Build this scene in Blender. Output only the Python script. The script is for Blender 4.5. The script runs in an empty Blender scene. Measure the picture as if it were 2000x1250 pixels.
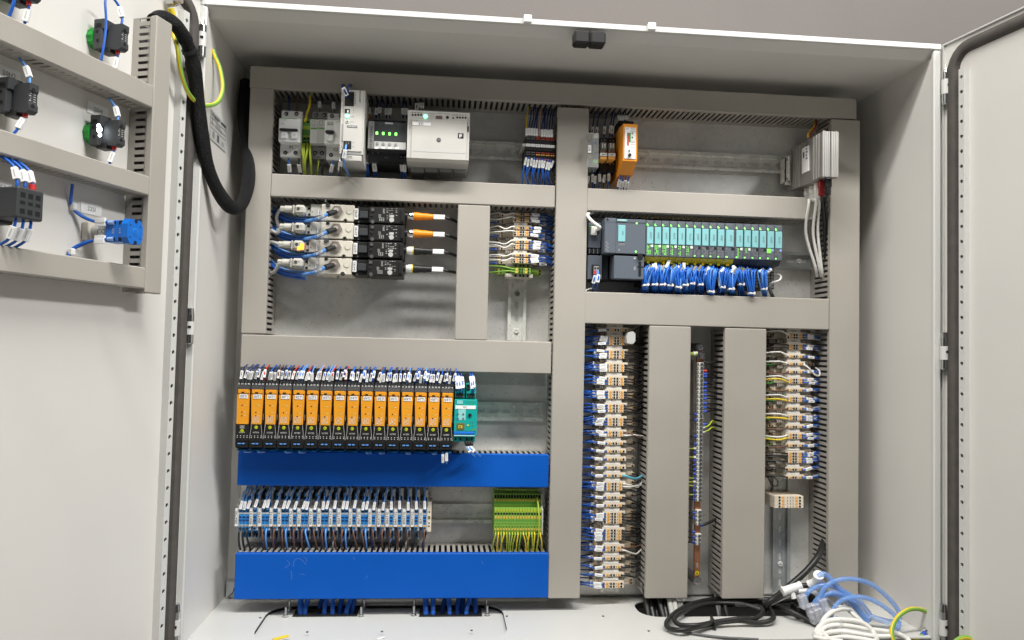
import bpy, math, random
from mathutils import Vector, Matrix
random.seed(7)
# ------------------------------------------------------------------ camera
SC = bpy.context.scene
FOC, CX, CY, D0, ZO = 1500.0, 1000.0, 625.0, 1.23, 1.40
def nrm(v): return Vector(v).normalized()
_X = nrm((16800, 493, FOC)); _Z = nrm((745, -36400, FOC)); _d = _X.dot(_Z)
AX = (_X - _Z * (_d / 2)).normalized(); AZ = (_Z - _X * (_d / 2)); AZ = (AZ - AX * AZ.dot(AX)).normalized(); AY = AZ.cross(AX)
CAMP = Vector((0, -D0, ZO))
def cam2w(v): v = Vector(v); return Vector((AX.dot(v), AY.dot(v), AZ.dot(v)))
cam = bpy.data.cameras.new('camera'); cam.lens = 36 * FOC / 2000; cam.sensor_width = 36; cam.clip_start = .02; cam.clip_end = 60
camo = bpy.data.objects.new('camera', cam); SC.collection.objects.link(camo)
r_, u_, b_ = cam2w((1, 0, 0)), cam2w((0, -1, 0)), cam2w((0, 0, -1))
camo.matrix_world = Matrix(((r_.x, u_.x, b_.x, CAMP.x), (r_.y, u_.y, b_.y, CAMP.y), (r_.z, u_.z, b_.z, CAMP.z), (0, 0, 0, 1)))
SC.camera = camo
# ------------------------------------------------------------------ light: the room's ceiling fittings and its bounce
W = bpy.data.worlds.new('World'); SC.world = W; W.use_nodes = True
W.node_tree.nodes['Background'].inputs[0].default_value = (.93, .97, 1, 1); W.node_tree.nodes['Background'].inputs[1].default_value = .048
def area(name, loc, target, sx, sy, power, col):
    l = bpy.data.lights.new(name, 'AREA'); l.shape = 'RECTANGLE'; l.size = sx; l.size_y = sy; l.energy = power; l.color = col
    o = bpy.data.objects.new(name, l); SC.collection.objects.link(o); o.location = loc
    o.rotation_euler = (Vector(target) - Vector(loc)).to_track_quat('-Z', 'Y').to_euler(); return o
area('ceiling_light', (.20, -1.28, 3.72), (.2, .1, 1.3), 2.4, .20, 106, (1, .98, .94))
area('ceiling_light', (-2.2, -1.75, 3.72), (.2, .1, 1.3), 1.4, .22, 50, (1, .968, .915))
area('ceiling_light', (2.6, -1.75, 3.72), (.2, .1, 1.3), 1.4, .22, 90, (1, 1, .985))
vs = SC.view_settings; vs.view_transform = 'Standard'; vs.look = 'None'; vs.exposure = 0; vs.gamma = 1
# ------------------------------------------------------------------ measuring: where a sight line meets a plane of the place
def PL(px, py, p0, n):
    r = cam2w((px - CX, py - CY, FOC)); k = (Vector(p0) - CAMP).dot(n) / r.dot(n); return CAMP + r * k
def P(px, py, Y): return PL(px, py, (0, Y, 0), Vector((0, 1, 0)))
def PF(px, py, z): return PL(px, py, (0, 0, z), Vector((0, 0, 1)))
def R4(x0, y0, x1, y1, Y):
    a = P(x0, y0, Y); b = P(x1, y1, Y); return a.x, b.x, b.z, a.z      # x0,x1,z0,z1
# ------------------------------------------------------------------ materials
MATS = {}
def mat(name, col, rough=.5, metal=0, var=0, scale=30, bump=0, bscale=200, emit=0, trans=0, alpha=1, spec=.5, coat=0):
    m = bpy.data.materials.new(name); m.use_nodes = True; nt = m.node_tree; p = nt.nodes['Principled BSDF']
    p.inputs['Base Color'].default_value = (*col, 1); p.inputs['Roughness'].default_value = rough; p.inputs['Metallic'].default_value = metal
    p.inputs['Specular IOR Level'].default_value = spec
    if coat: p.inputs['Coat Weight'].default_value = coat
    if trans: p.inputs['Transmission Weight'].default_value = trans
    if alpha < 1: p.inputs['Alpha'].default_value = alpha
    if emit: p.inputs['Emission Color'].default_value = (*col, 1); p.inputs['Emission Strength'].default_value = emit
    if var or bump: tc = nt.nodes.new('ShaderNodeTexCoord')
    if var:
        n = nt.nodes.new('ShaderNodeTexNoise'); n.inputs['Scale'].default_value = scale; n.inputs['Detail'].default_value = 6
        r = nt.nodes.new('ShaderNodeMapRange'); r.inputs[1].default_value = .3; r.inputs[2].default_value = .7; r.inputs[3].default_value = 1 - var; r.inputs[4].default_value = 1 + var
        x = nt.nodes.new('ShaderNodeMix'); x.data_type = 'RGBA'; x.blend_type = 'MULTIPLY'; x.inputs[0].default_value = 1; x.inputs[6].default_value = (*col, 1)
        nt.links.new(tc.outputs['Object'], n.inputs['Vector']); nt.links.new(n.outputs[0], r.inputs[0]); nt.links.new(r.outputs[0], x.inputs[7]); nt.links.new(x.outputs[2], p.inputs['Base Color'])
        r2 = nt.nodes.new('ShaderNodeMapRange'); r2.inputs[3].default_value = max(.05, rough - .1); r2.inputs[4].default_value = min(1, rough + .1)
        nt.links.new(n.outputs[0], r2.inputs[0]); nt.links.new(r2.outputs[0], p.inputs['Roughness'])
    if bump:
        b = nt.nodes.new('ShaderNodeBump'); n2 = nt.nodes.new('ShaderNodeTexNoise'); n2.inputs['Scale'].default_value = bscale; n2.inputs['Detail'].default_value = 3
        b.inputs['Strength'].default_value = bump; b.inputs['Distance'].default_value = .0006
        nt.links.new(tc.outputs['Object'], n2.inputs['Vector']); nt.links.new(n2.outputs[0], b.inputs['Height']); nt.links.new(b.outputs[0], p.inputs['Normal'])
    MATS[name] = m; return m
def galv(name, base, dark, metal, rough):
    m = mat(name, base, rough, metal); nt = m.node_tree; p = nt.nodes['Principled BSDF']; tc = nt.nodes.new('ShaderNodeTexCoord')
    v = nt.nodes.new('ShaderNodeTexVoronoi'); v.inputs['Scale'].default_value = 90
    n = nt.nodes.new('ShaderNodeTexNoise'); n.inputs['Scale'].default_value = 7; n.inputs['Detail'].default_value = 7
    n3 = nt.nodes.new('ShaderNodeTexNoise'); n3.inputs['Scale'].default_value = 260; n3.inputs['Detail'].default_value = 4
    for a in (v, n, n3): nt.links.new(tc.outputs['Object'], a.inputs['Vector'])
    add = nt.nodes.new('ShaderNodeMath'); add.operation = 'MULTIPLY_ADD'; add.inputs[1].default_value = .16
    nt.links.new(v.outputs['Color'], add.inputs[0]); nt.links.new(n.outputs[0], add.inputs[2])
    cr = nt.nodes.new('ShaderNodeValToRGB'); cr.color_ramp.elements[0].position = .35; cr.color_ramp.elements[1].position = .75
    cr.color_ramp.elements[0].color = (*dark, 1); cr.color_ramp.elements[1].color = (*base, 1); nt.links.new(add.outputs[0], cr.inputs[0])
    fl = nt.nodes.new('ShaderNodeValToRGB'); fl.color_ramp.elements[0].position = .27; fl.color_ramp.elements[0].color = (.45, .43, .4, 1); fl.color_ramp.elements[1].position = .36; fl.color_ramp.elements[1].color = (1, 1, 1, 1)
    nt.links.new(n3.outputs[0], fl.inputs[0])
    x = nt.nodes.new('ShaderNodeMix'); x.data_type = 'RGBA'; x.blend_type = 'MULTIPLY'; x.inputs[0].default_value = .8
    nt.links.new(cr.outputs[0], x.inputs[6]); nt.links.new(fl.outputs[0], x.inputs[7]); nt.links.new(x.outputs[2], p.inputs['Base Color'])
    r = nt.nodes.new('ShaderNodeMapRange'); r.inputs[3].default_value = rough - .1; r.inputs[4].default_value = rough + .14
    nt.links.new(n.outputs[0], r.inputs[0]); nt.links.new(r.outputs[0], p.inputs['Roughness'])
mat('duct', (.385, .360, .320), .5, var=.035, scale=9, bump=.12, bscale=500)
mat('duct_wall', (.36, .34, .305), .55, var=.04, scale=20)
mat('duct_blue', (.0, .092, .47), .5, var=.06, scale=8, bump=.1, bscale=400, spec=.25)
mat('paint', (.70, .68, .645), .38, var=.02, scale=5, bump=.16, bscale=700)
mat('paint_white', (.63, .63, .605), .4, bump=.12, bscale=700)
mat('ground', (.33, .325, .31), .5, var=.05, scale=3)
mat('wall', (.145, .131, .123), .8, var=.05, scale=4, bump=.5, bscale=120)
mat('gasket', (.085, .076, .068), .85, var=.15, scale=60, bump=.5, bscale=900)
galv('galv', (.88, .87, .84), (.68, .68, .66), .55, .42)
galv('galv_dark', (.60, .62, .62), (.44, .47, .47), .6, .38)
mat('zinc', (.90, .91, .86), .28, .25, var=.07, scale=40)
mat('chrome', (.62, .62, .62), .2, 1)
mat('steel', (.52, .52, .52), .33, 1, var=.08, scale=90)
mat('black', (.012, .012, .012), .45); mat('black_matte', (.018, .018, .017), .8, bump=.3, bscale=900)
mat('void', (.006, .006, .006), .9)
mat('char', (.040, .043, .047), .5, bump=.1, bscale=700); mat('plc', (.105, .125, .155), .48, bump=.08, bscale=800); mat('plc_dark', (.028, .032, .04), .5)
mat('dkgrey', (.12, .12, .125), .5); mat('midgrey', (.26, .26, .255), .5); mat('ltgrey', (.50, .50, .48), .45)
mat('ivory', (.66, .62, .53), .42, bump=.06, bscale=600); mat('ivory2', (.50, .49, .44), .45)
mat('psu', (.56, .545, .51), .42, .15, var=.02, scale=20); mat('white', (.80, .80, .79), .45); mat('paper', (.86, .86, .85), .6)
mat('terminal', (.80, .71, .58), .5, var=.04, scale=60); mat('term_dk', (.26, .235, .20), .55); mat('marker', (.60, .56, .50), .5)
mat('torange', (.85, .43, .09), .5); mat('orange', (.80, .33, .018), .42, var=.03, scale=50); mat('orange_dev', (.78, .29, .02), .4, var=.03, scale=40)
mat('orange2', (.85, .28, .01), .4); mat('redterm', (.42, .06, .025), .5); mat('scratch', (.12, .26, .62), .5); mat('plug_red', (.30, .02, .02), .45); mat('red', (.60, .03, .025), .4); mat('salmon', (.75, .42, .33), .5)
mat('blue', (.014, .115, .52), .36); mat('blue_dk', (.008, .03, .15), .45); mat('blue_lt', (.13, .34, .78), .4); mat('blue_term', (.03, .27, .66), .42); mat('ferrule', (.30, .45, .75), .4)
mat('blue_b', (.025, .17, .68), .36); mat('blue_switch', (.004, .15, .60), .36, bump=.05); mat('cyan_wire', (.12, .45, .60), .4); mat('lug_blue', (.03, .09, .55), .4)
mat('teal', (.004, .36, .33), .4); mat('teal_lt', (.28, .62, .62), .4); mat('teal_label', (.23, .53, .56), .5)
mat('yellow', (.80, .60, .02), .45); mat('yellow_base', (.62, .50, .006), .45); mat('green', (.02, .30, .035), .45); mat('yg', (.40, .50, .04), .45); mat('ygreen', (.22, .42, .06), .45); mat('yorange', (.62, .46, .08), .45)
mat('pegreen', (.10, .30, .05), .5); mat('exyellow', (.55, .62, .02), .45)
mat('brown', (.16, .075, .045), .5); mat('pink', (.62, .32, .29), .5); mat('wgrey', (.55, .54, .51), .45); mat('cable_blk', (.016, .016, .016), .4, bump=.1, bscale=900); mat('wwhite', (.78, .77, .73), .42); mat('ivcable', (.62, .59, .52), .45)
mat('copper', (.60, .27, .15), .35, .8, var=.12, scale=60); mat('brass', (.45, .40, .36), .35, .6, var=.06, scale=60)
mat('alu', (.50, .49, .465), .42, .5, var=.04, scale=25); mat('alu_side', (.40, .385, .36), .42, .7, var=.04, scale=25)
mat('olive', (.15, .14, .03), .3); mat('btn_green', (.01, .32, .035), .35)
mat('led_g', (.20, 1, .12), .4, emit=3.2); mat('led_g2', (.22, .80, .10), .4, emit=.5); mat('led_w', (.85, .93, 1), .4, emit=9); mat('led_o', (1, .30, .03), .4, emit=2.6); mat('led_mint', (.2, 1, .6), .4, emit=3.2)
mat('lens', (.30, .30, .28), .25, alpha=.55); mat('clear', (.70, .72, .70), .15, alpha=.28); mat('sleeve', (.80, .82, .90), .2, alpha=.24)
mat('tube_blue', (.20, .42, .90), .10, alpha=.50, coat=.8); mat('tube_clear', (.60, .72, .92), .12, alpha=.5, coat=.5)
# braided sleeve
m = mat('braid', (.005, .005, .006), .55, spec=.25); nt = m.node_tree; p = nt.nodes['Principled BSDF']; tc = nt.nodes.new('ShaderNodeTexCoord'); wv = nt.nodes.new('ShaderNodeTexVoronoi'); wv.inputs['Scale'].default_value = 650
bp = nt.nodes.new('ShaderNodeBump'); bp.inputs['Strength'].default_value = 1; bp.inputs['Distance'].default_value = .0015
nt.links.new(tc.outputs['Object'], wv.inputs['Vector']); nt.links.new(wv.outputs['Distance'], bp.inputs['Height']); nt.links.new(bp.outputs[0], p.inputs['Normal'])
# ------------------------------------------------------------------ glyphs for flat print
GL = {}
def _glyphs():
    chars = 'ABCDEFGHIJKLMNOPQRSTUVWXYZabcdefghijklmnopqrstuvwxyz0123456789.-/:+='
    dg = None
    for ch in chars:
        cu = bpy.data.curves.new('g', 'FONT'); cu.body = ch; cu.size = 1; cu.resolution_u = 2
        o = bpy.data.objects.new('g', cu); SC.collection.objects.link(o)
        GL[ch] = o
    bpy.context.view_layer.update(); dg = bpy.context.evaluated_depsgraph_get()
    for ch, o in list(GL.items()):
        me = bpy.data.meshes.new_from_object(o.evaluated_get(dg))
        vs_ = [(v.co.x, v.co.y) for v in me.vertices]; fs = [tuple(p.vertices) for p in me.polygons]
        w = max([v[0] for v in vs_] or [.3]); mn = min([v[0] for v in vs_] or [0])
        bpy.data.meshes.remove(me); cu = o.data; bpy.data.objects.remove(o); bpy.data.curves.remove(cu)
        GL[ch] = ([(a - mn, b) for a, b in vs_], fs, w - mn)
_glyphs()
# ------------------------------------------------------------------ mesh builder
class MB:
    def __init__(s, m='black', F=None): s.v = []; s.f = []; s.fm = []; s.sm = []; s.m = m; s.F = F
    def V(s, pts):
        b = len(s.v)
        if s.F: O, ex, ey, ez = s.F; pts = [O + ex * p[0] + ey * p[1] + ez * p[2] for p in pts]
        s.v += [tuple(p) for p in pts]; return b
    def face(s, idx, m=None, sm=False): s.f.append(tuple(idx)); s.fm.append(m or s.m); s.sm.append(sm)
    def box(s, x0, x1, y0, y1, z0, z1, m=None, c=0):
        if x1 < x0: x0, x1 = x1, x0
        if y1 < y0: y0, y1 = y1, y0
        if z1 < z0: z0, z1 = z1, z0
        if c <= 0:
            b = s.V([(x, y, z) for x in (x0, x1) for y in (y0, y1) for z in (z0, z1)])
            for q in ((0, 1, 3, 2), (4, 6, 7, 5), (0, 4, 5, 1), (2, 3, 7, 6), (0, 2, 6, 4), (1, 5, 7, 3)): s.face([b + i for i in q], m)
            return s
        c = min(c, (x1 - x0) * .49, (y1 - y0) * .49, (z1 - z0) * .49)
        X, Y, Z = (x0, x1), (y0, y1), (z0, z1); sg = (1, -1); pts = []; I = {}
        for i in (0, 1):
            for j in (0, 1):
                for k in (0, 1):
                    for a in (0, 1, 2):
                        q = [X[i] + c * sg[i], Y[j] + c * sg[j], Z[k] + c * sg[k]]; q[a] = (X[i], Y[j], Z[k])[a]
                        I[i, j, k, a] = len(pts); pts.append(q)
        b = s.V(pts); g = lambda *t: b + I[t]
        for a in (0, 1, 2):
            o = [t for t in (0, 1, 2) if t != a]
            for e in (0, 1):
                q = []
                for u, w in ((0, 0), (1, 0), (1, 1), (0, 1)):
                    t = [0, 0, 0]; t[a] = e; t[o[0]] = u; t[o[1]] = w; q.append(g(*t, a))
                s.face(q, m)
        for a in (0, 1, 2):
            o = [t for t in (0, 1, 2) if t != a]
            for u in (0, 1):
                for w in (0, 1):
                    t0 = [0, 0, 0]; t1 = [0, 0, 0]; t1[a] = 1
                    for t in (t0, t1): t[o[0]] = u; t[o[1]] = w
                    s.face([g(*t0, o[0]), g(*t1, o[0]), g(*t1, o[1]), g(*t0, o[1])], m)
        for i in (0, 1):
            for j in (0, 1):
                for k in (0, 1): s.face([g(i, j, k, 0), g(i, j, k, 1), g(i, j, k, 2)], m)
        return s
    def prism(s, poly, ax, a0, a1, m=None):     # poly in the two other axes, in order
        n = len(poly)
        def mk(p, a): q = [p[0], p[1]]; q.insert(ax, a); return tuple(q)
        b = s.V([mk(p, a0) for p in poly] + [mk(p, a1) for p in poly])
        s.face([b + i for i in range(n)][::-1], m); s.face([b + n + i for i in range(n)], m)
        for i in range(n): j = (i + 1) % n; s.face([b + i, b + j, b + n + j, b + n + i], m)
        return s
    def cyl(s, p0, p1, r0, r1=None, n=12, m=None, cap=True, ph=0, sm=True):
        p0, p1 = Vector(p0), Vector(p1); r1 = r0 if r1 is None else r1; d = (p1 - p0).normalized()
        a = d.orthogonal().normalized() if abs(d.z) > .9 or abs(d.y) < .9 else Vector((1, 0, 0)); w = d.cross(a)
        ring = lambda c, r: [c + (a * math.cos(ph + 2 * math.pi * i / n) + w * math.sin(ph + 2 * math.pi * i / n)) * r for i in range(n)]
        b = s.V(ring(p0, r0) + ring(p1, max(r1, 1e-5)))
        for i in range(n): j = (i + 1) % n; s.face([b + i, b + j, b + n + j, b + n + i], m, sm)
        if cap:
            b = s.V(ring(p0, r0) + ring(p1, max(r1, 1e-5))); s.face([b + i for i in range(n)][::-1], m); s.face([b + n + i for i in range(n)], m)
        return s
    def tube(s, pts, r, n=6, m=None, sub=4, cap=True, flat=1):
        pts = spline(pts, sub) if sub > 1 else [Vector(p) for p in pts]
        t = (pts[1] - pts[0]).normalized(); a = t.orthogonal().normalized(); V = []
        for i, p in enumerate(pts):
            t2 = (pts[min(i + 1, len(pts) - 1)] - pts[max(i - 1, 0)]).normalized()
            a = (a - t2 * a.dot(t2)); a = a.normalized() if a.length > 1e-6 else t2.orthogonal().normalized(); w = t2.cross(a)
            rr = r(i / (len(pts) - 1)) if callable(r) else r
            V += [p + (a * math.cos(2 * math.pi * k / n) + w * flat * math.sin(2 * math.pi * k / n)) * rr for k in range(n)]
        b = s.V(V); L = len(pts)
        for i in range(L - 1):
            for k in range(n): j = (k + 1) % n; s.face([b + i * n + k, b + i * n + j, b + i * n + n + j, b + i * n + n + k], m, True)
        if cap: c = s.v[b:b + n] + s.v[b + (L - 1) * n:b + L * n]; b = len(s.v); s.v += c; s.face([b + k for k in range(n)][::-1], m); s.face([b + n + k for k in range(n)], m)
        return s
    def text(s, t, x, z, y, h, m='black', u=(1, 0, 0), v=(0, 0, 1), al='c', wf=1.0, maxw=None, bold=0):
        sc = h / .7; adv = 0; it = []
        for ch in t:
            if ch == ' ': adv += .3; continue
            g = GL.get(ch)
            if not g: adv += .3; continue
            it.append((adv, g)); adv += g[2] + .1
        tw = max(.01, adv - .1) * sc * wf
        if maxw and tw > maxw: wf *= maxw / tw; tw = maxw
        off = {'c': -tw / 2, 'l': 0, 'r': -tw}[al]; o = Vector((x, y, z)); u, v = Vector(u), Vector(v)
        for a, g in it:
            b = s.V([o + u * (off + (a + q[0]) * sc * wf) + v * (q[1] * sc - h / 2) for q in g[0]])
            for f in g[1]: s.face([b + i for i in f], m)
        return s
    def disc(s, x, z, y, r, m=None, n=12):
        b = s.V([(x + r * math.cos(2 * math.pi * i / n), y, z + r * math.sin(2 * math.pi * i / n)) for i in range(n)]); s.face([b + i for i in range(n)], m); return s
    def build(s, name, parent=None, origin=None):
        me = bpy.data.meshes.new(name)
        if parent is not None: o3 = Vector(WL.get(parent.name, (0, 0, 0)))
        elif origin is not None: o3 = Vector(origin)
        else: o3 = Vector([(min(q[i] for q in s.v) + max(q[i] for q in s.v)) / 2 for i in range(3)]); o3.z = min(q[2] for q in s.v)
        me.from_pydata([(a - o3.x, b - o3.y, c - o3.z) for a, b, c in s.v], [], s.f)
        ms = list(dict.fromkeys(s.fm)); ix = {k: i for i, k in enumerate(ms)}
        for k in ms: me.materials.append(MATS[k])
        me.polygons.foreach_set('material_index', [ix[k] for k in s.fm]); me.polygons.foreach_set('use_smooth', s.sm); me.update()
        ob = bpy.data.objects.new(name, me); SC.collection.objects.link(ob)
        if parent is not None: ob.parent = parent; WL[ob.name] = tuple(o3)
        else: ob.location = o3; WL[ob.name] = tuple(o3)
        return ob
WL = {}
def spline(pts, sub):
    pts = [Vector(p) for p in pts]
    if len(pts) < 3: return pts
    out = []; q = [pts[0] * 2 - pts[1]] + pts + [pts[-1] * 2 - pts[-2]]
    for i in range(1, len(q) - 2):
        a, b, c, d = q[i - 1:i + 3]
        for k in range(sub):
            t = k / sub; out.append(.5 * ((2 * b) + (c - a) * t + (2 * a - 5 * b + 4 * c - d) * t * t + (3 * b - a - 3 * c + d) * t ** 3))
    return out + [pts[-1]]
def tag(o, label, cat, group=None):
    o['label'] = label; o['category'] = cat
    if group: o['group'] = group
    return o
def thing(name, label, cat, loc, group=None):
    o = bpy.data.objects.new(name, None); SC.collection.objects.link(o); o.empty_display_size = .02; o.location = loc; WL[o.name] = tuple(loc)
    return tag(o, label, cat, group)
def struct(o): o['kind'] = 'structure'; return o
def z_(v): return v + ZO
# ------------------------------------------------------------------ cabinet shell
YP, YC, YB = .220, .140, .246
XL, XR, ZF, ZT = -.384, .826, z_(-.460), z_(.522)
wl = MB('wall').box(-3, 3.6, .30, .34, 0, 3.4).build('wall'); struct(wl)
struct(MB('ground').box(-5, 5.5, -6, .30, -.05, 0).build('ground'))  # unseen room floor, added to bounce light up into the cabinet
CAB = thing('electrical_cabinet', 'open light grey steel wall cabinet with two swung doors and wired mounting plate', 'cabinet', (.221, .1, ZF - .02))
b = MB('paint')
b.box(XL - .002, XL, .004, YB, ZF, ZT); b.build('side_wall', CAB)
MB('paint').box(XR, XR + .002, .004, YB, ZF, ZT).build('side_wall', CAB)
MB('paint').prism([(.001, z_(.534)), (.018, ZT), (YB, ZT), (YB, z_(.5445)), (.001, z_(.5445))], 0, XL - .013, XR + .013).build('top_wall', CAB)
MB('paint').box(XL, XR, YB, YB + .002, ZF, ZT).build('back_wall', CAB)
# floor with two oval openings, the flanged plates below
def rr(x0, x1, y0, y1, r, n=6):
    out = []
    for cx, cy, a in ((x1 - r, y1 - r, 0), (x0 + r, y1 - r, 90), (x0 + r, y0 + r, 180), (x1 - r, y0 + r, 270)):
        for i in range(n + 1): t = math.radians(a + 90 * i / n); out.append((cx + r * math.cos(t), cy + r * math.sin(t)))
    return out
HOLES = [(-.290, .119, .018, .186, .045), (.362, .690, .112, .198, .035)]
def holed(mb, x0, x1, y0, y1, z, hs):       # a sheet at height z round rounded openings, strip by strip
    xs = x0
    for (a0, a1, c0, c1, r) in hs:
        lp = rr(a0, a1, c0, c1, r)
        mb.prism([(xs, y0), (a0 - .0, y0), (a0, y1), (xs, y1)], 2, z - .002, z)
        top = [p for p in lp if p[1] >= (c0 + c1) / 2]; bot = [p for p in lp if p[1] < (c0 + c1) / 2]
        top.sort(key=lambda p: p[0]); bot.sort(key=lambda p: p[0])
        for i in range(len(top) - 1):
            if top[i + 1][0] - top[i][0] > 1e-5: mb.prism([top[i], top[i + 1], (top[i + 1][0], y1), (top[i][0], y1)], 2, z - .002, z)
        for i in range(len(bot) - 1):
            if bot[i + 1][0] - bot[i][0] > 1e-5: mb.prism([(bot[i][0], y0), (bot[i + 1][0], y0), bot[i + 1], bot[i]], 2, z - .002, z)
        xs = a1
    mb.prism([(xs, y0), (x1, y0), (x1, y1), (xs, y1)], 2, z - .002, z); return mb
fl = holed(MB('paint_white'), XL, XR, .004, YB, ZF, HOLES)
for px, py in ((600, 1235), (746, 1234), (921, 1232), (508, 1207), (1178, 1204), (1267, 1233), (990, 1204)):
    q = PF(px, py, ZF); fl.cyl((q.x, q.y, ZF), (q.x, q.y, ZF + .0012), .0022, n=8, m='dkgrey')
fl.build('floor', CAB)
for h in HOLES:
    lp = rr(*h); g = MB('black_matte')
    for i in range(len(lp)):
        a, c = lp[i], lp[(i + 1) % len(lp)]
        k = g.V([(a[0], a[1], ZF - .001), (c[0], c[1], ZF - .001), (c[0], c[1], ZF - .012), (a[0], a[1], ZF - .012)]); g.face([k, k + 1, k + 2, k + 3])
    g.build('opening_gasket', CAB)
# gland plates with cable slots
def gland(x0, x1, y0, y1, slots, name):
    zz = ZF - .006; g = MB('paint_white'); xs = x0
    for (a0, a1, c0, c1) in slots:
        g.box(xs, a0, y0, y1, zz - .002, zz); g.box(a0, a1, y0, c0, zz - .002, zz); g.box(a0, a1, c1, y1, zz - .002, zz); xs = a1
    g.box(xs, x1, y0, y1, zz - .002, zz); gp = g.build(name, CAB)
    for (a0, a1, c0, c1) in slots:
        k = MB('black'); k.box(a0 - .003, a1 + .003, c0 - .003, c0 + .004, zz - .004, zz + .002); k.box(a0 - .003, a1 + .003, c1 - .004, c1 + .003, zz - .004, zz + .002)
        k.box(a0 - .003, a0 + .004, c0, c1, zz - .004, zz + .0015); k.box(a1 - .004, a1 + .003, c0, c1, zz - .004, zz + .0015); k.build('slot_gasket', gp)
    return gp
SL = []
for (x0p, x1p) in ((575, 695), (822, 938)):
    a = PF(x0p, 1204, ZF - .006); c = PF(x1p, 1201, ZF - .006); SL.append((a.x, c.x, min(a.y, c.y), .182))
gland(-.300, .128, .004, .184, SL, 'gland_plate')
MB('void').box(XL, XR, .004, YB, ZF - .10, ZF - .095).build('underside', CAB)  # black sheet added below the floor openings to paint in the darkness there
# front rim, hinge flange
g = MB('paint_white'); ZR0, ZR1 = z_(.534), z_(.5445)
g.box(XL - .013, XR + .013, -.004, .001, ZR0, ZR1, c=.0015); g.build('rim', CAB)
MB('paint_white').box(XL - .011, XL + .001, -.0035, .006, ZF - .03, ZR0 - .0008, c=.002).build('rim', CAB)
MB('paint_white').box(XR - .001, XR + .012, -.0035, .006, ZF - .03, ZR0 - .0008, c=.002).build('rim', CAB)
MB('paint').box(XL - .040, XL - .0115, .006, .012, ZF - .03, ZR0).build('hinge_flange', CAB)
MB('paint').box(XR + .0125, XR + .034, .006, .012, ZF - .03, ZR0).build('hinge_flange', CAB)
for px in (1030, 1272):
    q = P(px, 52 if px < 1100 else 66, -.004); MB('white').box(q.x - .0065, q.x + .0065, -.010, .004, ZR0 + .002, ZR1 + .004, c=.001).build('rim_clip', CAB)
a0, a1, c0, c1 = R4(1122, 58, 1183, 87, -.014); k = MB('black')
k.box(a0, (a0 + a1) / 2 - .0002, -.016, .010, c0, c1, c=.003); k.box((a0 + a1) / 2 + .0002, a1, -.016, .010, c0, c1, c=.003); k.build('latch_catch', CAB)
# mounting plate
px0, px1, pz0, pz1 = -.362, .80, P(1400, 1160, YP).z, P(900, 140, YP).z
mp = MB('galv').box(px0, px1, YP, YP + .003, pz0, pz1, c=.0008); mp.box(px0, px0 + .002, YP, YP + .02, pz0, pz1); MPL = mp.build('mounting_plate', CAB)
MB('galv_dark').box(XL + .004, XR - .004, YP + .005, YB - .001, ZF + .002, ZF + .030).build('plate_support', CAB)
# rating sticker on the left wall
def lwallP(px, py): return PL(px, py, (XL + .001, 0, 0), Vector((1, 0, 0)))
a = lwallP(412, 211); c = lwallP(440, 300); d = lwallP(411, 268)
y0, y1 = a.y, c.y; zt, zb = (a.z + lwallP(440, 243).z) / 2, (c.z + d.z) / 2
FL = (Vector((XL + .001, 0, 0)), Vector((0, 1, 0)), Vector((-1, 0, 0)), Vector((0, 0, 1)))
g = MB('ltgrey', FL); g.box(y0, y1, -.0003, 0, zb, zt); st = g.build('rating_sticker', CAB); t = MB('black', FL); w = y1 - y0; h = zt - zb
t.text('Schneider', y0 + .03 * w, zt - h * .10, -.0006, .0085, al='l', maxw=w * .55); t.text('Electric', y0 + .22 * w, zt - h * .19, -.0006, .0045, al='l', maxw=w * .35)
for i in range(3): t.box(y0 + .62 * w, y0 + .95 * w, -.0007, -.0004, zt - h * (.10 + .035 * i), zt - h * (.085 + .035 * i))
for f in (.27, .46, .6): t.box(y0 + .02 * w, y1 - .02 * w, -.0007, -.0004, zt - h * f, zt - h * (f - .008))
for i in range(5): t.box(y0 + .3 * w, y0 + (.55 + .3 * random.random()) * w, -.0007, -.0004, zt - h * (.32 + .045 * i), zt - h * (.313 + .045 * i), m='midgrey')
t.text('Z', y0 + .1 * w, zt - h * .36, -.0006, .009); t.cyl((y0 + .2 * w, -.0007, zb + .22 * h), (y0 + .2 * w, -.0004, zb + .22 * h), .006, n=14, m='midgrey'); t.box(y0 + .42 * w, y0 + .55 * w, -.0007, -.0004, zb + .1 * h, zb + .34 * h, m='dkgrey'); t.text('CE', y0 + .78 * w, zb + .18 * h, -.0006, .006)
t.build('print', st)
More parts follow.
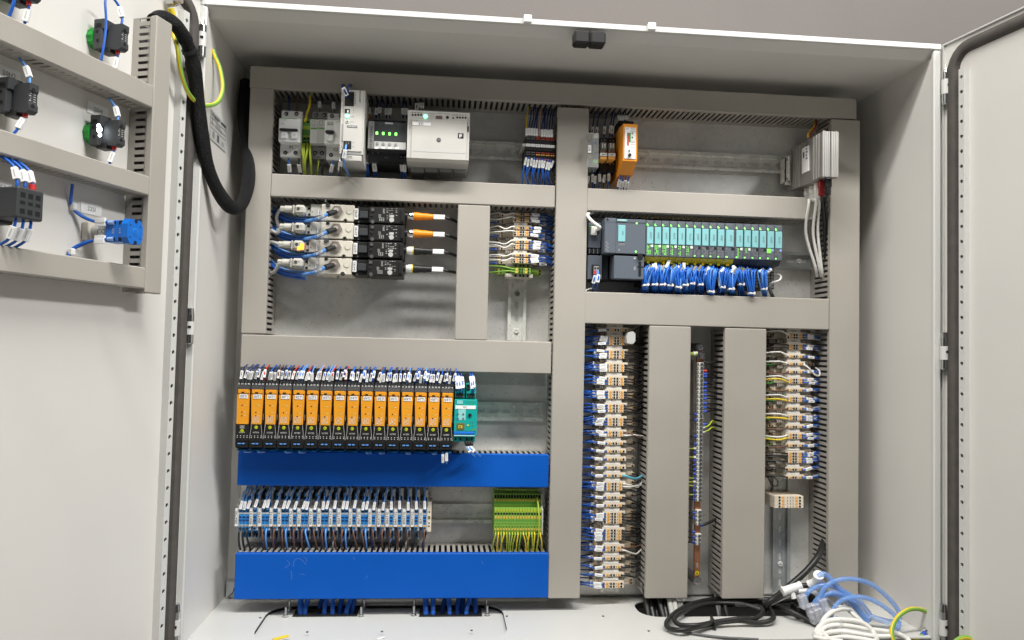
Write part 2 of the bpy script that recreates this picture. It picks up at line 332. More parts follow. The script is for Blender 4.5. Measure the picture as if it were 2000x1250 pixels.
# ------------------------------------------------------------------ doors
def strip_with_holes(mb, a0, a1, z0, z1, y, holes, r):      # front sheet with square-cut round holes, pitch regular
    zc = z0; ac = (a0 + a1) / 2
    for hz in holes:
        mb.box(a0, a1, y, y + .002, zc, hz - r); mb.box(a0, ac - r, y, y + .002, hz - r, hz + r); mb.box(ac + r, a1, y, y + .002, hz - r, hz + r)
        n = 8; ring = [(ac + r * math.cos(2 * math.pi * i / n), hz + r * math.sin(2 * math.pi * i / n)) for i in range(n)]
        for sx, sz in ((1, 1), (-1, 1), (-1, -1), (1, -1)):
            mb.prism([(ac + sx * r, hz), (ac + sx * r, hz + sz * r), (ac, hz + sz * r), (ac + sx * r * .707, hz + sz * r * .707)], 1, y, y + .002)
        zc = hz + r
    mb.box(a0, a1, y, y + .002, zc, z1)
def make_door(F, sgn, width, zb_, zt_, label, s_g, s_s, strip):
    # F: frame with x = to the viewer's right along the door, y = into the door, z up ; sgn = side on which the hinge lies (+1 right)
    S = lambda s: -s * sgn
    d = MB('paint', F); d.box(S(.001), S(width), .0, .018, zb_, zt_)
    e = .0025
    d.box(S(0), S(width), -.004, .0002, zt_ - e, zt_, m='paint_white'); d.box(S(0), S(.0025), -.004, .0002, zb_, zt_ - e, m='paint_white'); d.box(S(0), S(width), -.004, .0002, zb_, zb_ + e)
    dr = d.build('door', CAB); dr['label'] = label
    gk = MB('gasket', F); gc = (s_g[0] + s_g[1]) / 2; gw = (s_g[1] - s_g[0]) / 2
    rad = .035; zt2, zb2 = zt_ - .020, zb_ + .02
    path = [(S(width - .02), -.003, zt2)] + [(S(gc + rad - rad * math.sin(math.radians(t))), -.003, zt2 - rad + rad * math.cos(math.radians(t))) for t in range(0, 91, 15)] + [(S(gc), -.003, zb2)]
    prof = []
    for i, p in enumerate(path):
        q0, q1 = Vector(path[max(i - 1, 0)]), Vector(path[min(i + 1, len(path) - 1)]); t = (q1 - q0).normalized(); nn = Vector((t.z, 0, -t.x))
        p = Vector(p); prof += [p + nn * gw + Vector((0, .0035, 0)), p + nn * gw * .7 - Vector((0, .005, 0)), p - nn * gw * .7 - Vector((0, .005, 0)), p - nn * gw + Vector((0, .0035, 0))]
    k = gk.V(prof)
    for i in range(len(path) - 1):
        for j in range(3): gk.face([k + i * 4 + j, k + i * 4 + j + 1, k + i * 4 + 5 + j, k + i * 4 + 4 + j], sm=(j == 1))
    gk.build('gasket', dr)
    sp = MB('paint_white', F); z0s, z1s, hz, st_off = strip
    a, b2 = sorted((S(s_s[0]), S(s_s[1]))); strip_with_holes(sp, a, b2, z0s, z1s, -st_off, hz, .0032)
    for aa in (a, b2 - .0015): sp.box(aa, aa + .0015, -st_off + .002, .0002, z0s, z1s)
    sp.box(a + .0016, b2 - .0016, -.0012, -.0002, z0s, z1s, m='midgrey'); sp.build('perforated_strip', dr)
    return dr
DLv = nrm((-.339, -.941, 0)); NLv = Vector((-DLv.y, DLv.x, 0)); HL = Vector((-.392, 0, 0))
FDL = (HL, -DLv, -NLv, Vector((0, 0, 1)))
DRv = nrm((.175, -.985, 0)); NRv = Vector((DRv.y, -DRv.x, 0)); HR = Vector((.847, .002, 0))
FDR = (HR, DRv, -NRv, Vector((0, 0, 1)))
zst = [z_(-.437 + .0250 * i) for i in range(0, 38)]
LD = make_door(FDL, 1, .60, ZF - .02, ZR1 + .001, 'left door, swung open, carrying ducts and push buttons', (.012, .033), (.043, .055), (zst[0] - .016, zst[-1] + .014, zst, .012))
zsr = [z_(-.452 + .0250 * i) for i in range(0, 38)]
RD = make_door(FDR, -1, .60, ZF - .02, ZR1 + .001, 'right door, swung open, bare inside', (.011, .033), (.040, .051), (zsr[0] - .016, zsr[-1] + .014, zsr, .010))
def PD(px, py, n):
    p = PL(px, py, HL + NLv * n, NLv); return (p - HL).dot(-DLv), p.z     # door frame x, z
# hinges
def hinge(px, y0, y1, Y, cone):
    a = P(px, y0, Y); c = P(px, y1, Y); x = (a.x + c.x) / 2; z1, z0 = a.z, c.z; L = z1 - z0; r = .0060
    h = MB('paint_white'); h.cyl((x, Y, z0 + .26 * L), (x, Y, z0 + .62 * L), r + .0007, n=16); h.box(x - .001, x + .0035, Y - r - .0012, Y - r + .002, z0 + .44 * L, z0 + .5 * L, m='void'); hb = h.build('hinge', CAB)
    q = MB('chrome'); q.cyl((x, Y, z0), (x, Y, z0 + .02 * L), r * .8, r, n=16); q.cyl((x, Y, z0 + .02 * L), (x, Y, z0 + .26 * L), r, n=16); q.build('hinge_pin', hb); q = MB('chrome'); q.cyl((x, Y, z0 + .62 * L), (x, Y, z0 + .80 * L), r, n=16)
    if cone: q.cyl((x, Y, z0 + .80 * L), (x, Y, z1), r * .75, .0008, n=14)
    else: q.cyl((x, Y, z0 + .8 * L), (x, Y, z1 - .001), r, r * .8, n=16)
    q.build('hinge_pin', hb)
for px, y0, y1, cn in ((395, 34, 112, 1), (371, 601, 672, 0), (343, 1178, 1262, 0)): hinge(px, y0, y1, -.009, cn)
for px, y0, y1, cn in ((1847, 126, 205, 1), (1844, 648, 722, 0), (1842, 1178, 1262, 0)): hinge(px, y0, y1, -.009, cn)
# ------------------------------------------------------------------ cable ducts
def duct_geo(x0, x1, z0, z1, vert, yc, yp, cm, wm, F=None, pitch=.010, ends=(0, 0), sl=.46, bs=.017, name=None, label=None, group=None):
    O = Vector(((x0 + x1) / 2, (yc + yp) / 2, z0)); 
    if F: O = F[0] + F[1] * O.x + F[2] * O.y + F[3] * O.z
    T = thing('cable_duct', label, 'cable duct', tuple(O), group)
    MB(cm, F).box(x0, x1, yc, yc + .011, z0, z1, c=.0014).build('cover', T)
    L0, L1 = (z0, z1) if vert else (x0, x1); i = .0016; t = .0018
    ya, yb = yc + .0115, yp - .0004; ys0, ys1 = ya + .001, yp - bs
    for side in (0, 1):
        w = MB(wm, F)
        def bx(l0, l1, y0, y1):
            if vert: xx = (x0 + i) if side == 0 else (x1 - i - t); w.box(xx, xx + t, y0, y1, l0, l1)
            else: zz = (z0 + i) if side == 0 else (z1 - i - t); w.box(l0, l1, y0, y1, zz, zz + t)
        bx(L0 + .001, L1 - .001, ys1, yb); bx(L0 + .001, L1 - .001, ya, ys0)
        n = int((L1 - L0) / pitch)
        for k in range(n + 1):
            c = L0 + .001 + k * pitch; e = min(c + pitch * (1 - sl), L1 - .001)
            if e > c: bx(c, e, ys0, ys1)
        w.build('slotted_wall', T)
    MB(wm, F).box(x0 + .0035, x1 - .0035, yp - .0018, yp - .0003, z0 + .0035, z1 - .0035, m='dkgrey').build('base', T)
    return T
def rect_px(a, b, c, d, Y):     # TL,TR,BR,BL pixels of a cover -> x0,x1,z0,z1
    A, B, C, D = [P(*q, Y) for q in (a, b, c, d)]; return (A.x + D.x) / 2, (B.x + C.x) / 2, (C.z + D.z) / 2, (A.z + B.z) / 2
DU = {}
def duct(key, a, b, c, d, vert, label, blue=False, Y=YC, **kw):
    r = rect_px(a, b, c, d, Y); DU[key] = r; return duct_geo(*r, vert, Y, YP, 'duct_blue' if blue else 'duct', 'duct_wall', label=label, group='cable ducts on the mounting plate', **kw)
duct('top', (488, 127), (1673.5, 194), (1673.5, 234.5), (488, 169), False, 'long shaded grey cable duct along the top of the mounting plate')
duct('left', (488, 170), (535.5, 174), (517.5, 652), (471, 651), True, 'narrow upright grey cable duct on the far left beside the breakers')
duct('row1', (529.5, 338), (1085, 363), (1083, 406.7), (528.4, 382), False, 'grey cable duct between the power supplies and the valve block')
duct('mid', (1088.1, 209), (1148.9, 211), (1134.7, 1170), (1071.5, 1168), True, 'tall upright grey cable duct down the middle of the plate', Y=YC - .0012)
duct('row1r', (1147, 366.4), (1594, 387.3), (1594.5, 430.2), (1146, 409.9), False, 'grey cable duct under the silver box and above the controller')
duct('plc', (1142, 569.3), (1620.5, 584), (1619, 644.7), (1140.8, 630.9), False, 'grey cable duct directly under the controller and its blue bundles')
duct('long', (472.4, 652), (1077.6, 669), (1075.7, 732.3), (468, 715.5), False, 'long grey cable duct above the row of orange modules')
duct('short', (894.8, 399.8), (957.8, 401.5), (951, 665), (888, 662.7), True, 'short upright grey cable duct right of the orange cable plugs')
duct('blue1', (465, 880), (1072, 889), (1071, 954.2), (463, 946.4), False, 'blue duct directly below the orange modules, half in shadow', True)
DB2 = duct('blue2', (459, 1081.6), (1071, 1080), (1071, 1168.5), (457, 1170.4), False, 'wide scratched blue duct along the bottom left', True, Y=YC - .004)
duct('rc1', (1267, 637), (1347.5, 637), (1345.5, 1169), (1262.4, 1169), True, 'wide upright grey duct between terminal strip and copper earth bar')
duct('rc2', (1412.4, 641), (1495.2, 642), (1495, 1170), (1414.4, 1169.6), True, 'wide upright grey duct right of the copper earth bar')
duct('right', (1622.9, 233), (1679.6, 234), (1677.5, 1163), (1618, 1162), True, 'tall upright grey cable duct along the right edge of the plate', Y=YC - .0012)
# ducts on the left door
ND = .040
def dduct(tl, br, vert, label, x0=None, x1=None):
    A = PD(*tl, ND); B = PD(*br, ND); a0 = A[0] if x0 is None else x0; a1 = B[0] if x1 is None else x1
    return duct_geo(a0, a1, B[1], A[1], vert, -ND, 0, 'duct', 'duct_wall', F=FDL, bs=.0105, sl=.42, label=label, group='cable ducts on the left door'), (a0, a1, B[1], A[1])
_, DV = dduct((307, 29), (315, 575), True, 'upright grey cable duct on the left door')
dduct((303, 169), (298, 211), False, 'uppermost sloping grey cable duct on the left door', x0=-.52, x1=DV[0] - .0006)
dduct((293, 345), (291, 382), False, 'middle grey cable duct on the left door, under the lit button', x0=-.52, x1=DV[0] - .0006)
dduct((284, 522.7), (282, 563.7), False, 'lowest grey cable duct on the left door, under the blue switch', x0=-.52, x1=DV[0] - .0006)

sc = MB('scratch'); ysc = YC - .0044
for pts in ([(556.8, 1109.6), (566, 1101), (560, 1094.5)], [(572.8, 1107), (574.5, 1096), (581, 1091), (589, 1093.5), (597.6, 1102.5)], [(593.6, 1088.8), (598.4, 1091.2), (599, 1097.6)], [(568, 1115), (570, 1124), (569, 1132)], [(586, 1122), (591, 1121), (595, 1123.5)], [(714, 1130), (719, 1124)], [(940, 1095), (944, 1102)], [(690, 1088), (693, 1094)]):
    V_ = spline([P(x, y, ysc) for x, y in pts], 5)
    for a_, b_2 in zip(V_, V_[1:]):
        t_ = (b_2 - a_).normalized(); n_ = Vector((-t_.z, 0, t_.x)) * .0003; k = sc.V([a_ + n_, b_2 + n_, b_2 - n_, a_ - n_]); sc.face([k, k + 1, k + 2, k + 3])
sc.build('scratches', DB2)
# ------------------------------------------------------------------ device helper
class Dev:
    def __init__(s, ox=0, oy=0, sc=1): s.o = (ox, oy, sc); s.parts = []; s.sub = {}
    def px(s, x, y): return s.o[0] + x / s.o[2], s.o[1] + y / s.o[2]
    def w(s, x, y, Y): return P(*s.px(x, y), Y)
    def mm(s, d, Y): return d / s.o[2] * (Y + D0) / FOC
    def p(s, name, m='black', par=None, label=None): mb = MB(m); s.parts.append((name, mb, par, label)); return mb
    def bx(s, mb, x0, y0, x1, y1, Y, Yb, m=None, c=0):
        a = s.w(x0, y0, Y); b = s.w(x1, y1, Y); mb.box(a.x, b.x, Y, Yb, b.z, a.z, m, c); return mb
    def tx(s, mb, t, x, y, Y, h, m='black', rot=0, al='c', maxw=None, wf=1):
        q = s.w(x, y, Y); u, v = ((1, 0, 0), (0, 0, 1)) if not rot else ((0, 0, rot), (-rot, 0, 0))
        mb.text(t, q.x, q.z, Y - .0003, s.mm(h, Y), m, u, v, al, wf, s.mm(maxw, Y) if maxw else None); return mb
    def ds(s, mb, x, y, Y, r, m='void', n=10, depth=.0008):
        q = s.w(x, y, Y); mb.cyl((q.x, Y - depth, q.z), (q.x, Y + .001, q.z), s.mm(r, Y), n=n, m=m); return mb
    def done(s, name, label, cat, group=None):
        vs_ = [v for q in s.parts for v in q[1].v]; lo = [min(v[i] for v in vs_) for i in range(3)]; hi = [max(v[i] for v in vs_) for i in range(3)]
        T = thing(name, label, cat, ((lo[0] + hi[0]) / 2, (lo[1] + hi[1]) / 2, lo[2]), group); ob = {}
        for nme, mb, par, lb in s.parts:
            if not mb.v: continue
            o = mb.build(nme, ob[id(par)] if par is not None else T); ob[id(mb)] = o
            if lb: o['label'] = lb
        s.T = T; return T
def along(pts, d):      # point at arc length d
    for a, b in zip(pts, pts[1:]):
        l = (b - a).length
        if d <= l: return a + (b - a) * (d / max(l, 1e-9))
        d -= l
    return pts[-1]
SLL = .0145
def wire(pts, r, m, label, group=None, sl=(), name='wire', cat='wire', n=6, sub=4, ferr=None, smat='paper', sw=.0031):
    """one wire; sl = distances from its start at which a marker sleeve begins"""
    if name == 'wire': name = 'marked_wire' if sl else {'cable_blk': 'black_wire', 'blue': 'blue_wire', 'blue_lt': 'light_blue_wire', 'blue_dk': 'dark_blue_wire', 'wwhite': 'white_wire', 'brown': 'brown_wire', 'yg': 'earth_wire', 'ygreen': 'earth_wire', 'yellow': 'yellow_wire', 'green': 'green_wire'}.get(m, 'wire')
    pp = spline(pts, sub); mb = MB(m); mb.tube(pp, r, n, sub=1); o = mb.build(name); tag(o, label, cat, group)
    o3 = Vector(o.location)
    for d0 in sl:
        d0 += random.uniform(-.0015, .0035)
        L = SLL; a, b = along(pp, d0), along(pp, d0 + L)
        if (b - a).length < .006: continue
        t = (b - a).normalized(); u = t.cross(Vector((0, 1, 0))); u = u.normalized() if u.length > .1 else Vector((1, 0, 0)); w = t.cross(u).normalized()
        if w.y > 0: w = -w
        k = MB(smat); c = (a + b) / 2; sw2 = sw
        k.F = (c, t, u, w); k.box(-L / 2, L / 2, -sw2, sw2, -r - .0004, r + .0012, c=.0004); k.box(-L * .3, L * .28, -sw2 * .2, sw2 * .2, r + .0012, r + .0014, m='ltgrey')
        so = k.build('marker_sleeve', o)
    if ferr:
        a, b = pp[-1], along(pp[::-1], .006); k = MB(ferr); k.cyl(a, b, r * 1.25, r * 1.25, n=7); k.build('ferrule', o)
    return o
OX = 'first second third fourth fifth sixth seventh eighth ninth tenth eleventh'.split()
J = lambda s=.001: random.uniform(-s, s)
# ------------------------------------------------------------------ DIN rails
def rail(x0, x1, z0, z1, label, vert=False, m='zinc', screws=(), Y=YP):
    """lips 35 mm apart, recessed web with slots"""
    L0, L1 = (z0, z1) if vert else (x0, x1); C = (x0 + x1) / 2 if vert else (z0 + z1) / 2
    T = thing('mounting_rail', label, 'mounting rail', ((x0 + x1) / 2, Y, z0))
    b = MB(m)
    def bx(l0, l1, c0, c1, y0, y1, mm=None):
        if vert: b.box(C + c0, C + c1, y0, y1, l0, l1, mm)
        else: b.box(l0, l1, y0, y1, C + c0, C + c1, mm)
    h = .0075
    for s in (-1, 1):
        bx(L0, L1, s * .0125, s * .0175, Y - h, Y - h + .0011); bx(L0, L1, s * .0114, s * .0125, Y - h, Y - .0002)
    bx(L0, L1, .0033, .0114, Y - .0014, Y - .0002); bx(L0, L1, -.0114, -.0033, Y - .0014, Y - .0002)
    l = L0
    while l < L1:
        e = min(l + .0095, L1); bx(l, e, -.0033, .0033, Y - .0014, Y - .0002)
        for q in (e, l):
            if L0 < q < L1:
                for s in (-1, 1):
                    sg = 1 if q == e else -1
                    pl = [(q, s * .0033), (q + sg * .0026, s * .0033), (q, s * .0010)]
                    if vert: b.prism([(C + c, ll) for ll, c in pl], 1, Y - .0014, Y - .0002)
                    else: b.prism([(ll, C + c) for ll, c in pl], 1, Y - .0014, Y - .0002)
        l += .025
    b.build('rail', T)
    for (l, mm) in screws:
        k = MB(mm); q = (C, Y - .0014, l) if vert else (l, Y - .0014, C); q2 = Vector(q) + Vector((0, -.0022, 0)); k.cyl(q, q2, .0052, .0044, n=16); k.box(q2.x - .0026, q2.x + .0026, q2.y - .0002, q2.y, q2.z - .0005, q2.z + .0005, m='dkgrey'); k.build('screw', T)
    return T
YR = YP - .0075
def zc(px, py): return P(px, py, YR).z
def xw(px, py, Y=YR): return P(px, py, Y).x
c = zc(960, 293.5); rail(DU['left'][1] + .004, DU['mid'][0] - .004, c - .0175, c + .0175, 'horizontal rail behind the breakers and power supplies', screws=[(xw(934, 292), 'zinc')])
c = zc(1300, 311); rail(DU['mid'][1] + .004, xw(1541, 322), c - .0175, c + .0175, 'horizontal rail between the orange relay and the silver box', screws=[(xw(1259, 309), 'zinc'), (xw(1364, 314), 'zinc'), (xw(1465, 317), 'zinc')])
x = xw(1010, 600); rail(x - .0175, x + .0175, DU['long'][3] + .002, DU['row1'][2] - .006, 'short upright rail under the beige terminals with green end', True, screws=[(P(1011, 574, YP).z, 'steel'), (P(1008, 646, YP).z, 'white')])
c = zc(996, 804); rail(xw(463, 795), xw(1061, 806), c - .0175, c + .0175, 'horizontal rail carrying the orange modules', screws=[(xw(1047, 804), 'white')])
c = zc(900, 1003); rail(xw(463, 1003), xw(1064, 1003), c - .0175, c + .0175, 'horizontal rail between the two blue ducts', screws=[(xw(892, 1003), 'zinc')])
x = xw(1195, 900); rail(x - .0175, x + .0175, pz0 + .006, DU['plc'][2] - .004, 'upright rail behind the tall left terminal strip', True)
x = xw(1527, 1040); rail(x - .0175, x + .0175, pz0 + .005, DU['plc'][2] - .004, 'upright rail under the right-hand terminal strip', True, m='galv_dark', screws=[(P(1524, 1101, YP).z, 'white')])
c = zc(1555, 509); rail(DU['mid'][1] + .004, xw(1592, 509), c - .0175, c + .0175, 'horizontal rail carrying the controller', m='galv_dark', screws=[(xw(1563, 507), 'white')])
# ------------------------------------------------------------------ row 1, left: breakers
Z3 = (480, 120, 4.4444)
def screw_term(d, body, x, y, Y, r=17):
    d.ds(body, x, y, Y, r, 'void', 12, .0006); k = d.p('terminal_screw', 'steel'); d.ds(k, x - 1, y + 2, Y - .0002, r * .6, 'steel', 10, .0008)
d = Dev(*Z3); Yn, Yb = .130, .150
b = d.p('body', 'white'); d.bx(b, 310, 423, 480, 835, Yb, YR, c=.0012); d.bx(b, 289, 487, 468, 706, Yn, Yb - .0002, c=.0016)
for x in (353, 440): screw_term(d, b, x, 455, Yb)
for x in (345, 432): screw_term(d, b, x, 792, Yb)
d.tx(b, '1F1', 393, 745, Yb, 24)
t = d.p('toggle', 'black'); d.bx(t, 288, 574, 450, 604, Yn - .007, Yn, c=.002)
for x in (331, 418): t = d.p('toggle_lever', 'white'); d.bx(t, x - 27, 606, x + 27, 668, Yn - .004, Yn + .001, c=.0012); d.tx(t, 'I.ON', x, 636, Yn - .004, 8, 'dkgrey')
t = d.p('print', 'green'); d.bx(t, 292, 489, 440, 499, Yn - .0004, Yn); d.tx(t, 'Schneider', 296, 505, Yn, 10, 'green', al='l', maxw=80)
for i in range(3): d.bx(t, 300, 524 + i * 12, 332 + i * 3, 528 + i * 12, Yn - .0004, Yn, 'midgrey')
d.done('circuit_breaker', 'white double-pole breaker printed 1F1 at the left end', 'circuit breaker')
d = Dev(*Z3); b = d.p('body', 'pegreen'); d.bx(b, 495, 492, 560, 720, .152, YR, c=.001)
for y in (525, 575, 670, 705):
    for x in (512, 541): d.bx(b, x - 9, y - 10, x + 9, y + 10, .1515, .153, 'void')
d.bx(b, 496, 560, 559, 590, .1514, .153, 'yg'); d.bx(b, 496, 640, 559, 656, .1514, .153, 'yg'); d.done('earth_terminal', 'green and yellow earth terminal between the 1F1 breaker and surge arrester', 'terminal')
d = Dev(*Z3); b = d.p('body', 'dkgrey'); d.bx(b, 582, 432, 706, 500, .150, YR, c=.001, m='midgrey'); d.bx(b, 573, 735, 695, 848, .150, YR, c=.001, m='midgrey'); d.bx(b, 575, 500, 700, 735, .152, YR, c=.0006)
for x in (612, 680): screw_term(d, b, x, 465, .150)
for x in (603, 662): screw_term(d, b, x, 795, .150)
d.tx(b, '1F2', 633, 832, .150, 17)
for x0, x1 in ((561, 623), (627, 688)):
    k = d.p('cartridge', 'ltgrey'); d.bx(k, x0, 500, x1, 712, .132, .152, c=.001); d.bx(k, x0 + 3, 573, x1 - 4, 589, .1316, .133, 'pegreen'); d.bx(k, x0 + 12, 512, x0 + 42, 556, .1317, .133, 'midgrey'); d.bx(k, x0 + 16, 517, x0 + 38, 551, .1314, .133, 'ltgrey')
d.done('surge_arrester', 'grey surge arrester with two plug-in cartridges, printed 1F2', 'surge arrester')
d = Dev(*Z3); b = d.p('body', 'white'); d.bx(b, 708, 446, 838, 860, Yb, YR, c=.0012); d.bx(b, 688, 502, 828, 722, Yn, Yb - .0002, c=.0016)
for x in (748, 825): screw_term(d, b, x, 475, Yb)
screw_term(d, b, 740, 812, Yb); d.tx(b, '1Q1', 783, 766, Yb, 24)
t = d.p('toggle', 'black'); d.bx(t, 688, 592, 766, 624, Yn - .007, Yn, c=.002); t = d.p('toggle_lever', 'white'); d.bx(t, 702, 628, 758, 690, Yn - .004, Yn + .001, c=.0012)
t = d.p('test_button', 'ltgrey'); d.bx(t, 706, 522, 752, 548, Yn - .002, Yn, c=.0008); t = d.p('print', 'green'); d.tx(t, 'Schneider', 805, 524, Yn, 10, 'green', maxw=44)
d.done('residual_current_breaker', 'white breaker printed 1Q1 left of the tall power supply', 'circuit breaker')
# tall narrow power supply
d = Dev(*Z3); Yq = .092; b = d.p('body', 'psu'); a = d.w(832, 238, Yq); e = d.w(1018, 868, Yq); xm = (e.x - a.x)
ztop, zbot = a.z, e.z; yb1 = .128
b.prism([(YR, ztop - .004), (yb1, ztop), (Yq, ztop - .001), (Yq, zbot + .012), (Yq + .010, zbot), (YR, zbot - .004)], 0, a.x, e.x); b.build
b.box(a.x, e.x, .175, .205, zbot - .014, zbot - .002)
f = d.p('front_panel', 'psu'); d.bx(f, 856, 244, 1006, 785, Yq - .0014, Yq - .0002, c=.0006)
k = d.p('terminal_socket', 'black'); d.bx(k, 862, 262, 938, 388, Yq - .002, Yq + .002); k = d.p('signal_socket', 'black'); d.bx(k, 860, 412, 902, 450, Yq - .002, Yq + .002); d.bx(k, 880, 422, 893, 444, Yq - .0024, Yq, 'paper')
k = d.p('power_socket', 'black'); d.bx(k, 848, 688, 915, 760, Yq - .002, Yq + .002)
for x in (868, 888): d.bx(k, x, 700, x + 8, 720, Yq - .0023, Yq, 'dkgrey')
k = d.p('indicator_lamp', 'led_mint'); d.ds(k, 883, 474, Yq - .0016, 17, 'led_mint', 14, .0012)
k = d.p('adjuster', 'ltgrey'); d.ds(k, 880, 522, Yq - .0016, 14, 'ltgrey', 12, .0008); d.ds(k, 880, 522, Yq - .0022, 6, 'black', 8, .0006)
k = d.p('side_panel', 'midgrey'); d.bx(k, 836, 540, 866, 690, Yq - .0012, Yq - .0002)
t = d.p('print', 'black'); d.bx(t, 880, 553, 968, 577, Yq - .0018, Yq - .0014, 'dkgrey'); d.tx(t, 'PHOENIX', 928, 565, Yq - .0018, 13, 'white', maxw=76); d.tx(t, 'QUINT POWER', 992, 305, Yq - .0014, 13, rot=1, maxw=112)
d.tx(t, 'DC OK', 922, 480, Yq - .0014, 9, 'dkgrey', al='c'); d.tx(t, '18-29V', 926, 525, Yq - .0014, 8, 'dkgrey'); d.tx(t, 'L/+', 935, 705, Yq - .0014, 9); d.tx(t, 'N/-', 935, 742, Yq - .0014, 9); d.tx(t, 'INPUT AC 100-240V', 831, 700, Yq - .0008, 8, 'dkgrey', rot=1, maxw=118)
for i in range(5): d.bx(t, 948, 268 + i * 22, 953, 276 + i * 22, Yq - .0018, Yq - .0014)
d.tx(t, '13', 936, 424, Yq - .0014, 8); d.tx(t, '14', 936, 442, Yq - .0014, 8)
k = d.p('label_tray', 'psu'); d.bx(k, 842, 785, 1000, 812, Yq - .001, Yq, 'midgrey'); d.bx(k, 842, 812, 1004, 868, Yq - .003, Yq, c=.001); d.tx(k, '2T1', 902, 832, Yq - .003, 20)
d.done('power_supply', 'tall narrow pale power supply printed 2T1 with a green lamp', 'power supply')
# selectivity module
d = Dev(*Z3); Ys = .115; b = d.p('body', 'char'); d.bx(b, 1072, 498, 1400, 890, .140, YR, c=.001); d.bx(b, 1066, 516, 1398, 772, Ys, .1402, c=.001)
d.bx(b, 1066, 518, 1110, 755, Ys - .0005, Ys + .001, 'midgrey'); d.tx(b, 'SITOP PSE200U', 1089, 655, Ys - .0005, 20, 'black', rot=1, maxw=205); d.tx(b, 'SIEMENS', 1243, 537, Ys, 13, 'white', maxw=74)
d.bx(b, 1206, 526, 1282, 549, Ys - .0002, Ys + .001, 'dkgrey')
for i in range(4): k = d.p('indicator_lamp', 'led_g'); d.bx(k, 1129 + i * 55, 609 + i * 3, 1147 + i * 55, 634 + i * 3, Ys - .0012, Ys, c=.0004); d.bx(b, 1134 + i * 55, 550 + i * 3, 1142 + i * 55, 556 + i * 3, Ys - .0003, Ys + .001, 'void')
k = d.p('dial_strip', 'ltgrey'); d.bx(k, 1115, 692, 1388, 768, Ys - .0012, Ys, c=.0004)
for i in range(4): q = d.p('dial', 'white', k); d.ds(q, 1140 + i * 54, 712 + i * 4, Ys - .0012, 12, 'midgrey', 12, .0015); d.bx(q, 1118 + i * 60, 742, 1150 + i * 60, 758, Ys - .0014, Ys, 'white')
for i in range(14): d.bx(b, 1112 + i * 20, 505 + i * 1.1, 1124 + i * 20, 514 + i * 1.1, .1385, .141, 'void')
for x in (1104, 1154): screw_term(d, b, x, 796, .140, 15)
d.bx(b, 1336, 808, 1400, 846, .1385, .141, 'void')
for x in (1352, 1381): screw_term(d, b, x, 828, .1385, 12)
d.bx(b, 1202, 825, 1238, 842, .1392, .141, 'dkgrey')
for i in range(9): d.bx(b, 1158 + i * 24, 870 + i, 1172 + i * 24, 886 + i, .1392, .141, 'void')
d.done('selectivity_module', 'dark grey module with four green lamps left of the wide pale unit', 'electronic module')
for y0, y1, lb in ((462, 500, 'small orange terminal tab beside the tall power supply, upper'), (752, 784, 'small orange terminal tab beside the tall power supply, lower')):
    d = Dev(*Z3); b = d.p('body', 'torange'); d.bx(b, 1042, y0, 1074, y1, .150, YR, c=.0008, m='brown'); q = d.p('lever', 'torange'); d.bx(q, 1052, y0 + 8, 1068, y1 - 8, .149, .151); d.done('terminal_tab', lb, 'terminal')
# wide pale unit
d = Dev(*Z3); Yw = .105; b = d.p('body', 'psu'); a = d.w(1408, 426, Yw); e = d.w(1935, 872, Yw); zt_ = d.w(1670, 434, Yw).z; zb_ = d.w(1670, 866, Yw).z
b.prism([(YR, zt_ - .006), (.16, zt_), (Yw, zt_), (Yw, zb_ + .004), (Yw + .008, zb_), (.195, zb_ - .004), (YR, zb_ - .004)], 0, a.x, e.x)
f = d.p('front_cover', 'psu'); d.bx(f, 1441, 498, 1915, 862, Yw - .0022, Yw, c=.0010)
d.bx(f, 1452, 780, 1905, 783, Yw - .0025, Yw, 'ltgrey')
k = d.p('lower_shell', 'dkgrey'); 
for i in range(4): d.bx(k, 1432 + i * 124, 890, 1548 + i * 122, 962, .150, .200, c=.0012, m='midgrey')
t = d.p('marker_label', 'white'); d.bx(t, 1448, 524, 1606, 560, Yw - .0028, Yw); d.tx(t, '3T1', 1520, 542, Yw - .0028, 22); d.tx(t, 'POWER', 1478, 514, Yw - .0022, 8, 'dkgrey')
k = d.p('indicator_lamp', 'led_mint'); d.ds(k, 1560, 477, Yw - .0002, 17, 'led_mint', 14, .0012)
t = d.p('print', 'black')
for i, x in enumerate((1449, 1473, 1497, 1522)): d.ds(t, x, 464, Yw, 9, 'void', 10, .0006); d.bx(t, x - 6, 440 + i, x + 6, 446 + i, Yw - .0003, Yw, 'dkgrey')
for i, x in enumerate((1836, 1860, 1884, 1908)): d.ds(t, x, 486 + i, Yw, 9, 'void', 10, .0006); d.bx(t, x - 6, 460 + i, x + 6, 466 + i, Yw - .0003, Yw, 'dkgrey')
d.ds(t, 1751, 486, Yw, 13, 'void', 12, .0008); d.ds(t, 1800, 492, Yw, 8, 'black', 10, .0004)
d.bx(t, 1650, 470, 1706, 497, Yw - .001, Yw, 'dkgrey'); d.bx(t, 1654, 474, 1702, 493, Yw - .0013, Yw, 'brown')
for x, y, w_ in ((1582, 452, 60), (1590, 470, 46), (1590, 488, 34), (1660, 447, 44), (1722, 452, 54), (1786, 456, 44), (1790, 470, 40)): d.bx(t, x, y, x + w_, y + 5, Yw - .0003, Yw, 'midgrey')
d.tx(t, 'PHOENIX CONTACT', 1929, 520, Yw, 9, 'dkgrey', rot=1, maxw=78); d.bx(t, 1920, 562, 1936, 612, Yw - .0003, Yw); d.tx(t, 'QUINT UPS', 1424, 560, Yw, 8, 'dkgrey', rot=1, maxw=110)
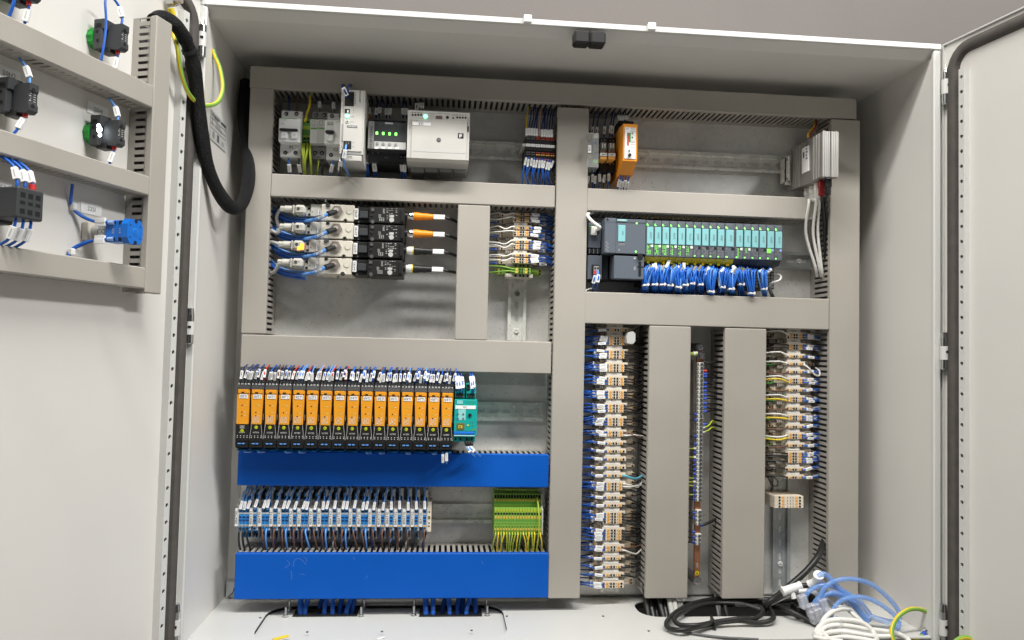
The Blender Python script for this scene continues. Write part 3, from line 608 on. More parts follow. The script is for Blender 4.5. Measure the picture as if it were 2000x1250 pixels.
d.bx(t, 1842, 622, 1890, 668, Yw - .0027, Yw); d.ds(t, 1864, 642, Yw - .0027, 14, 'psu', 12, .0004); d.bx(t, 1852, 642, 1862, 662, Yw - .0033, Yw, 'psu')
d.ds(t, 1675, 681, Yw - .0022, 20, 'dkgrey', 14, .0004); d.ds(t, 1675, 681, Yw - .0026, 16, 'steel', 14, .0006)
d.done('backup_supply', 'wide pale grey unit printed 3T1 with a screw in the middle', 'power supply')
# ------------------------------------------------------------------ row 1: small terminals and relays
Z4 = (880, 120, 4.4444)
for i in range(6):
    red = i >= 2; d = Dev(*Z4); x0 = 655 + i * 42.2; x1 = x0 + 40; dy = i * 2.6; b = d.p('body', 'black')
    d.bx(b, x0, 640 + dy, x1, 880 + dy, .150, YR, c=.0006); mt = 'redterm' if red else 'dkgrey'
    for xx in (x0 + 4, x0 + 22):
        for y, h in ((648, 9), (664, 9)): d.bx(b, xx, y + dy, xx + 14, y + h + dy, .149, .151, mt)
        for y in ((782, 800, 838, 858) if red else (782, 800, 830, 848)): d.bx(b, xx, y + dy, xx + 13, y + 10 + dy, .1488, .151, mt if y != 800 else 'torange' if red else mt); d.bx(b, xx + 3, y + 11 + dy, xx + 10, y + 17 + dy, .1492, .151, 'void')
    k = d.p('marker', 'paper'); d.bx(k, x0 + 1, 712 + dy, x1 - 1, 738 + dy, .146, .151, c=.0004); d.tx(k, ('35X1', '35X2', '36X1', '36X2', '36X3', '37X1')[i], (x0 + x1) / 2, 724 + dy, .146, 10, 'dkgrey', maxw=26)
    q = d.p('bridge', 'black'); d.bx(q, x0, 740 + dy, x1, 770 + dy, .148, .151)
    d.done('fuse_terminal', '%s small %s terminal from the left in the row before the upright duct' % (('first', 'second', 'third', 'fourth', 'fifth', 'sixth')[i], 'red and black' if red else 'black'), 'terminal', 'small terminals in the upper row')
d = Dev(*Z4); b = d.p('bracket', 'wgrey'); d.bx(b, 624, 712, 654, 738, .150, YR, c=.001); d.done('end_clamp', 'small pale end clamp on the rail left of the red and black terminals', 'clamp')
tw = ['dkgrey']
for i in range(11):     # wires rising into the top duct and falling into the duct below
    x = 660 + i * 22; m_ = 'yellow' if i == 0 else ('pink' if i == 5 else 'blue_dk')
    p0 = [Dev(*Z4).w(x + 16 + J(8), 395 + i * 2, .170), Dev(*Z4).w(x + 10 + J(8), 480, .160), Dev(*Z4).w(x, 560, .154), Dev(*Z4).w(x, 640 + i * 1.2, .150)]
    wire(p0, .0012, m_, '%s wire, %s from the left, rising from the red and black terminals' % ({'yellow': 'yellow', 'pink': 'salmon pink', 'blue_dk': 'dark blue'}[m_], OX[i]), 'wires above the red and black terminals', sl=(.050,) if i not in (5,) else (), sw=.0019)
    x = 652 + i * 23.5; q = [Dev(*Z4).w(x + 6, 830 + i * 2.6, .149), Dev(*Z4).w(x - 4 + J(6), 900, .147), Dev(*Z4).w(x - 24 + J(30), 990, .150), Dev(*Z4).w(x - 8 + J(20), 1090, .168)]
    wire(q, .0013, 'blue', '%s blue wire from the left dropping from the red and black terminals' % OX[i], 'wires below the red and black terminals', sl=(.003,), sw=.0019)
# transparent relay
d = Dev(*Z4); b = d.p('base', 'black'); d.bx(b, 1192, 600, 1284, 930, .165, YR, c=.001)
k = d.p('housing', 'clear'); d.bx(k, 1192, 615, 1284, 925, .125, .1645, c=.001); k = d.p('inner_coil', 'dkgrey'); d.bx(k, 1238, 668, 1280, 780, .132, .150, c=.001); d.bx(k, 1240, 690, 1278, 720, .131, .150, 'blue_dk'); d.bx(k, 1244, 628, 1282, 668, .130, .150, 'ivory2'); d.bx(k, 1240, 850, 1278, 880, .130, .15, 'pegreen')
for i in range(3): d.bx(k, 1204, 640 + i * 80, 1220, 680 + i * 80, .135, .15, 'olive')
k = d.p('marker', 'paper'); d.bx(k, 1196, 726, 1220, 792, .1235, .1265); d.tx(k, '7K7', 1208, 759, .1235, 17, rot=1); d.done('clear_relay', 'see-through relay right of the upright duct', 'relay')
for i, x0 in enumerate((1296, 1368)):
    d = Dev(*Z4); b = d.p('socket', 'black'); d.bx(b, x0, 660, x0 + 66, 960, .160, YR, c=.001)
    for xx in (x0 + 18, x0 + 44): screw_term(d, b, xx, 682 + i * 4, .160, 9); screw_term(d, b, xx, 884 + i * 4, .160, 9)
    k = d.p('relay', 'lens'); d.bx(k, x0 + 8, 700 + i * 4, x0 + 60, 850, .135, .160, c=.001); d.bx(k, x0 + 18, 765, x0 + 52, 800, .134, .150, 'brown')
    for xx in (x0 + 22, x0 + 42): d.bx(k, xx, 712, xx + 6, 750, .134, .14, 'zinc')
    q = d.p('clip', 'torange'); d.bx(q, x0 + 4, 826, x0 + 62, 852, .133, .160, c=.0006); t = d.p('marker', 'paper'); d.bx(t, x0 + 6, 792 + i * 3, x0 + 62, 822 + i * 3, .1325, .14); d.tx(t, ('31K2', '31K1')[i], x0 + 34, 807 + i * 3, .1325, 13, maxw=44)
    d.done('plug_relay', ('left' if i == 0 else 'right') + ' of two small plug-in relays with orange clips beside the orange device', 'relay', 'two plug-in relays')
# orange monitoring relay
d = Dev(*Z4); Yo = .105; b = d.p('body', 'orange_dev'); a = d.w(1500, 536, Yo); e = d.w(1618, 905, Yo); 
b.prism([(YR, a.z - .004), (.135, a.z + .001), (Yo, a.z - .001), (Yo, e.z + .008), (Yo + .030, e.z - .010), (.165, e.z - .014), (YR, e.z - .014)], 0, a.x, e.x)
k = d.p('face_plate', 'white'); d.bx(k, 1513, 570, 1606, 848, Yo - .0012, Yo, c=.0003)
d.bx(k, 1535, 618, 1547, 730, Yo - .0015, Yo, 'red'); d.bx(k, 1551, 618, 1563, 700, Yo - .0015, Yo, 'green'); d.bx(k, 1535, 618, 1547, 650, Yo - .0017, Yo, 'brown')
d.ds(k, 1553, 815, Yo - .0012, 15, 'black', 14, .003); d.ds(k, 1551, 776, Yo - .0012, 9, 'steel', 10, .0015); d.ds(k, 1577, 625, Yo - .0012, 6, 'black'); d.ds(k, 1577, 660, Yo - .0012, 6, 'black')
for y in (575, 584, 602, 610, 690, 702, 720, 745): d.bx(k, 1562, y, 1600, y + 4, Yo - .0014, Yo, 'dkgrey')
d.tx(k, 'ifm', 1534, 582, Yo - .0012, 11, 'dkgrey')
t = d.p('terminal_plug', 'black'); d.bx(t, 1460, 512, 1592, 540, .140, YR, c=.001); t = d.p('terminal_plug', 'black'); d.bx(t, 1462, 905, 1580, 985, .135, YR, c=.001)
for i in range(4): d.ds(t, 1482 + i * 24, 962, .135, 8, 'midgrey', 8)
d.done('monitoring_relay', 'bright orange relay with a white face plate on the upper right rail', 'relay')
dz4 = Dev(*Z4)
for i in range(4):
    x = 1478 + i * 24; wire([dz4.w(x, 975, .140), dz4.w(x - 4, 1010, .140), dz4.w(x - 22, 1080, .150), dz4.w(x - 26, 1130, .165)], .0012, 'blue', '%s blue wire from the left with white marker below the orange relay' % OX[i], 'wires below the orange relay', sl=(.012,), sw=.0026)
    wire([dz4.w(1470 + i * 22, 530, .150), dz4.w(1462 + i * 22, 490, .155), dz4.w(1455 + i * 20, 430, .175)], .0012, 'cable_blk', '%s dark wire from the left with white marker above the orange relay' % OX[i], 'wires above the orange relay', sl=(.004,), sw=.0026)
for i, x in enumerate((1200, 1236, 1262, 1296, 1342, 1378)):
    wire([dz4.w(x, 925, .165), dz4.w(x - 4, 980, .160), dz4.w(x - 10 + J(10), 1050, .163), dz4.w(x - 12 + J(10), 1110, .172)], .0012, 'blue' if i % 2 else 'cable_blk', '%s wire from the left with white marker below the small relays' % OX[i], 'wires below the small relays', sl=(.014,), sw=.0026)
for i, x in enumerate((1228, 1266, 1332, 1382, 1402)):
    wire([dz4.w(x, 655, .165), dz4.w(x + 2, 600, .160), dz4.w(x + 12, 520, .166), dz4.w(x + 30, 430, .180)], .0012, 'blue_dk', '%s dark blue wire from the left rising from the small relays' % OX[i], 'wires above the small relays', sl=(.004,), sw=.0026)
# wires round the breakers and supplies
d3 = Dev(*Z3)
for x, m_, lb in ((378, 'blue_dk', 'dark blue wire into the top of breaker 1F1'), (447, 'brown', 'brown wire into the top of breaker 1F1')): wire([d3.w(x, 430, .160), d3.w(x - 4, 350, .165), d3.w(x - 12, 270, .175)], .0014, m_, lb)
wire([d3.w(514, 525, .150), d3.w(530, 460, .155), d3.w(556, 380, .150), d3.w(560, 290, .168)], .0022, 'yellow', 'yellow wire curving from the earth terminal to the top duct')
for i, (x, x2) in enumerate(((498, 515), (512, 508), (540, 520), (566, 570))): wire([d3.w(x, 715, .152), d3.w(x - 8, 780, .140), d3.w(x2 - 6, 880, .145), d3.w(x2, 990, .166)], .0021, 'yg', '%s thick green and yellow wire from the left below the earth terminal' % OX[i], 'earth wires below the earth terminal')
for x, x2, m_, lb in ((375, 386, 'blue', 'blue wire with sleeve below breaker 1F1'), (460, 480, 'cable_blk', 'black wire with sleeve below breaker 1F1'), (632, 618, 'yg', 'green and yellow wire below the surge arrester'), (668, 662, 'cable_blk', 'black wire below the surge arrester'), (756, 735, 'blue', 'blue wire with sleeve below breaker 1Q1'), (820, 812, 'cable_blk', 'black wire with sleeve left of the tall power supply')):
    wire([d3.w(x, 835, .158), d3.w(x, 880, .152), d3.w((x + x2) / 2, 930, .155), d3.w(x2, 1000, .168)], .0016, m_, lb, sl=(.014,) if 'sleeve' in lb else ())
wire([d3.w(872, 725, Yq - .001), d3.w(866, 760, Yq - .012), d3.w(850, 850, Yq - .006), d3.w(870, 935, .120), d3.w(905, 1000, .15)], .0016, 'blue_lt', 'light blue wire looping down from the tall power supply', sl=(.014,))
wire([d3.w(862, 730, Yq - .001), d3.w(840, 780, Yq - .010), d3.w(826, 880, Yq + .004), d3.w(815, 990, .15)], .0016, 'cable_blk', 'black wire hanging from the tall power supply', sl=(.03,))
wire([d3.w(882, 310, Yq - .002), d3.w(866, 268, Yq - .016), d3.w(836, 212, Yq - .006), d3.w(848, 205, .13), d3.w(862, 240, .17)], .0018, 'blue_dk', 'dark blue wire arching over the top of the tall power supply', sl=(.006,))
wire([d3.w(888, 310, Yq - .002), d3.w(886, 255, Yq - .012), d3.w(898, 206, Yq), d3.w(912, 205, .13), d3.w(916, 250, .17)], .0018, 'blue_dk', 'second dark blue wire over the tall power supply')
for x in (640, 762): wire([d3.w(x, 445, .160), d3.w(x + 2, 390, .160), d3.w(x - 6, 300, .175)], .0013, 'dkgrey', 'dark wire with grey sleeve above the ' + ('surge arrester' if x < 700 else '1Q1 breaker'), 'wires above the breakers', sl=(.006,))
for i, (x, x2) in enumerate(((1068, 1072), (1132, 1150), (1160, 1178), (1222, 1228), (1252, 1275), (1366, 1362), (1396, 1396))):
    wire([d3.w(x, 492, .160), d3.w(x, 440, .158), d3.w(x2, 330, .178)], .0013, 'blue_dk', '%s dark wire from the left with grey marker above the green-lamp module' % OX[i], 'wires above the selectivity module', sl=(.006,))
for i, (x, x2) in enumerate(((1055, 1050), (1062, 1062), (1112, 1118), (1118, 1128), (1352, 1358), (1380, 1380))):
    wire([d3.w(x, 800 if i < 2 else 870, .150), d3.w(x - 2, 900, .150), d3.w(x2, 960, .155), d3.w(x2, 1030, .17)], .0015, 'blue', '%s blue wire from the left with white marker below the green-lamp module' % OX[i], 'wires below the selectivity module', sl=(.004,))
for i in range(3): wire([d3.w(1484 + i * 24, 432, .150), d3.w(1484 + i * 24, 385, .150), d3.w(1490 + i * 24, 340, .175)], .0013, 'dkgrey', '%s dark wire from the left with pale marker above the wide pale unit' % OX[i], 'wires above the wide pale unit', sl=(.004,))
# silver box on its bracket
Z5 = (1300, 120, 4.4444); d = Dev(*Z5); Ya = .062; a = d.w(1366, 604, Ya); e = d.w(1500, 1004, Ya); b = d.p('body', 'alu_side'); ybk = .186
b.box(a.x, e.x, Ya + .002, ybk, e.z, a.z, c=.0008); f = d.p('front', 'alu'); xm = (a.x + e.x) / 2
n = 9
for i in range(n):
    u0 = a.x + (e.x - a.x) * i / n; u1 = a.x + (e.x - a.x) * (i + 1) / n
    if i == 4: f.box(u0, u0 + (u1 - u0) * .45, Ya + .001, Ya + .002, e.z, a.z, 'black'); u0 += (u1 - u0) * .45
    f.box(u0 + .0004, u1 - .0004, Ya - (.0006 if i % 2 else .0003), Ya + .002, e.z, a.z)
for yy in (.075, .084, .094, .150, .158, .166, .174):
    k = d.p('rib', 'alu'); k.box(a.x - .0012, a.x + .0004, yy, yy + .003, e.z + .001, a.z - .001)
k = d.p('label', 'white'); k.box(a.x - .0018, a.x - .0002, .112, .138, e.z + .022, a.z - .012); 
for i in range(7): k.box(a.x - .0021, a.x - .0016, .116 + .002 * (i % 2), .122, e.z + .045 + i * .006, e.z + .048 + i * .006, 'dkgrey')
k.box(a.x - .0021, a.x - .0016, .128, .134, e.z + .05, a.z - .02, 'dkgrey')
k = d.p('bracket', 'zinc'); k.box(a.x - .010, e.x - .005, ybk, ybk + .006, e.z + .012, a.z - .012); k.box(a.x - .010, a.x - .008, ybk - .012, ybk + .026, e.z + .018, a.z - .016)
for zz in (e.z + .022, a.z - .022): s_ = d.p('screw', 'steel'); s_.cyl((a.x - .0108, ybk - .005, zz), (a.x - .0085, ybk - .005, zz), .003, n=10)
for xx in (a.x + .003, e.x - .003):
    for zz in (a.z, e.z - .0022): s_ = d.p('corner_screw', 'steel'); s_.cyl((xx, Ya + .004, zz), (xx, Ya + .004, zz + .0022), .0018, n=8)
d.done('network_switch', 'silver ribbed metal box at the right end of the top rail', 'switch box')
dz5 = Dev(*Z5)
for m_, x in (('red', 1298), ('brown', 1308), ('yellow', 1284)): wire([dz5.w(x - 50, 660, .13), dz5.w(x - 44, 620, .14), dz5.w(x, 570, .15), dz5.w(x + 4, 500, .17)], .0012, m_, m_ + ' wire above the silver box')
for i, (x, Y, m_, lb) in enumerate(((1232, .155, 'wwhite', 'left white network cable below the silver box'), (1275, .135, 'wwhite', 'second white network cable below the silver box'), (1318, .110, 'wwhite', 'third white network cable below the silver box'), (1352, .090, 'red', 'black cable with a red plug below the silver box'), (1410, .076, 'cable_blk', 'black cable on the front of the silver box'))):
    q = dz5.w(x, 1040 + i * 3, Y); x_ = q.x; o = MB('wwhite' if i < 3 else ('plug_red' if i == 3 else m_)); o.box(x_ - .0055, x_ + .0055, Y - .004, Y + .004, e.z - .016, e.z - .0005, c=.001)
    if i == 4: o.box(x_ - .0035, x_ + .0035, Y - .004, Y + .004, e.z - .004, e.z + .002, 'psu')
    T = thing('network_cable', lb, 'cable', (x_, Y, e.z - .03), 'network cables below the silver box')
    for k in range(4): o.box(x_ - .0042, x_ + .0042, Y - .0035, Y + .0035, e.z - .019 - k * .003, e.z - .017 - k * .003)
    o.cyl((x_, Y, e.z - .016), (x_, Y, e.z - .030), .003, .0022, n=8); o.build('plug', T)
    tgt = [(1580, 395), (1594, 395), (1600, 395), (1606, 395), (1612, 395)][i]; e2 = [(1592, 520), (1600, 520), (1605, 525), (1612, 500), (1615, 470)][i]
    mid = [(1574, 455), (1588, 455), (1597, 450), (1610, 440), (1614, 430)][i]
    pts = [Vector((x_, Y, e.z - .028)), P(*tgt, .13), P(*mid, .150), P(*e2, .160), P(e2[0] + 4, e2[1] + 20, .172)]
    k = MB('cable_blk' if i == 3 else m_); k.tube(pts, .0027, 8, sub=6); k.build('cord', T)
# ------------------------------------------------------------------ pneumatic valve block (four valves)
Z6 = (520, 390, 7.355)
VROWS = [(0, 0), (-10, 256), (-24, 512), (-38, 768)]     # offset of each valve in that view
YV = .145
ORD = ('first', 'second', 'third', 'fourth')
NM = ('61YK1', '62YK1', '63YK1', '64YK1'); NV = ('61Y1', '62Y1', '63Y1', '64Y1')
for i, (dx, dy) in enumerate(VROWS):
    d = Dev(*Z6); X = lambda x: x + dx; Yv = lambda y: y + dy
    b = d.p('manifold_block', 'ivory'); d.bx(b, X(795), Yv(62), X(1262), Yv(313), YV, YP - .012, c=.0012)
    k = d.p('pilot_body', 'ivory2'); d.bx(k, X(640), Yv(60), X(794), Yv(245), YV + .006, YP - .012, c=.001); d.bx(k, X(566), Yv(95), X(640), Yv(240), YV + .010, YP - .02, c=.001)
    for y in (125, 212): d.bx(k, X(600), Yv(y - 16), X(632), Yv(y + 16), YV + .0095, YV + .012, 'void')
    d.ds(k, X(664), Yv(176), YV + .006, 9, 'dkgrey', 8, .0004)
    for j in range(4): d.bx(k, X(572), Yv(140 + j * 14), X(592), Yv(144 + j * 14), YV + .0096, YV + .012, 'dkgrey')
    t = d.p('marker', 'white'); d.bx(t, X(742), Yv(140), X(790), Yv(222), YV + .004, YV + .008); d.tx(t, NV[i], X(766), Yv(181), YV + .004, 24, rot=1, maxw=74)
    # plug
    q = d.p('solenoid_plug', 'ivory2', label='plug glowing orange' if i == 2 else None); yq = YV - .006
    d.bx(q, X(400), Yv(66), X(560), Yv(212), yq, YP - .012, c=.004); d.bx(q, X(380), Yv(72), X(402), Yv(206), yq + .004, YP - .014, c=.001)
    a = d.w(X(225), Yv(115), yq + .014); e = d.w(X(382), Yv(135), yq + .014); q.cyl((a.x + .006, yq + .014, a.z - .002), (e.x, yq + .014, a.z - .002), d.mm(52, yq), n=16); q.cyl((a.x - .002, yq + .014, a.z - .002), (a.x + .0075, yq + .014, a.z - .002), d.mm(44, yq), n=6, sm=False)
    s_ = d.p('plug_screw', 'steel', q); d.ds(s_, X(462), Yv(126), yq - .0001, 22, 'steel', 12, .001); d.bx(s_, X(448), Yv(123), X(476), Yv(129), yq - .0014, yq, 'dkgrey')
    if i == 2: g = d.p('glowing_window', 'led_o', q); d.bx(g, X(508), Yv(118), X(560), Yv(206), yq - .0006, yq + .004, c=.0005); d.bx(g, X(470), Yv(160), X(508), Yv(212), yq - .0004, yq + .001, 'led_o')
    d.tx(q, '24V', X(505), Yv(120), yq, 14, 'midgrey', rot=1)
    # hex fitting, blind port, screws
    a = d.w(X(1020), Yv(165), YV); q = d.p('hex_fitting', 'brass'); q.cyl((a.x, YV - .004, a.z), (a.x, YV + .001, a.z), d.mm(84, YV), n=6, sm=False); q.cyl((a.x, YV - .0042, a.z), (a.x, YV - .001, a.z), d.mm(70, YV), n=6, ph=.3, sm=False); q.cyl((a.x - .001, YV - .008, a.z + .001), (a.x, YV - .003, a.z), d.mm(34, YV), n=12)
    f = d.p('push_fitting', 'black'); p0 = d.w(X(1005), Yv(170), YV - .009); p1 = d.w(X(885), Yv(205), YV - .022); f.cyl(p0, p0 + (p1 - p0) * .35, d.mm(30, YV), d.mm(34, YV), n=12); f.cyl(p0 + (p1 - p0) * .32, p1, d.mm(40, YV), n=12)
    q = d.p('blind_port', 'ivory'); c_ = d.w(X(1195), Yv(168), YV); q.cyl((c_.x, YV - .0006, c_.z), (c_.x, YV + .001, c_.z), d.mm(42, YV), n=20, m='ivory2'); q.cyl((c_.x, YV - .0012, c_.z), (c_.x, YV + .001, c_.z), d.mm(38, YV), n=20)
    d.tx(b, 'P', X(1190), Yv(240), YV, 16, 'ivory2')
    for (x, y) in ((1138, 298), (885, 338))[: 1 if i == 3 else 2]: d.ds(b, X(x), Yv(y), YV, 27, 'steel', 14, .0006); d.ds(b, X(x), Yv(y), YV - .0004, 20, 'void', 12, .0006)
    if i in (0, 2, 3): s_ = d.p('fixing_screw', 'chrome'); x, y = ((890, 82), (885, 82), (1138, 300))[(0, 2, 3).index(i)]; d.ds(s_, X(x), Yv(y), YV, 32, 'chrome', 14, .003); d.bx(s_, X(x - 22), Yv(y - 3), X(x + 22), Yv(y + 3), YV - .0034, YV, 'dkgrey')
    # black switch module on the right
    Zr = (460, 370, 4.033); d.o = Zr; ex = (-6, -8, -14, -20)[i] + 6; ey = (0, 137, 273, 414)[i]
    k = d.p('link_block', 'black'); d.bx(k, 935 + ex, 138 + ey, 1050 + ex, 262 + ey, YV + .002, YP - .012, c=.0012); d.bx(k, 975 + ex, 168 + ey, 1045 + ex, 226 + ey, YV - .003, YV + .004, c=.001, m='char')
    for y in (141, 255): d.ds(k, 970 + ex, y + ey, YV + .001, 6, 'steel', 8, .001)
    t = d.p('marker', 'white'); d.bx(t, 937 + ex, 148 + ey, 965 + ex, 236 + ey, YV - .002, YV + .003, c=.0004); d.tx(t, NM[i], 951 + ex, 192 + ey, YV - .002, 17, rot=1, maxw=74)
    k = d.p('switch_body', 'black'); d.bx(k, 1052 + ex, 136 + ey, 1330 + ex, 272 + ey, YV - .006, YP - .012, c=.0018); d.bx(k, 1302 + ex, 160 + ey, 1326 + ex, 250 + ey, YV - .009, YV - .004, c=.001)
    for y in (160, 255): s_ = d.p('screw', 'steel', k); d.ds(s_, 1080 + ex, y + ey, YV - .006, 15, 'steel', 12, .002); d.ds(s_, 1080 + ex, y + ey, YV - .0081, 7, 'dkgrey', 8, .0004)
    s_ = d.p('earth_screw', 'chrome', k); d.ds(s_, 1074 + ex, 202 + ey, YV - .006, 9, 'chrome', 10, .002)
    t = d.p('print', 'ltgrey', k); yp_ = YV - .0064
    for j in range(4): d.bx(t, 1126 + ex, 196 + ey + j * 7, 1146 + ex, 199 + ey + j * 7, yp_, yp_ + .001)
    d.tx(t, 'smc', 1165 + ex, 170 + ey, yp_, 22, 'ltgrey', rot=1, maxw=40)
    for j in range(5):
        for y in range(150, 240, 13):
            if random.random() < .7 and not (j in (3, 2) and 200 < y < 250): d.bx(t, 1190 + ex + j * 18, y + ey, 1202 + ex + j * 18, y + 5 + ey, yp_, yp_ + .001, 'midgrey' if random.random() < .5 else 'ltgrey')
    d.ds(t, 1230 + ex, 248 + ey - 8, YV - .0062, 19, 'ltgrey', 14, .0006); d.bx(t, 1212 + ex, 200 + ey, 1248 + ex, 220 + ey, yp_, yp_ + .001, 'ltgrey')
    for j in range(3): d.bx(t, 1134 + ex, 222 + ey + j * 12, 1170 + ex, 225 + ey + j * 12, yp_, yp_ + .001); d.bx(t, 1134 + ex + j * 16, 222 + ey, 1137 + ex + j * 16, 248 + ey, yp_, yp_ + .001)
    # M12 socket
    a = d.w(1330 + ex, 208 + ey, YV + .012); k = d.p('socket', 'black'); k.cyl((a.x - .001, YV + .012, a.z), (a.x + .007, YV + .012, a.z), .0062, n=14)
    d.done('solenoid_valve', '%s valve from the top, cream block and black switch printed %s%s' % (ORD[i], NM[i], ', plug glowing orange' if i == 2 else ''), 'valve', 'pneumatic valves in the left compartment')
    # sensor cable with its plug
    ora = i < 2; T = Dev(*Zr); y = ((230, 245), (366, 368), (503, 505), (640, 640))[i]; ex2 = (0, 0, -10, -10)[i]
    c0 = T.w(1350 + ex2, y[0], YV + .012); c0.z = a.z; ax = lambda dx, dz=0: Vector((a.x + dx, YV + .012, a.z + dz))
    th = thing('sensor_cable', '%s sensor cable from the top with %s plug' % (ORD[i], 'orange' if ora else 'black and yellow'), 'cable', tuple(ax(.02, -.01)), 'sensor cables right of the valves')
    q = MB('chrome' if ora else 'zinc'); q.cyl(ax(.006), ax(.010), .0068, n=10, sm=False); q.cyl(ax(.0095), ax(.0165), .0076, .0076, n=14, sm=False); q.build('nut', th)
    if not ora: q = MB('yellow'); q.cyl(ax(.0165), ax(.0185), .0078, n=16); q.build('ring', th)
    q = MB('orange2' if ora else 'black'); q.cyl(ax(.0165), ax(.022), .0072, .0078, n=14); q.cyl(ax(.022), ax(.034), .0078, .0062, n=14); q.cyl(ax(.034), ax(.040), .0062, .0068, n=14); q.cyl(ax(.040), ax(.052), .0062, .0050, n=14); q.build('grip', th)
    q = MB('cable_blk'); q.tube([ax(.050), ax(.066), ax(.082, -.002), P(893, 434 + i * 33, .180), P(906, 437 + i * 33, .190)], .0027, 8, sub=5); q.build('cord', th)
    q = MB('paper'); q.F = (ax(.0625), Vector((1, 0, 0)), Vector((0, 1, 0)), Vector((0, 0, 1))); q.box(-.0105, .0105, -.0036, .0032, -.0042, .0042, c=.0008); q.build('marker_sleeve', th)
    # air hose and solenoid lead
    d6 = Dev(*Z6); hp = [p1, d6.w(X(820), Yv(240), YV - .020), d6.w(X(720), Yv(280), YV - .006), d6.w(X(560), Yv(310), YV + .012), d6.w(X(380), Yv(300), .165), d6.w(X(190), Yv(230), .170), d6.w(X(60) + 10 * i, Yv(140), .178)]
    th = thing('air_hose', '%s blue air hose from the top, looping from valve %s to the left duct' % (ORD[i], NM[i]), 'hose', tuple(hp[3]), 'blue air hoses of the valves')
    q = MB('blue_lt'); q.tube(hp[:4], .0030, 8, sub=6); q.build('hose_end', th); q = MB('blue'); q.tube(hp[2:], .0030, 8, sub=6); q.build('hose', th)
    q = MB('blue'); q.tube([v + Vector((.004, .006, -.0065 + (k % 2) * .002)) for k, v in enumerate(hp[3:])], .0026, 8, sub=6); q.build('hose', th)
    q = MB('blue_lt'); q.tube([v + Vector((.002, .004, .0055)) for v in hp[3:]], .0020, 8, sub=6); q.build('wire', th)
    t_ = (hp[2] - hp[1]).normalized(); q = MB('paper'); c_ = hp[1] * .7 + hp[2] * .3; q.F = (c_, t_, Vector((-t_.z, 0, t_.x)), Vector((0, 1, 0))); q.box(-.0085, .0085, -.0028, .0028, -.0042, -.001, c=.0003); q.box(-.004, .004, -.0006, .0006, -.0043, -.001, 'midgrey'); q.build('marker_sleeve', th)
    q = MB('sleeve'); q.F = (c_ + Vector((.003, 0, -.0055)), t_, Vector((-t_.z, 0, t_.x)), Vector((0, 1, 0))); q.box(-.013, .011, -.003, .003, -.002, .002, c=.0005); q.build('clear_sleeve', th)
    lead = [(225, 118), (180, 170), (150, 260), (175, 380), (200, 480)] if i == 0 else ([(228, 390), (200, 430), (150, 480), (60, 430)] if i == 1 else ([(212, 640), (170, 632), (110, 615), (40, 600)] if i == 2 else [(208, 905), (170, 960), (110, 1040), (30, 1065)]))
    wire([d6.w(x, y, YV + .010 + k * .006) for k, (x, y) in enumerate(lead)], .0032, 'wgrey', '%s grey solenoid lead from the top, bending to the left duct' % ORD[i], 'grey solenoid leads of the valves', name='solenoid_lead', cat='cable', n=8, sub=6)
    if i in (1, 3, 2):
        tx_, ty_ = ((185, 450), (190, 640), (180, 945))[(1, 2, 3).index(i)]; c_ = d6.w(tx_, ty_, YV + .014); q = MB('clear'); q.cyl(c_ + Vector((-.003, -.004, -.001)), c_ + Vector((.003, -.004, .001)), .0045, n=10); tag(q.build('cable_tie'), 'clear cable tie round the grey lead of valve %s' % NM[i], 'cable tie', 'cable ties on the solenoid leads')
q = MB('steel'); a = P(660, 548, .165); q.cyl((a.x, .165, a.z), (a.x, .165, a.z + .016), .0022, n=10); tag(q.build('threaded_stud'), 'short threaded stud below the fourth valve', 'stud')
q = MB('white'); a = P(636, 388, .150); q.cyl((a.x, .15, a.z - .006), (a.x, .15, a.z + .012), .0014, n=8); tag(q.build('plastic_pin'), 'thin white pin above the first valve', 'pin')
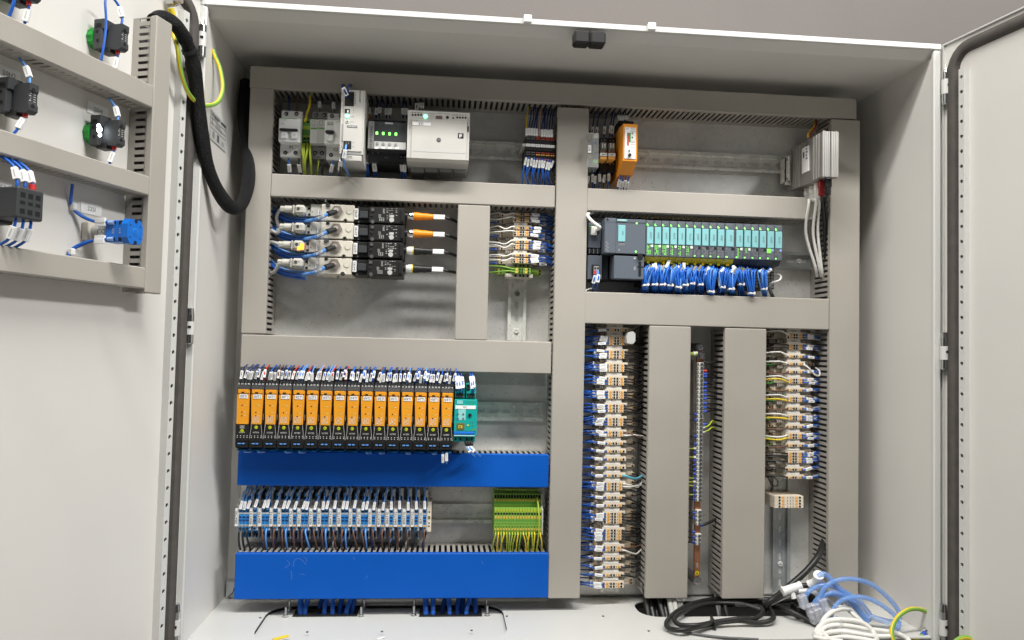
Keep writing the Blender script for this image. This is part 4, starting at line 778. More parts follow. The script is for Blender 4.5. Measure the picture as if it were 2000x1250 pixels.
# ------------------------------------------------------------------ orange signal modules
Z7 = (440, 690, 5.681)
MN = ['100T1', '100T2', '101T1', '101T2', '102T1', '102T2', '103T1', '103T2', '104T1', '104T2', '105T1', '105T2', '106T1', '107T1', '108T1', '109T1']
dm = Dev(*Z7); YM = .099
mx0 = P(461.5, 790, YM).x; mx1 = P(886.5, 800, YM).x; pit = (mx1 - mx0) / 16
zz = lambda px, py, Y=YM: P(px, py, Y).z
ZO1, ZO0 = zz(675, 763.5), zz(675, 831); ZU1 = zz(675, 745, .108); ZB = zz(675, 866); ZBB = zz(675, 880)
def mod_mesh(first):
    """parts in local coordinates: x 0..pit, origin at the module's lower left on the rail plane"""
    W_ = pit - .0007; out = {}
    b = MB('black'); b.box(0, W_, .104, YR, ZB, ZO1 + .002, c=.0005)
    if first: b.prism([(0, ZO0 + .001), (W_, ZO0 + .001), (W_, ZB + .002), (0, ZB + .002)], 1, YM + .001, .1042)
    else: b.prism([(.0028, ZO0 + .001), (W_ - .0028, ZO0 + .001), (W_, ZB + .006), (W_, ZB + .001), (0, ZB + .001), (0, ZB + .006)], 1, YM + .001, .1042)
    out['body'] = b
    f = MB('orange'); t0 = .0008; t1 = .0014 if first else .0030
    f.prism([(t0, ZO1), (W_ - t0, ZO1), (W_ - t1, ZO0), (t1, ZO0)], 1, YM, .1042); f.box(.0022, W_ - .0022, YM - .0016, YM, ZO1 - .007, ZO1 - .0004, c=.0006)
    f.box(W_ * .36, W_ * .58, YM - .0019, YM, ZO1 - .0068, ZO1 - .0045, 'black'); f.box(.0012, .0024, YM - .0006, YM + .001, ZO1 - .008, ZO1, 'black'); f.box(W_ - .0034, W_ - .0022, YM - .0006, YM + .001, ZO1 - .008, ZO1, 'black')
    out['front'] = f
    u = MB('black'); u.prism([(YR, ZU1 - .002), (.125, ZU1), (.108, ZU1 - .004), (.098, ZO1 + .0004), (YR, ZO1 + .0004)], 0, .0004, W_ - .0004)
    for k in range(4): u.text('%d%d' % (k + 1, random.randint(1, 4)), .0030 + k * .0053, ZO1 + .0090, .1005, .0027, 'white', v=(0, .35, .94)); u.box(.0016 + k * .0053, .0048 + k * .0053, .104, .112, ZU1 - .0045, ZU1 - .0008, 'char')
    out['upper_terminal'] = u
    l = MB('black'); l.prism([(YR, ZB + .0006), (.098, ZB + .0006), (.101, ZBB + .004), (.110, ZBB), (YR, ZBB)], 0, .0003, W_ - .0003)
    l.prism([(.110, ZBB - .0004), (.104, ZBB - .0030), (.16, ZBB - .0040), (.16, ZBB - .0004)], 0, .002, W_ - .002, 'blue_term')
    for k in range(4): l.cyl((.0036 + k * .0050, .0975, ZBB + .0052), (.0036 + k * .0050, .103, ZBB + .0052), .0019, n=8, m='void')
    for k in range(2): l.box(.0052 + k * .0062, .0098 + k * .0062, .0972, .0985, ZB - .0030, ZB - .0012, 'blue_lt')
    out['lower_terminal'] = l
    p_ = MB('white'); cx = W_ * .49; yq = YM + .0006
    p_.text('ACT20X', cx, ZO0 - .0138, yq, .0024, 'white', maxw=.010)
    for k in range(4):
        for j in range(2): p_.box(.0028 + k * .0053, .0042 + k * .0053, yq - .0002, yq, ZB + .0075 + j * .0026, ZB + .0085 + j * .0026)
    if first:
        for j in range(3): p_.box(cx - .004 + .001 * (j == 1), cx + .004 - .001 * (j == 1), yq - .0002, yq, ZO0 - .0035 - j * .0018, ZO0 - .0029 - j * .0018)
    else:
        a_, e_ = .0052, ZO0 + .0028; s_ = .0098; th = .0006; yy = YM - .0003
        for (x0, x1, z0, z1) in ((a_, a_ + s_, e_, e_ + th), (a_, a_ + s_, e_ + s_ - th, e_ + s_), (a_, a_ + th, e_, e_ + s_), (a_ + s_ - th, a_ + s_, e_, e_ + s_)): p_.box(x0, x1, yy, yy + .0006, z0, z1, 'ivory')
        def ln(x0, z0, x1, z1, w=.0005):
            t_ = Vector((x1 - x0, 0, z1 - z0)).normalized(); n_ = Vector((-t_.z, 0, t_.x)) * w; k_ = p_.V([Vector((x0, yy, z0)) + n_, Vector((x1, yy, z1)) + n_, Vector((x1, yy, z1)) - n_, Vector((x0, yy, z0)) - n_]); p_.face([k_, k_ + 1, k_ + 2, k_ + 3], 'ivory')
        ln(a_, e_, a_ + s_, e_ + s_); ln(a_ + .004, e_ + .0042, a_ + s_, e_ + .0005); ln(a_ + .0025, e_ + .0085, a_ + .0037, e_ + .0045)
        for sx in (0, 1):
            xx = .0006 if sx else W_ - .0006
            p_.text('0123456789' if sx else '1347460000', W_ - .0010 if not sx else .0013, ZO0 + (.012 if not sx else -.002), .1036, .0014, 'white', u=(0, 0, 1), v=(-1, 0, 0), maxw=.022)
            k_ = p_.V([(.0030 if sx else W_ - .0030, yq, ZO0), (.0036 if sx else W_ - .0036, yq, ZO0), (.0008 if sx else W_ - .0008, yq, ZB + .006), (.0002 if sx else W_ - .0002, yq, ZB + .006)]); p_.face([k_, k_ + 1, k_ + 2, k_ + 3], 'ltgrey')
    out['print'] = p_
    e = MB('exyellow'); e.cyl((cx, yq - .0004, ZO0 - (.0052 if not first else .0115)), (cx, yq + .0002, ZO0 - (.0052 if not first else .0115)), .0030, n=6, sm=False); e.text('Ex', cx, ZO0 - (.0052 if not first else .0115), yq - .0006, .0022); out['hazard_mark'] = e
    return out
G1, G2 = mod_mesh(True), mod_mesh(False); PROTO = {}
for i in range(16):
    src = G1 if i == 0 else G2; x = mx0 + i * pit; org = (x, YM, ZBB)
    T = thing('signal_module', 'orange and black module labelled %s%s' % (MN[i], ', %s in the row' % ('leftmost' if i == 0 else 'rightmost') if i in (0, 15) else ''), 'signal module', org, 'orange signal modules in a row')
    for nme, mb in src.items():
        key = (nme, i == 0)
        if key not in PROTO:
            me = bpy.data.meshes.new(nme); me.from_pydata([(v[0], v[1] - YM, v[2] - ZBB) for v in mb.v], [], mb.f); ms = list(dict.fromkeys(mb.fm))
            for k in ms: me.materials.append(MATS[k])
            me.polygons.foreach_set('material_index', [ms.index(k) for k in mb.fm]); me.polygons.foreach_set('use_smooth', mb.sm); me.update(); PROTO[key] = me
        o = bpy.data.objects.new(nme, PROTO[key]); SC.collection.objects.link(o); o.parent = T; WL[o.name] = org
    W_ = pit - .0007; l = MB('paper'); l.box(x + W_ * .22, x + W_ * .84, YM - .0008, YM, ZO1 - .0155, ZO1 - .0085); l.text(MN[i], x + W_ * .53, ZO1 - .0120, YM - .0010, .0042, maxw=W_ * .5); l.build('label', T)
    pat = [(0, 0, 0)] + [((1, 0, 0), (0, 1, 0), (1, 0, None), (0, 1, 0), (0, 0, None), (1, 1, 0), (1, 1, None), (0, 1, 0), (0, 0, None), (0, 1, 0), (1, 0, None), (1, 1, 0), (0, 1, 0), (0, 1, 0), (0, 1, 1))[i - 1]]
    for k, (zf, on) in enumerate(zip((.027, .0385, .0445), pat[-1] if i else (0, 0, 0))):
        if on is None: continue
        q = MB('yg' if on else 'black'); q.cyl((x + W_ * .44, YM - .0003, ZO1 - zf), (x + W_ * .44, YM + .001, ZO1 - zf), .0011, n=8); q.box(x + W_ * .58, x + W_ * .72, YM - .0002, YM, ZO1 - zf - .0004, ZO1 - zf + .0004, 'ivory'); q.build('indicator', T)
    # four marked wires into the top
    for k in range(4):
        wx = x + .0034 + k * .0053 + J(.0008); lean = random.uniform(.000, .006); zt0 = ZU1 - .003; m_ = random.choice(['blue', 'blue', 'blue_dk', 'blue', 'brown', 'red', 'pink'] if k in (0, 3) else ['blue', 'blue_dk', 'blue_lt'])
        wire([Vector((wx, .112, zt0)), Vector((wx + lean * .3, .108, zt0 + .006)), Vector((wx + lean, .110 + J(.004), zt0 + .020)), Vector((wx + lean * 1.4, .150, zt0 + .030)), Vector((wx + lean * 1.2, .175, zt0 + .036))], .0011, m_, '%s wire from the left with white marker in the top of module %s' % (ORD[k], MN[i]), 'marked wires above the orange modules', sl=(.005,) if random.random() < .8 else (.009,), sw=.0021, n=5, sub=3)
for k in range(2):
    x = mx0 + 15 * pit + .006 + k * .0062; wire([Vector((x, .105, ZBB - .001)), Vector((x, .104, ZBB - .010)), Vector((x + .0005, .112, ZBB - .022)), Vector((x, .145, ZBB - .024))], .0012, 'blue_lt', ('left' if k == 0 else 'right') + ' wire with grey marker hanging under the last orange module', 'wires under the last orange module', sl=(.002,), sw=.0024)
for i in range(16):
    if i in (0, 1, 3, 4, 9, 10, 12, 14):
        x = mx0 + i * pit + .010; wire([Vector((x, .125, ZBB - .003)), Vector((x + .002, .120, ZBB - .007)), Vector((x + .010, .150, ZBB - .010))], .0014, 'ferrule', 'pale wire end tucked under module ' + MN[i], 'wire ends under the orange modules')
# ------------------------------------------------------------------ teal converter
Z8 = (740, 690, 5.556); d = Dev(*Z8); YT = .098; b = d.p('body', 'teal'); d.bx(b, 822, 500, 1060, 905, YT, YR, c=.001)
for x0, x1 in ((828, 928), (948, 1052)):
    k = d.p('terminal_block', 'teal'); d.bx(k, x0, 330, x1, 500, YT + .014, YR - .02, c=.001); d.bx(k, x0, 420, x1, 492, YT + .004, YT + .015, c=.001)
    for j in range(3): d.bx(k, x0 + 8 + j * 30, 438, x0 + 32 + j * 30, 484, YT + .0032, YT + .006, 'void'); d.ds(k, x0 + 20 + j * 30, 468, YT + .003, 9, 'steel', 8, .0008)
    d.bx(k, x0 + 6, 340, x0 + 36, 405, YT + .0132, YT + .016, 'void'); d.ds(k, x0 + 21, 380, YT + .013, 9, 'steel', 8, .0006)
k = d.p('upper_housing', 'teal'); d.bx(k, 834, 285, 876, 335, YT + .03, YR - .02, c=.001)
f = d.p('front_panel', 'teal'); d.bx(f, 822, 560, 1056, 850, YT - .0012, YT, c=.0004); d.bx(f, 862, 600, 940, 726, YT - .0015, YT, 'teal_lt'); d.bx(f, 850, 512, 910, 552, YT - .0006, YT, 'teal_lt')
for j in range(3):
    for y in (522, 540): d.bx(f, 860 + j * 18, y, 866 + j * 18, y + 6, YT - .0008, YT, 'teal'); d.bx(f, 972 + j * 22, y, 980 + j * 22, y + 7, YT - .0004, YT, 'pegreen')
t = d.p('label', 'paper'); d.bx(t, 830, 566, 1050, 606, YT - .002, YT); d.tx(t, '110T1', 935, 584, YT - .002, 16)
k = d.p('knob', 'black'); d.ds(k, 988, 671, YT - .0012, 19, 'black', 14, .002)
for x, y in ((858, 660), (916, 660), (858, 708), (916, 708)): k = d.p('button', 'dkgrey'); d.ds(k, x, y, YT - .0014, 10, 'dkgrey', 10, .001)
k = d.p('display', 'olive'); d.bx(k, 844, 757, 928, 832, YT - .0022, YT, c=.0003); d.bx(k, 862, 782, 906, 812, YT - .0025, YT, 'yorange'); d.bx(k, 872, 790, 890, 806, YT - .0027, YT, 'olive')
k = d.p('indicator_lamp', 'exyellow'); d.ds(k, 965, 782, YT - .0012, 11, 'exyellow', 10, .001)
for x, y in ((992, 750), (1016, 750), (1016, 782)): d.ds(f, x, y, YT - .0012, 6, 'dkgrey', 8, .0005)
d.bx(f, 1012, 818, 1038, 838, YT - .0014, YT, 'pegreen'); d.bx(f, 950, 834, 1006, 837, YT - .0014, YT, 'pegreen')
k = d.p('blue_strip', 'blue_switch'); d.bx(k, 812, 850, 1040, 884, YT - .003, YT, c=.001); k = d.p('latch_bar', 'teal_lt'); d.bx(k, 812, 886, 1040, 905, YT - .0024, YT, c=.0008)
k = d.p('lower_housing', 'teal'); d.bx(k, 806, 905, 1044, 962, YT + .006, YR - .03, c=.001)
for x in (822, 876, 946, 1002): d.bx(k, x, 916, x + 16, 944, YT + .005, YT + .008, 'void')
k = d.p('terminal_plug', 'black'); d.bx(k, 936, 952, 1024, 1005, YT + .002, YR - .04, c=.001)
for j in range(3): d.ds(k, 950 + j * 30, 972, YT + .002, 11, 'steel', 10, .0008)
d.done('signal_converter', 'teal converter with a small display at the right end of the orange modules', 'signal module')
d8 = Dev(*Z8)
for x0, x1, yy in ((848, 840, 230), (880, 868, 230), (912, 902, 235), (1010, 996, 260), (1028, 1020, 250)):
    wire([d8.w(x0, 425, YT + .003), d8.w(x0 + 2, 380, YT - .004), d8.w(x1 + 6, 290, YT), d8.w(x1 - 6, 230, .13), d8.w(x1, 205, .165)], .0013, 'blue', '%s blue wire from the left with long white markers in the teal converter' % {848: 'first', 880: 'second', 912: 'third', 1010: 'fourth', 1028: 'fifth'}[x0], 'wires into the teal converter', sl=(.010, .022), sw=.0027, ferr=None)
for k in range(2): wire([d8.w(960 + k * 30, 1000, YT + .012), d8.w(962 + k * 30, 1030, YT), d8.w(1000 + k * 60, 1080, YT + .004), d8.w(1040 + k * 60, 1118, YT + .03)], .0014, 'blue_lt', ('left' if k == 0 else 'right') + ' blue wire with marker hanging under the teal converter', 'wires under the teal converter', sl=(.006,), sw=.003)
# ------------------------------------------------------------------ terminal strips
ORDI = 'first second third fourth fifth sixth seventh eighth ninth tenth eleventh twelfth thirteenth fourteenth fifteenth sixteenth seventeenth'.split()
ORDN = ('first', 'second', 'third', 'fourth', 'fifth')
def term_protos(W_, lo, hi, th, yd, yl, body='terminal', lev='torange', fr=(.10, .25, .34, .42, .545, .65, .75, .88)):
    """beige stepped terminal lying across an upright rail: x 0..W_ deck, lo/hi overhang of the lower tier"""
    b = MB(body); t2 = th / 2 - .00025
    b.prism([(0, yd + .0008), (.0008, yd), (W_ - .0008, yd), (W_, yd + .0008), (W_, yl - .001), (W_ + hi, yl), (W_ + hi, YR - .002), (-lo, YR - .002), (-lo, yl), (0, yl - .001)], 2, -t2, t2)
    f = [W_ * k for k in fr]
    for k in (0, 7): b.cyl((f[k], yd - .0004, 0), (f[k], yd + .002, 0), .0020, n=8, m='void')
    for k in (3, 4): b.box(f[k] - .0016, f[k] + .0016, yd - .0004, yd + .001, -t2 + .0003, t2 - .0006, 'void')
    for k in (2, 5): b.cyl((f[k], yd - .0003, 0), (f[k], yd + .001, 0), .0009, n=6, m='void')
    for (x, s) in ((-lo + .0028, 1), (W_ + hi - .0028, -1)):
        b.cyl((x, yl - .0004, 0), (x, yl + .002, 0), .0019, n=8, m='void'); b.box(x + s * .0075 - .0013, x + s * .0075 + .0013, yl - .0004, yl + .001, -t2 + .0004, t2 - .0006, 'void')
    L = []
    for k in (1, 6): L.append((f[k] - .0021, f[k] + .0021, yd))
    L += [(-lo + .0045, -lo + .0070, yl), (W_ + hi - .0070, W_ + hi - .0045, yl)]
    lv = []
    for (a, c, y) in L:
        q = MB(lev); q.box(a, c, y - .0006, y + .001, -t2 + .0003, t2 - .0003); q.box(a + (c - a) * .35, c - (c - a) * .35, y - .0008, y, -t2 + .0012, -.0002, 'brown' if lev == 'torange' else lev); lv.append(q)
    def me(mb, nme):
        m_ = bpy.data.meshes.new(nme); m_.from_pydata(mb.v, [], mb.f); ms = list(dict.fromkeys(mb.fm))
        for k in ms: m_.materials.append(MATS[k])
        m_.polygons.foreach_set('material_index', [ms.index(k) for k in mb.fm]); m_.polygons.foreach_set('use_smooth', mb.sm); m_.update(); return m_
    return me(b, 'body'), [me(q, 'lever') for q in lv]
def put(meshes, label, cat, group, loc, name='terminal_block'):
    T = thing(name, label, cat, loc, group)
    for nme, me in meshes:
        o = bpy.data.objects.new(nme, me); SC.collection.objects.link(o); o.parent = T
    return T
def strip(rows, xc0, xc1, wpx, lop, hip, yd, yl, where, px_y=(650, 1140), tilt=0):
    """rows: (marker text, marker y, [terminal ys]); xc0/xc1 deck left px at the two heights"""
    y0, y1 = px_y; out = []
    A = P(xc0, y0, yd); B = P(xc0 + wpx, y0, yd); W_ = B.x - A.x; lo = A.x - P(lop, y0, yl).x; hi = P(hip, y0, yl).x - B.x
    xl = lambda y: P(xc0 + (xc1 - xc0) * (y - y0) / (y1 - y0), y, yd).x
    x_ = (xl(y0) + xl(y1)) / 2; pp = {}
    allr = []; prev = None
    for mk, my, ys in rows:
        cx = x_
        if mk:
            z = P(xc0 + wpx / 2, my, yd + .003).z; T = thing('end_bracket', 'grey marker bracket printed %s on the %s' % (mk, where), 'marker', (cx + W_ / 2, yl, z - .003), 'marker brackets on the ' + where)
            zb1 = P(xc0 + wpx / 2, ys[0], yd).z + .0026; zt1 = (prev - .0026) if prev else z + .0035; ze = zb1 + min(.0028, (zt1 - zb1) * .3)
            q = MB('terminal'); q.prism([(cx, yd + .0006), (cx + W_, yd + .0006), (cx + W_, yl), (cx + W_ + hi * .85, yl + .001), (cx + W_ + hi * .85, YR - .002), (cx - lo * .85, YR - .002), (cx - lo * .85, yl + .001), (cx, yl)], 2, zb1, ze - .0002); q.build('end_plate', T)
            q = MB('marker'); q.box(cx + W_ * .045, cx + W_ * .765, yd + .002, YR - .002, ze, zt1 - .0002, c=.0005); q.box(cx - lo * .95, cx + W_ * .044, yl + .001, YR - .002, ze, zt1 - .0002, 'term_dk'); q.box(cx - lo * .42, cx + W_ * .044, yl - .006, yl + .0012, ze, zt1 - .0002, 'term_dk'); q.box(cx + W_ * .766, cx + W_ + hi * .8, yl + .001, YR - .002, ze, zt1 - .0002, 'term_dk'); q.box(cx + W_ * .766, cx + W_ + hi * .3, yl - .006, yl + .0012, ze, zt1 - .0002, 'term_dk')  # dark lower sides widened to paint in the shadow between groups
            for j in range(3): q.box(cx - lo * .4 + j * .004, cx - lo * .4 + .0015 + j * .004, yl - .0066, yl, z - .0025, z + .002, 'marker')
            q.build('carrier', T); q = MB('white'); q.box(cx + W_ * .07, cx + W_ * .75, yd + .0005, yd + .0022, max(ze, z - .0040), z - .0022); q.text(mk, cx + W_ * .40, z - .0001, yd + .0016, .0030, 'black', maxw=W_ * .3); q.build('marker_strip', T)
        for k, y in enumerate(ys):
            z = P(xc0 + wpx / 2, y, yd).z; nx = min([abs(y - q) for q in ys if q != y] or [5.4]); th = min(.0054, .0050)
            col = 'terminal'
            if 'p' not in pp: pp['p'] = term_protos(W_, lo, hi, .0051, yd, yl)
            b, lv = pp['p']
            put([('body', b)] + [('lever', l) for l in lv], '%s beige terminal down under marker %s on the %s' % (ORDN[k], mk or 'at the very top', where), 'terminal', 'beige terminals of the ' + where, (cx, 0, z))
            allr.append((mk or 'the top', k, z, cx, W_, lo, hi, y)); prev = z
    return allr
LEFT = [('3X1', 636.4, [644.7]), ('41X1', 651.7, [660.6, 665.9, 671.2]), ('41X2', 678.2, [687.2, 692.5, 697.8]), ('42X1', 704.2, [713.2, 718.5, 723.6]), ('42X2', 730, [739.4, 744.8, 750.2]), ('43X1', 756.3, [765.7, 771, 776.3]), ('43X2', 782.3, [792.2, 797.5, 803]), ('50X1', 808.8, [818.4, 823.9, 829.3]), ('50X2', 834.8, [844.6, 850.1]), ('50X3', 856.4, [866]), ('50X4', 871.9, [881.5]), ('50X5', 886.9, [897.1]), ('50X6', 902.9, [913.1]), ('51X1', 918.5, [928.9]), ('52X1', 934.3, [945, 950.3, 955.7]), ('53X1', 961, [971.6]), ('53X2', 976.5, [987.2]), ('54X1', 992.9, [1003.6, 1009, 1014.6, 1020]), ('54X2', 1025.2, [1036, 1041.5, 1047, 1052.7]), ('55X1', 1057.8, [1068.6, 1074.2]), ('55X2', 1079, [1090.6]), ('55X3', 1095.7, [1107.2]), ('55X4', 1111.9, [1123.2]), ('56X1', 1127.3, [1140, 1145.6])]
RIGHT = [('60X1', 646, [654.3, 659.3]), ('65X1', 665.8, [675, 680.2]), ('80X1', 687, [696.2]), ('81X1', 701.7, [711]), ('82X1', 717, [726.6]), ('82X2', 732, [741.7, 746.8]), ('82X3', 752.5, [762.2]), ('82X4', 768.2, [777.8, 782.8]), ('83X1', 788.4, [798]), ('83X2', 803.5, [813.4, 818.5]), ('83X3', 823.9, [833.7]), ('83X4', 839.3, [849.4, 854.6]), ('84X1', 860.2, [870]), ('90X1', 875, [885.8, 891, 896.4, 901.7]), ('90X2', 906.7, [917.1]), ('90X3', 922.3, [932.4])]
MID = [(None, 0, [418.6, 426, 431.2]), ('62X1', 438.1, [445.2, 453.3, 458.6]), ('63X1', 464.6, [472, 479.2, 484.4]), ('64X1', 491.5, [498.6, 506.3, 511.5])]
YD, YL = .165, .187
lr = strip(LEFT, 1182.5, 1176, 43.5, 1162, 1242, YD, YL, 'tall left terminal strip')
rr_ = strip(RIGHT, 1536, 1533.5, 37.5, 1502, 1590, YD, YL, 'right-hand terminal strip', (655, 930))
mr = strip(MID, 1003.5, 1000.5, 36.5, 971, 1056, YD, YL, 'short middle terminal strip', (420, 510))
def w3(x, y, z): return Vector((x, y, z))
sag = lambda: random.uniform(-.0035, .0015)
xd = DU['mid'][1] - .002; xr1 = DU['rc1'][0] + .003
for (mk, k, z, cx, W_, lo, hi, y) in lr:
    hx = cx + W_ * .10; lx = cx - lo + .0028; dz = J(.0022)
    has_l = mk not in ('50X4',); up = not (mk in ('54X1', '52X1') and k >= 3)
    if up:
        s_ = random.uniform(.0035, .007)
        wire([w3(hx + .001, YD + .001, z), w3(hx - .003, YD - .002, z), w3(hx - .020, YD - .001 + J(), z + dz), w3(hx - .034, YD + .008, z + dz * .5 + sag()), w3(xd, YD + .016, z + sag())], .0012, 'blue', '%s upper-row blue wire under marker %s, left side of the tall left strip' % (ORDN[k], mk), 'blue wires left of the tall left strip', sl=(s_,), sw=.0025, n=5, sub=3)
    if random.random() < .85:
        dz = J(.0025)
        wire([w3(lx + .001, YL + .001, z - .0006), w3(lx - .003, YL - .008, z - .0006), w3(lx - .010, YL - .016, z + .0022 + dz), w3(lx - .020, YL - .016, z + .0024 + dz + sag()), w3(xd, YL - .004, z + dz + sag())], .0012, random.choice(['blue', 'blue', 'blue_dk']), '%s lower-row blue wire under marker %s, left side of the tall left strip' % (ORDN[k], mk), 'blue wires left of the tall left strip', sl=(.004,), sw=.0025, n=5, sub=3)
    wire([w3(lx + .004, YL + .006, z + .001), w3(lx - .008, YL - .004 + J(.004), z + .003 + J(.002)), w3(xd, YL + .004, z + J(.006))], .0012, 'blue_dk', '%s back dark blue wire under marker %s, left side of the tall left strip' % (ORDN[k], mk), 'dark blue wires behind the tall left strip', n=5, sub=3)
    # right side: black leads (with a few coloured ones)
    if mk in ('3X1', '50X4', '50X5', '50X6', '56X1'): continue
    rx = cx + W_ * .88; m_ = 'cable_blk'; cn = 'black'
    if mk == '51X1': m_, cn = 'cyan_wire', 'pale blue'
    if mk in ('50X2', '52X1', '55X1') and k < 2: m_, cn = (('brown', 'brown') if mk == '50X2' and k == 0 else ('wwhite', 'white') if k == 1 or mk == '52X1' else ('brown', 'brown'))
    rr2 = .0022 if mk == '51X1' else .0015; dr = random.uniform(-.010, .002)
    wire([w3(rx - .001, YD + .001, z), w3(rx + .005, YD - .003, z), w3(rx + .018, YD + .002, z + dr * .6), w3(rx + .030, YD + .010, z + dr + J(.003)), w3(xr1, YD + .018, z + dr * .4 + J(.005))], rr2, m_, '%s upper-row %s wire under marker %s, right side of the tall left strip' % (ORDN[k], cn, mk), 'dark wires right of the tall left strip', n=5, sub=4)
    if random.random() < .75:
        rx = cx + W_ + hi - .0028; dr = random.uniform(-.008, .003); wire([w3(rx - .001, YL + .001, z), w3(rx + .005, YL - .004, z), w3(rx + .012, YL, z + dr), w3(xr1, YL + .006, z + dr * .3 + J(.004))], .0012, 'cable_blk', '%s lower-row black wire under marker %s, right side of the tall left strip' % (ORDN[k], mk), 'dark wires right of the tall left strip', n=5, sub=4)
# pale grey plug on the left strip
q0 = P(1232, 660, .150); q = MB('ltgrey'); q.prism([(q0.x - .0075, q0.z - .010), (q0.x + .003, q0.z - .011), (q0.x + .0075, q0.z - .006), (q0.x + .0075, q0.z + .008), (q0.x + .003, q0.z + .012), (q0.x - .006, q0.z + .010), (q0.x - .009, q0.z + .002)], 1, .146, .166); T = thing('plug', 'pale grey plug sticking out at the top right of the tall left strip', 'plug', tuple(q0)); q.build('shell', T); q = MB('term_dk'); q.box(q0.x - .006, q0.x + .006, .160, .186, q0.z - .013, q0.z + .004, c=.001); q.build('neck', T); q = MB('cable_blk'); q.tube([q0 + Vector((.004, .02, -.006)), q0 + Vector((.016, .03, -.010)), w3(xr1, .19, q0.z - .012)], .0025, 7, sub=5); q.build('cord', T)
wire([P(1236, 648, .17), P(1246, 641, .16), P(1256, 636, .17), P(1263, 634, .18)], .0013, 'cable_blk', 'black wire rising at the top right of the tall left strip')
# right strip
xd2 = DU['rc2'][1] - .002; xr2 = DU['right'][0] + .003
LW = {'60X1': ['wwhite', None], '65X1': ['cable_blk', 'cable_blk'], '80X1': ['wwhite'], '81X1': ['wwhite'], '82X1': ['brown'], '82X2': ['wwhite', 'yellow'], '82X3': ['brown'], '82X4': ['wwhite', 'yellow'], '83X1': ['brown'], '83X2': ['wwhite', 'yellow'], '83X3': ['brown'], '83X4': ['wwhite', 'yellow'], '84X1': ['brown'], '90X1': ['cable_blk'] * 4, '90X2': ['cable_blk'], '90X3': ['cable_blk']}
CN = {'wwhite': 'white', 'cable_blk': 'black', 'brown': 'brown', 'yellow': 'yellow', 'green': 'green'}
for (mk, k, z, cx, W_, lo, hi, y) in rr_:
    hx = cx + W_ * .10; m_ = LW[mk][k]
    if m_:
        up = {'wwhite': .006, 'yellow': .004, 'brown': -.003, 'cable_blk': .003}[m_] + J(.002)
        if mk == '83X4': up = -.004
        wire([w3(hx + .001, YD + .001, z), w3(hx - .005, YD - .004, z + up * .3), w3(hx - .018, YD - .005, z + up), w3(hx - .034, YD - .001, z + up * .9), w3(xd2, YD + .012, z + up * .4)], .0016 if m_ != 'brown' else .0013, m_, '%s %s wire under marker %s, left side of the right-hand strip' % (ORDN[k], CN[m_], mk), 'coloured wires left of the right-hand strip', n=6, sub=4)
    if mk not in ('90X3', '60X1') or k == 0:
        lx = cx - lo + .006; m2 = 'green' if m_ == 'yellow' else ('cable_blk' if mk in ('65X1', '90X1', '90X2', '90X3', '60X1') else random.choice(['wwhite', 'brown', 'green']))
        wire([w3(lx + .003, YL + .001, z), w3(lx, YL - .006, z + J(.003)), w3(lx - .005, YL - .006, z - .003 + J(.003)), w3(xd2, YL, z - .002)], .0013, m2, '%s lower-row %s wire under marker %s, left side of the right-hand strip' % (ORDN[k], CN[m2], mk), 'coloured wires left of the right-hand strip', n=5)
    rx = cx + W_ * .88
    if mk == '81X1': wire([w3(rx, YD, z), w3(rx + .008, YD - .004, z - .006), w3(rx + .022, YD - .002, z - .019), w3(rx + .034, YD + .004, z - .021), w3(rx + .037, YD + .010, z - .012), w3(rx + .034, YD + .02, z - .006)], .0016, 'wwhite', 'white wire curling out of the terminal under marker 81X1', n=7, sub=5); continue
    dz = J(.003); lift = random.uniform(-.001, .006) if y > 860 else J(.002)
    wire([w3(rx - .001, YD + .001, z), w3(rx + .004, YD - .003, z), w3(rx + .020, YD + .002, z + dz + lift * .5), w3(rx + .034, YD + .010, z + dz + lift), w3(xr2, YD + .018, z + dz * .5 + lift)], .0013, 'blue', '%s upper-row blue wire under marker %s, right side of the right-hand strip' % (ORDN[k], mk), 'blue wires right of the right-hand strip', sl=(random.uniform(.007, .010),), sw=.0025, n=5, sub=3)
    wire([w3(cx + W_ + hi - .006, YL + .006, z), w3(cx + W_ + hi + .006, YL - .004 + J(.004), z + J(.003)), w3(xr2 + .004, YL + .008, z + J(.006))], .0013, 'blue_dk', '%s back dark blue wire under marker %s, right side of the right-hand strip' % (ORDN[k], mk), 'dark blue wires behind the right-hand strip', n=5, sub=3)
    rx = cx + W_ + hi - .0028; dz = J(.003) - .001
    wire([w3(rx - .001, YL + .001, z), w3(rx + .004, YL - .005, z), w3(rx + .014, YL - .003, z + dz), w3(xr2 - .004, YL + .002, z + dz + lift), w3(xr2 + .004, YL + .006, z + dz + lift)], .0013, 'blue', '%s lower-row blue wire under marker %s, right side of the right-hand strip' % (ORDN[k], mk), 'blue wires right of the right-hand strip', sl=(.004,), sw=.0025, n=5, sub=3)
wire([P(1497, 926, .175), P(1506, 944, .170), P(1516, 950, .172), P(1519, 940, .178), P(1510, 930, .185)], .0013, 'cable_blk', 'black wire looping below the right-hand strip')
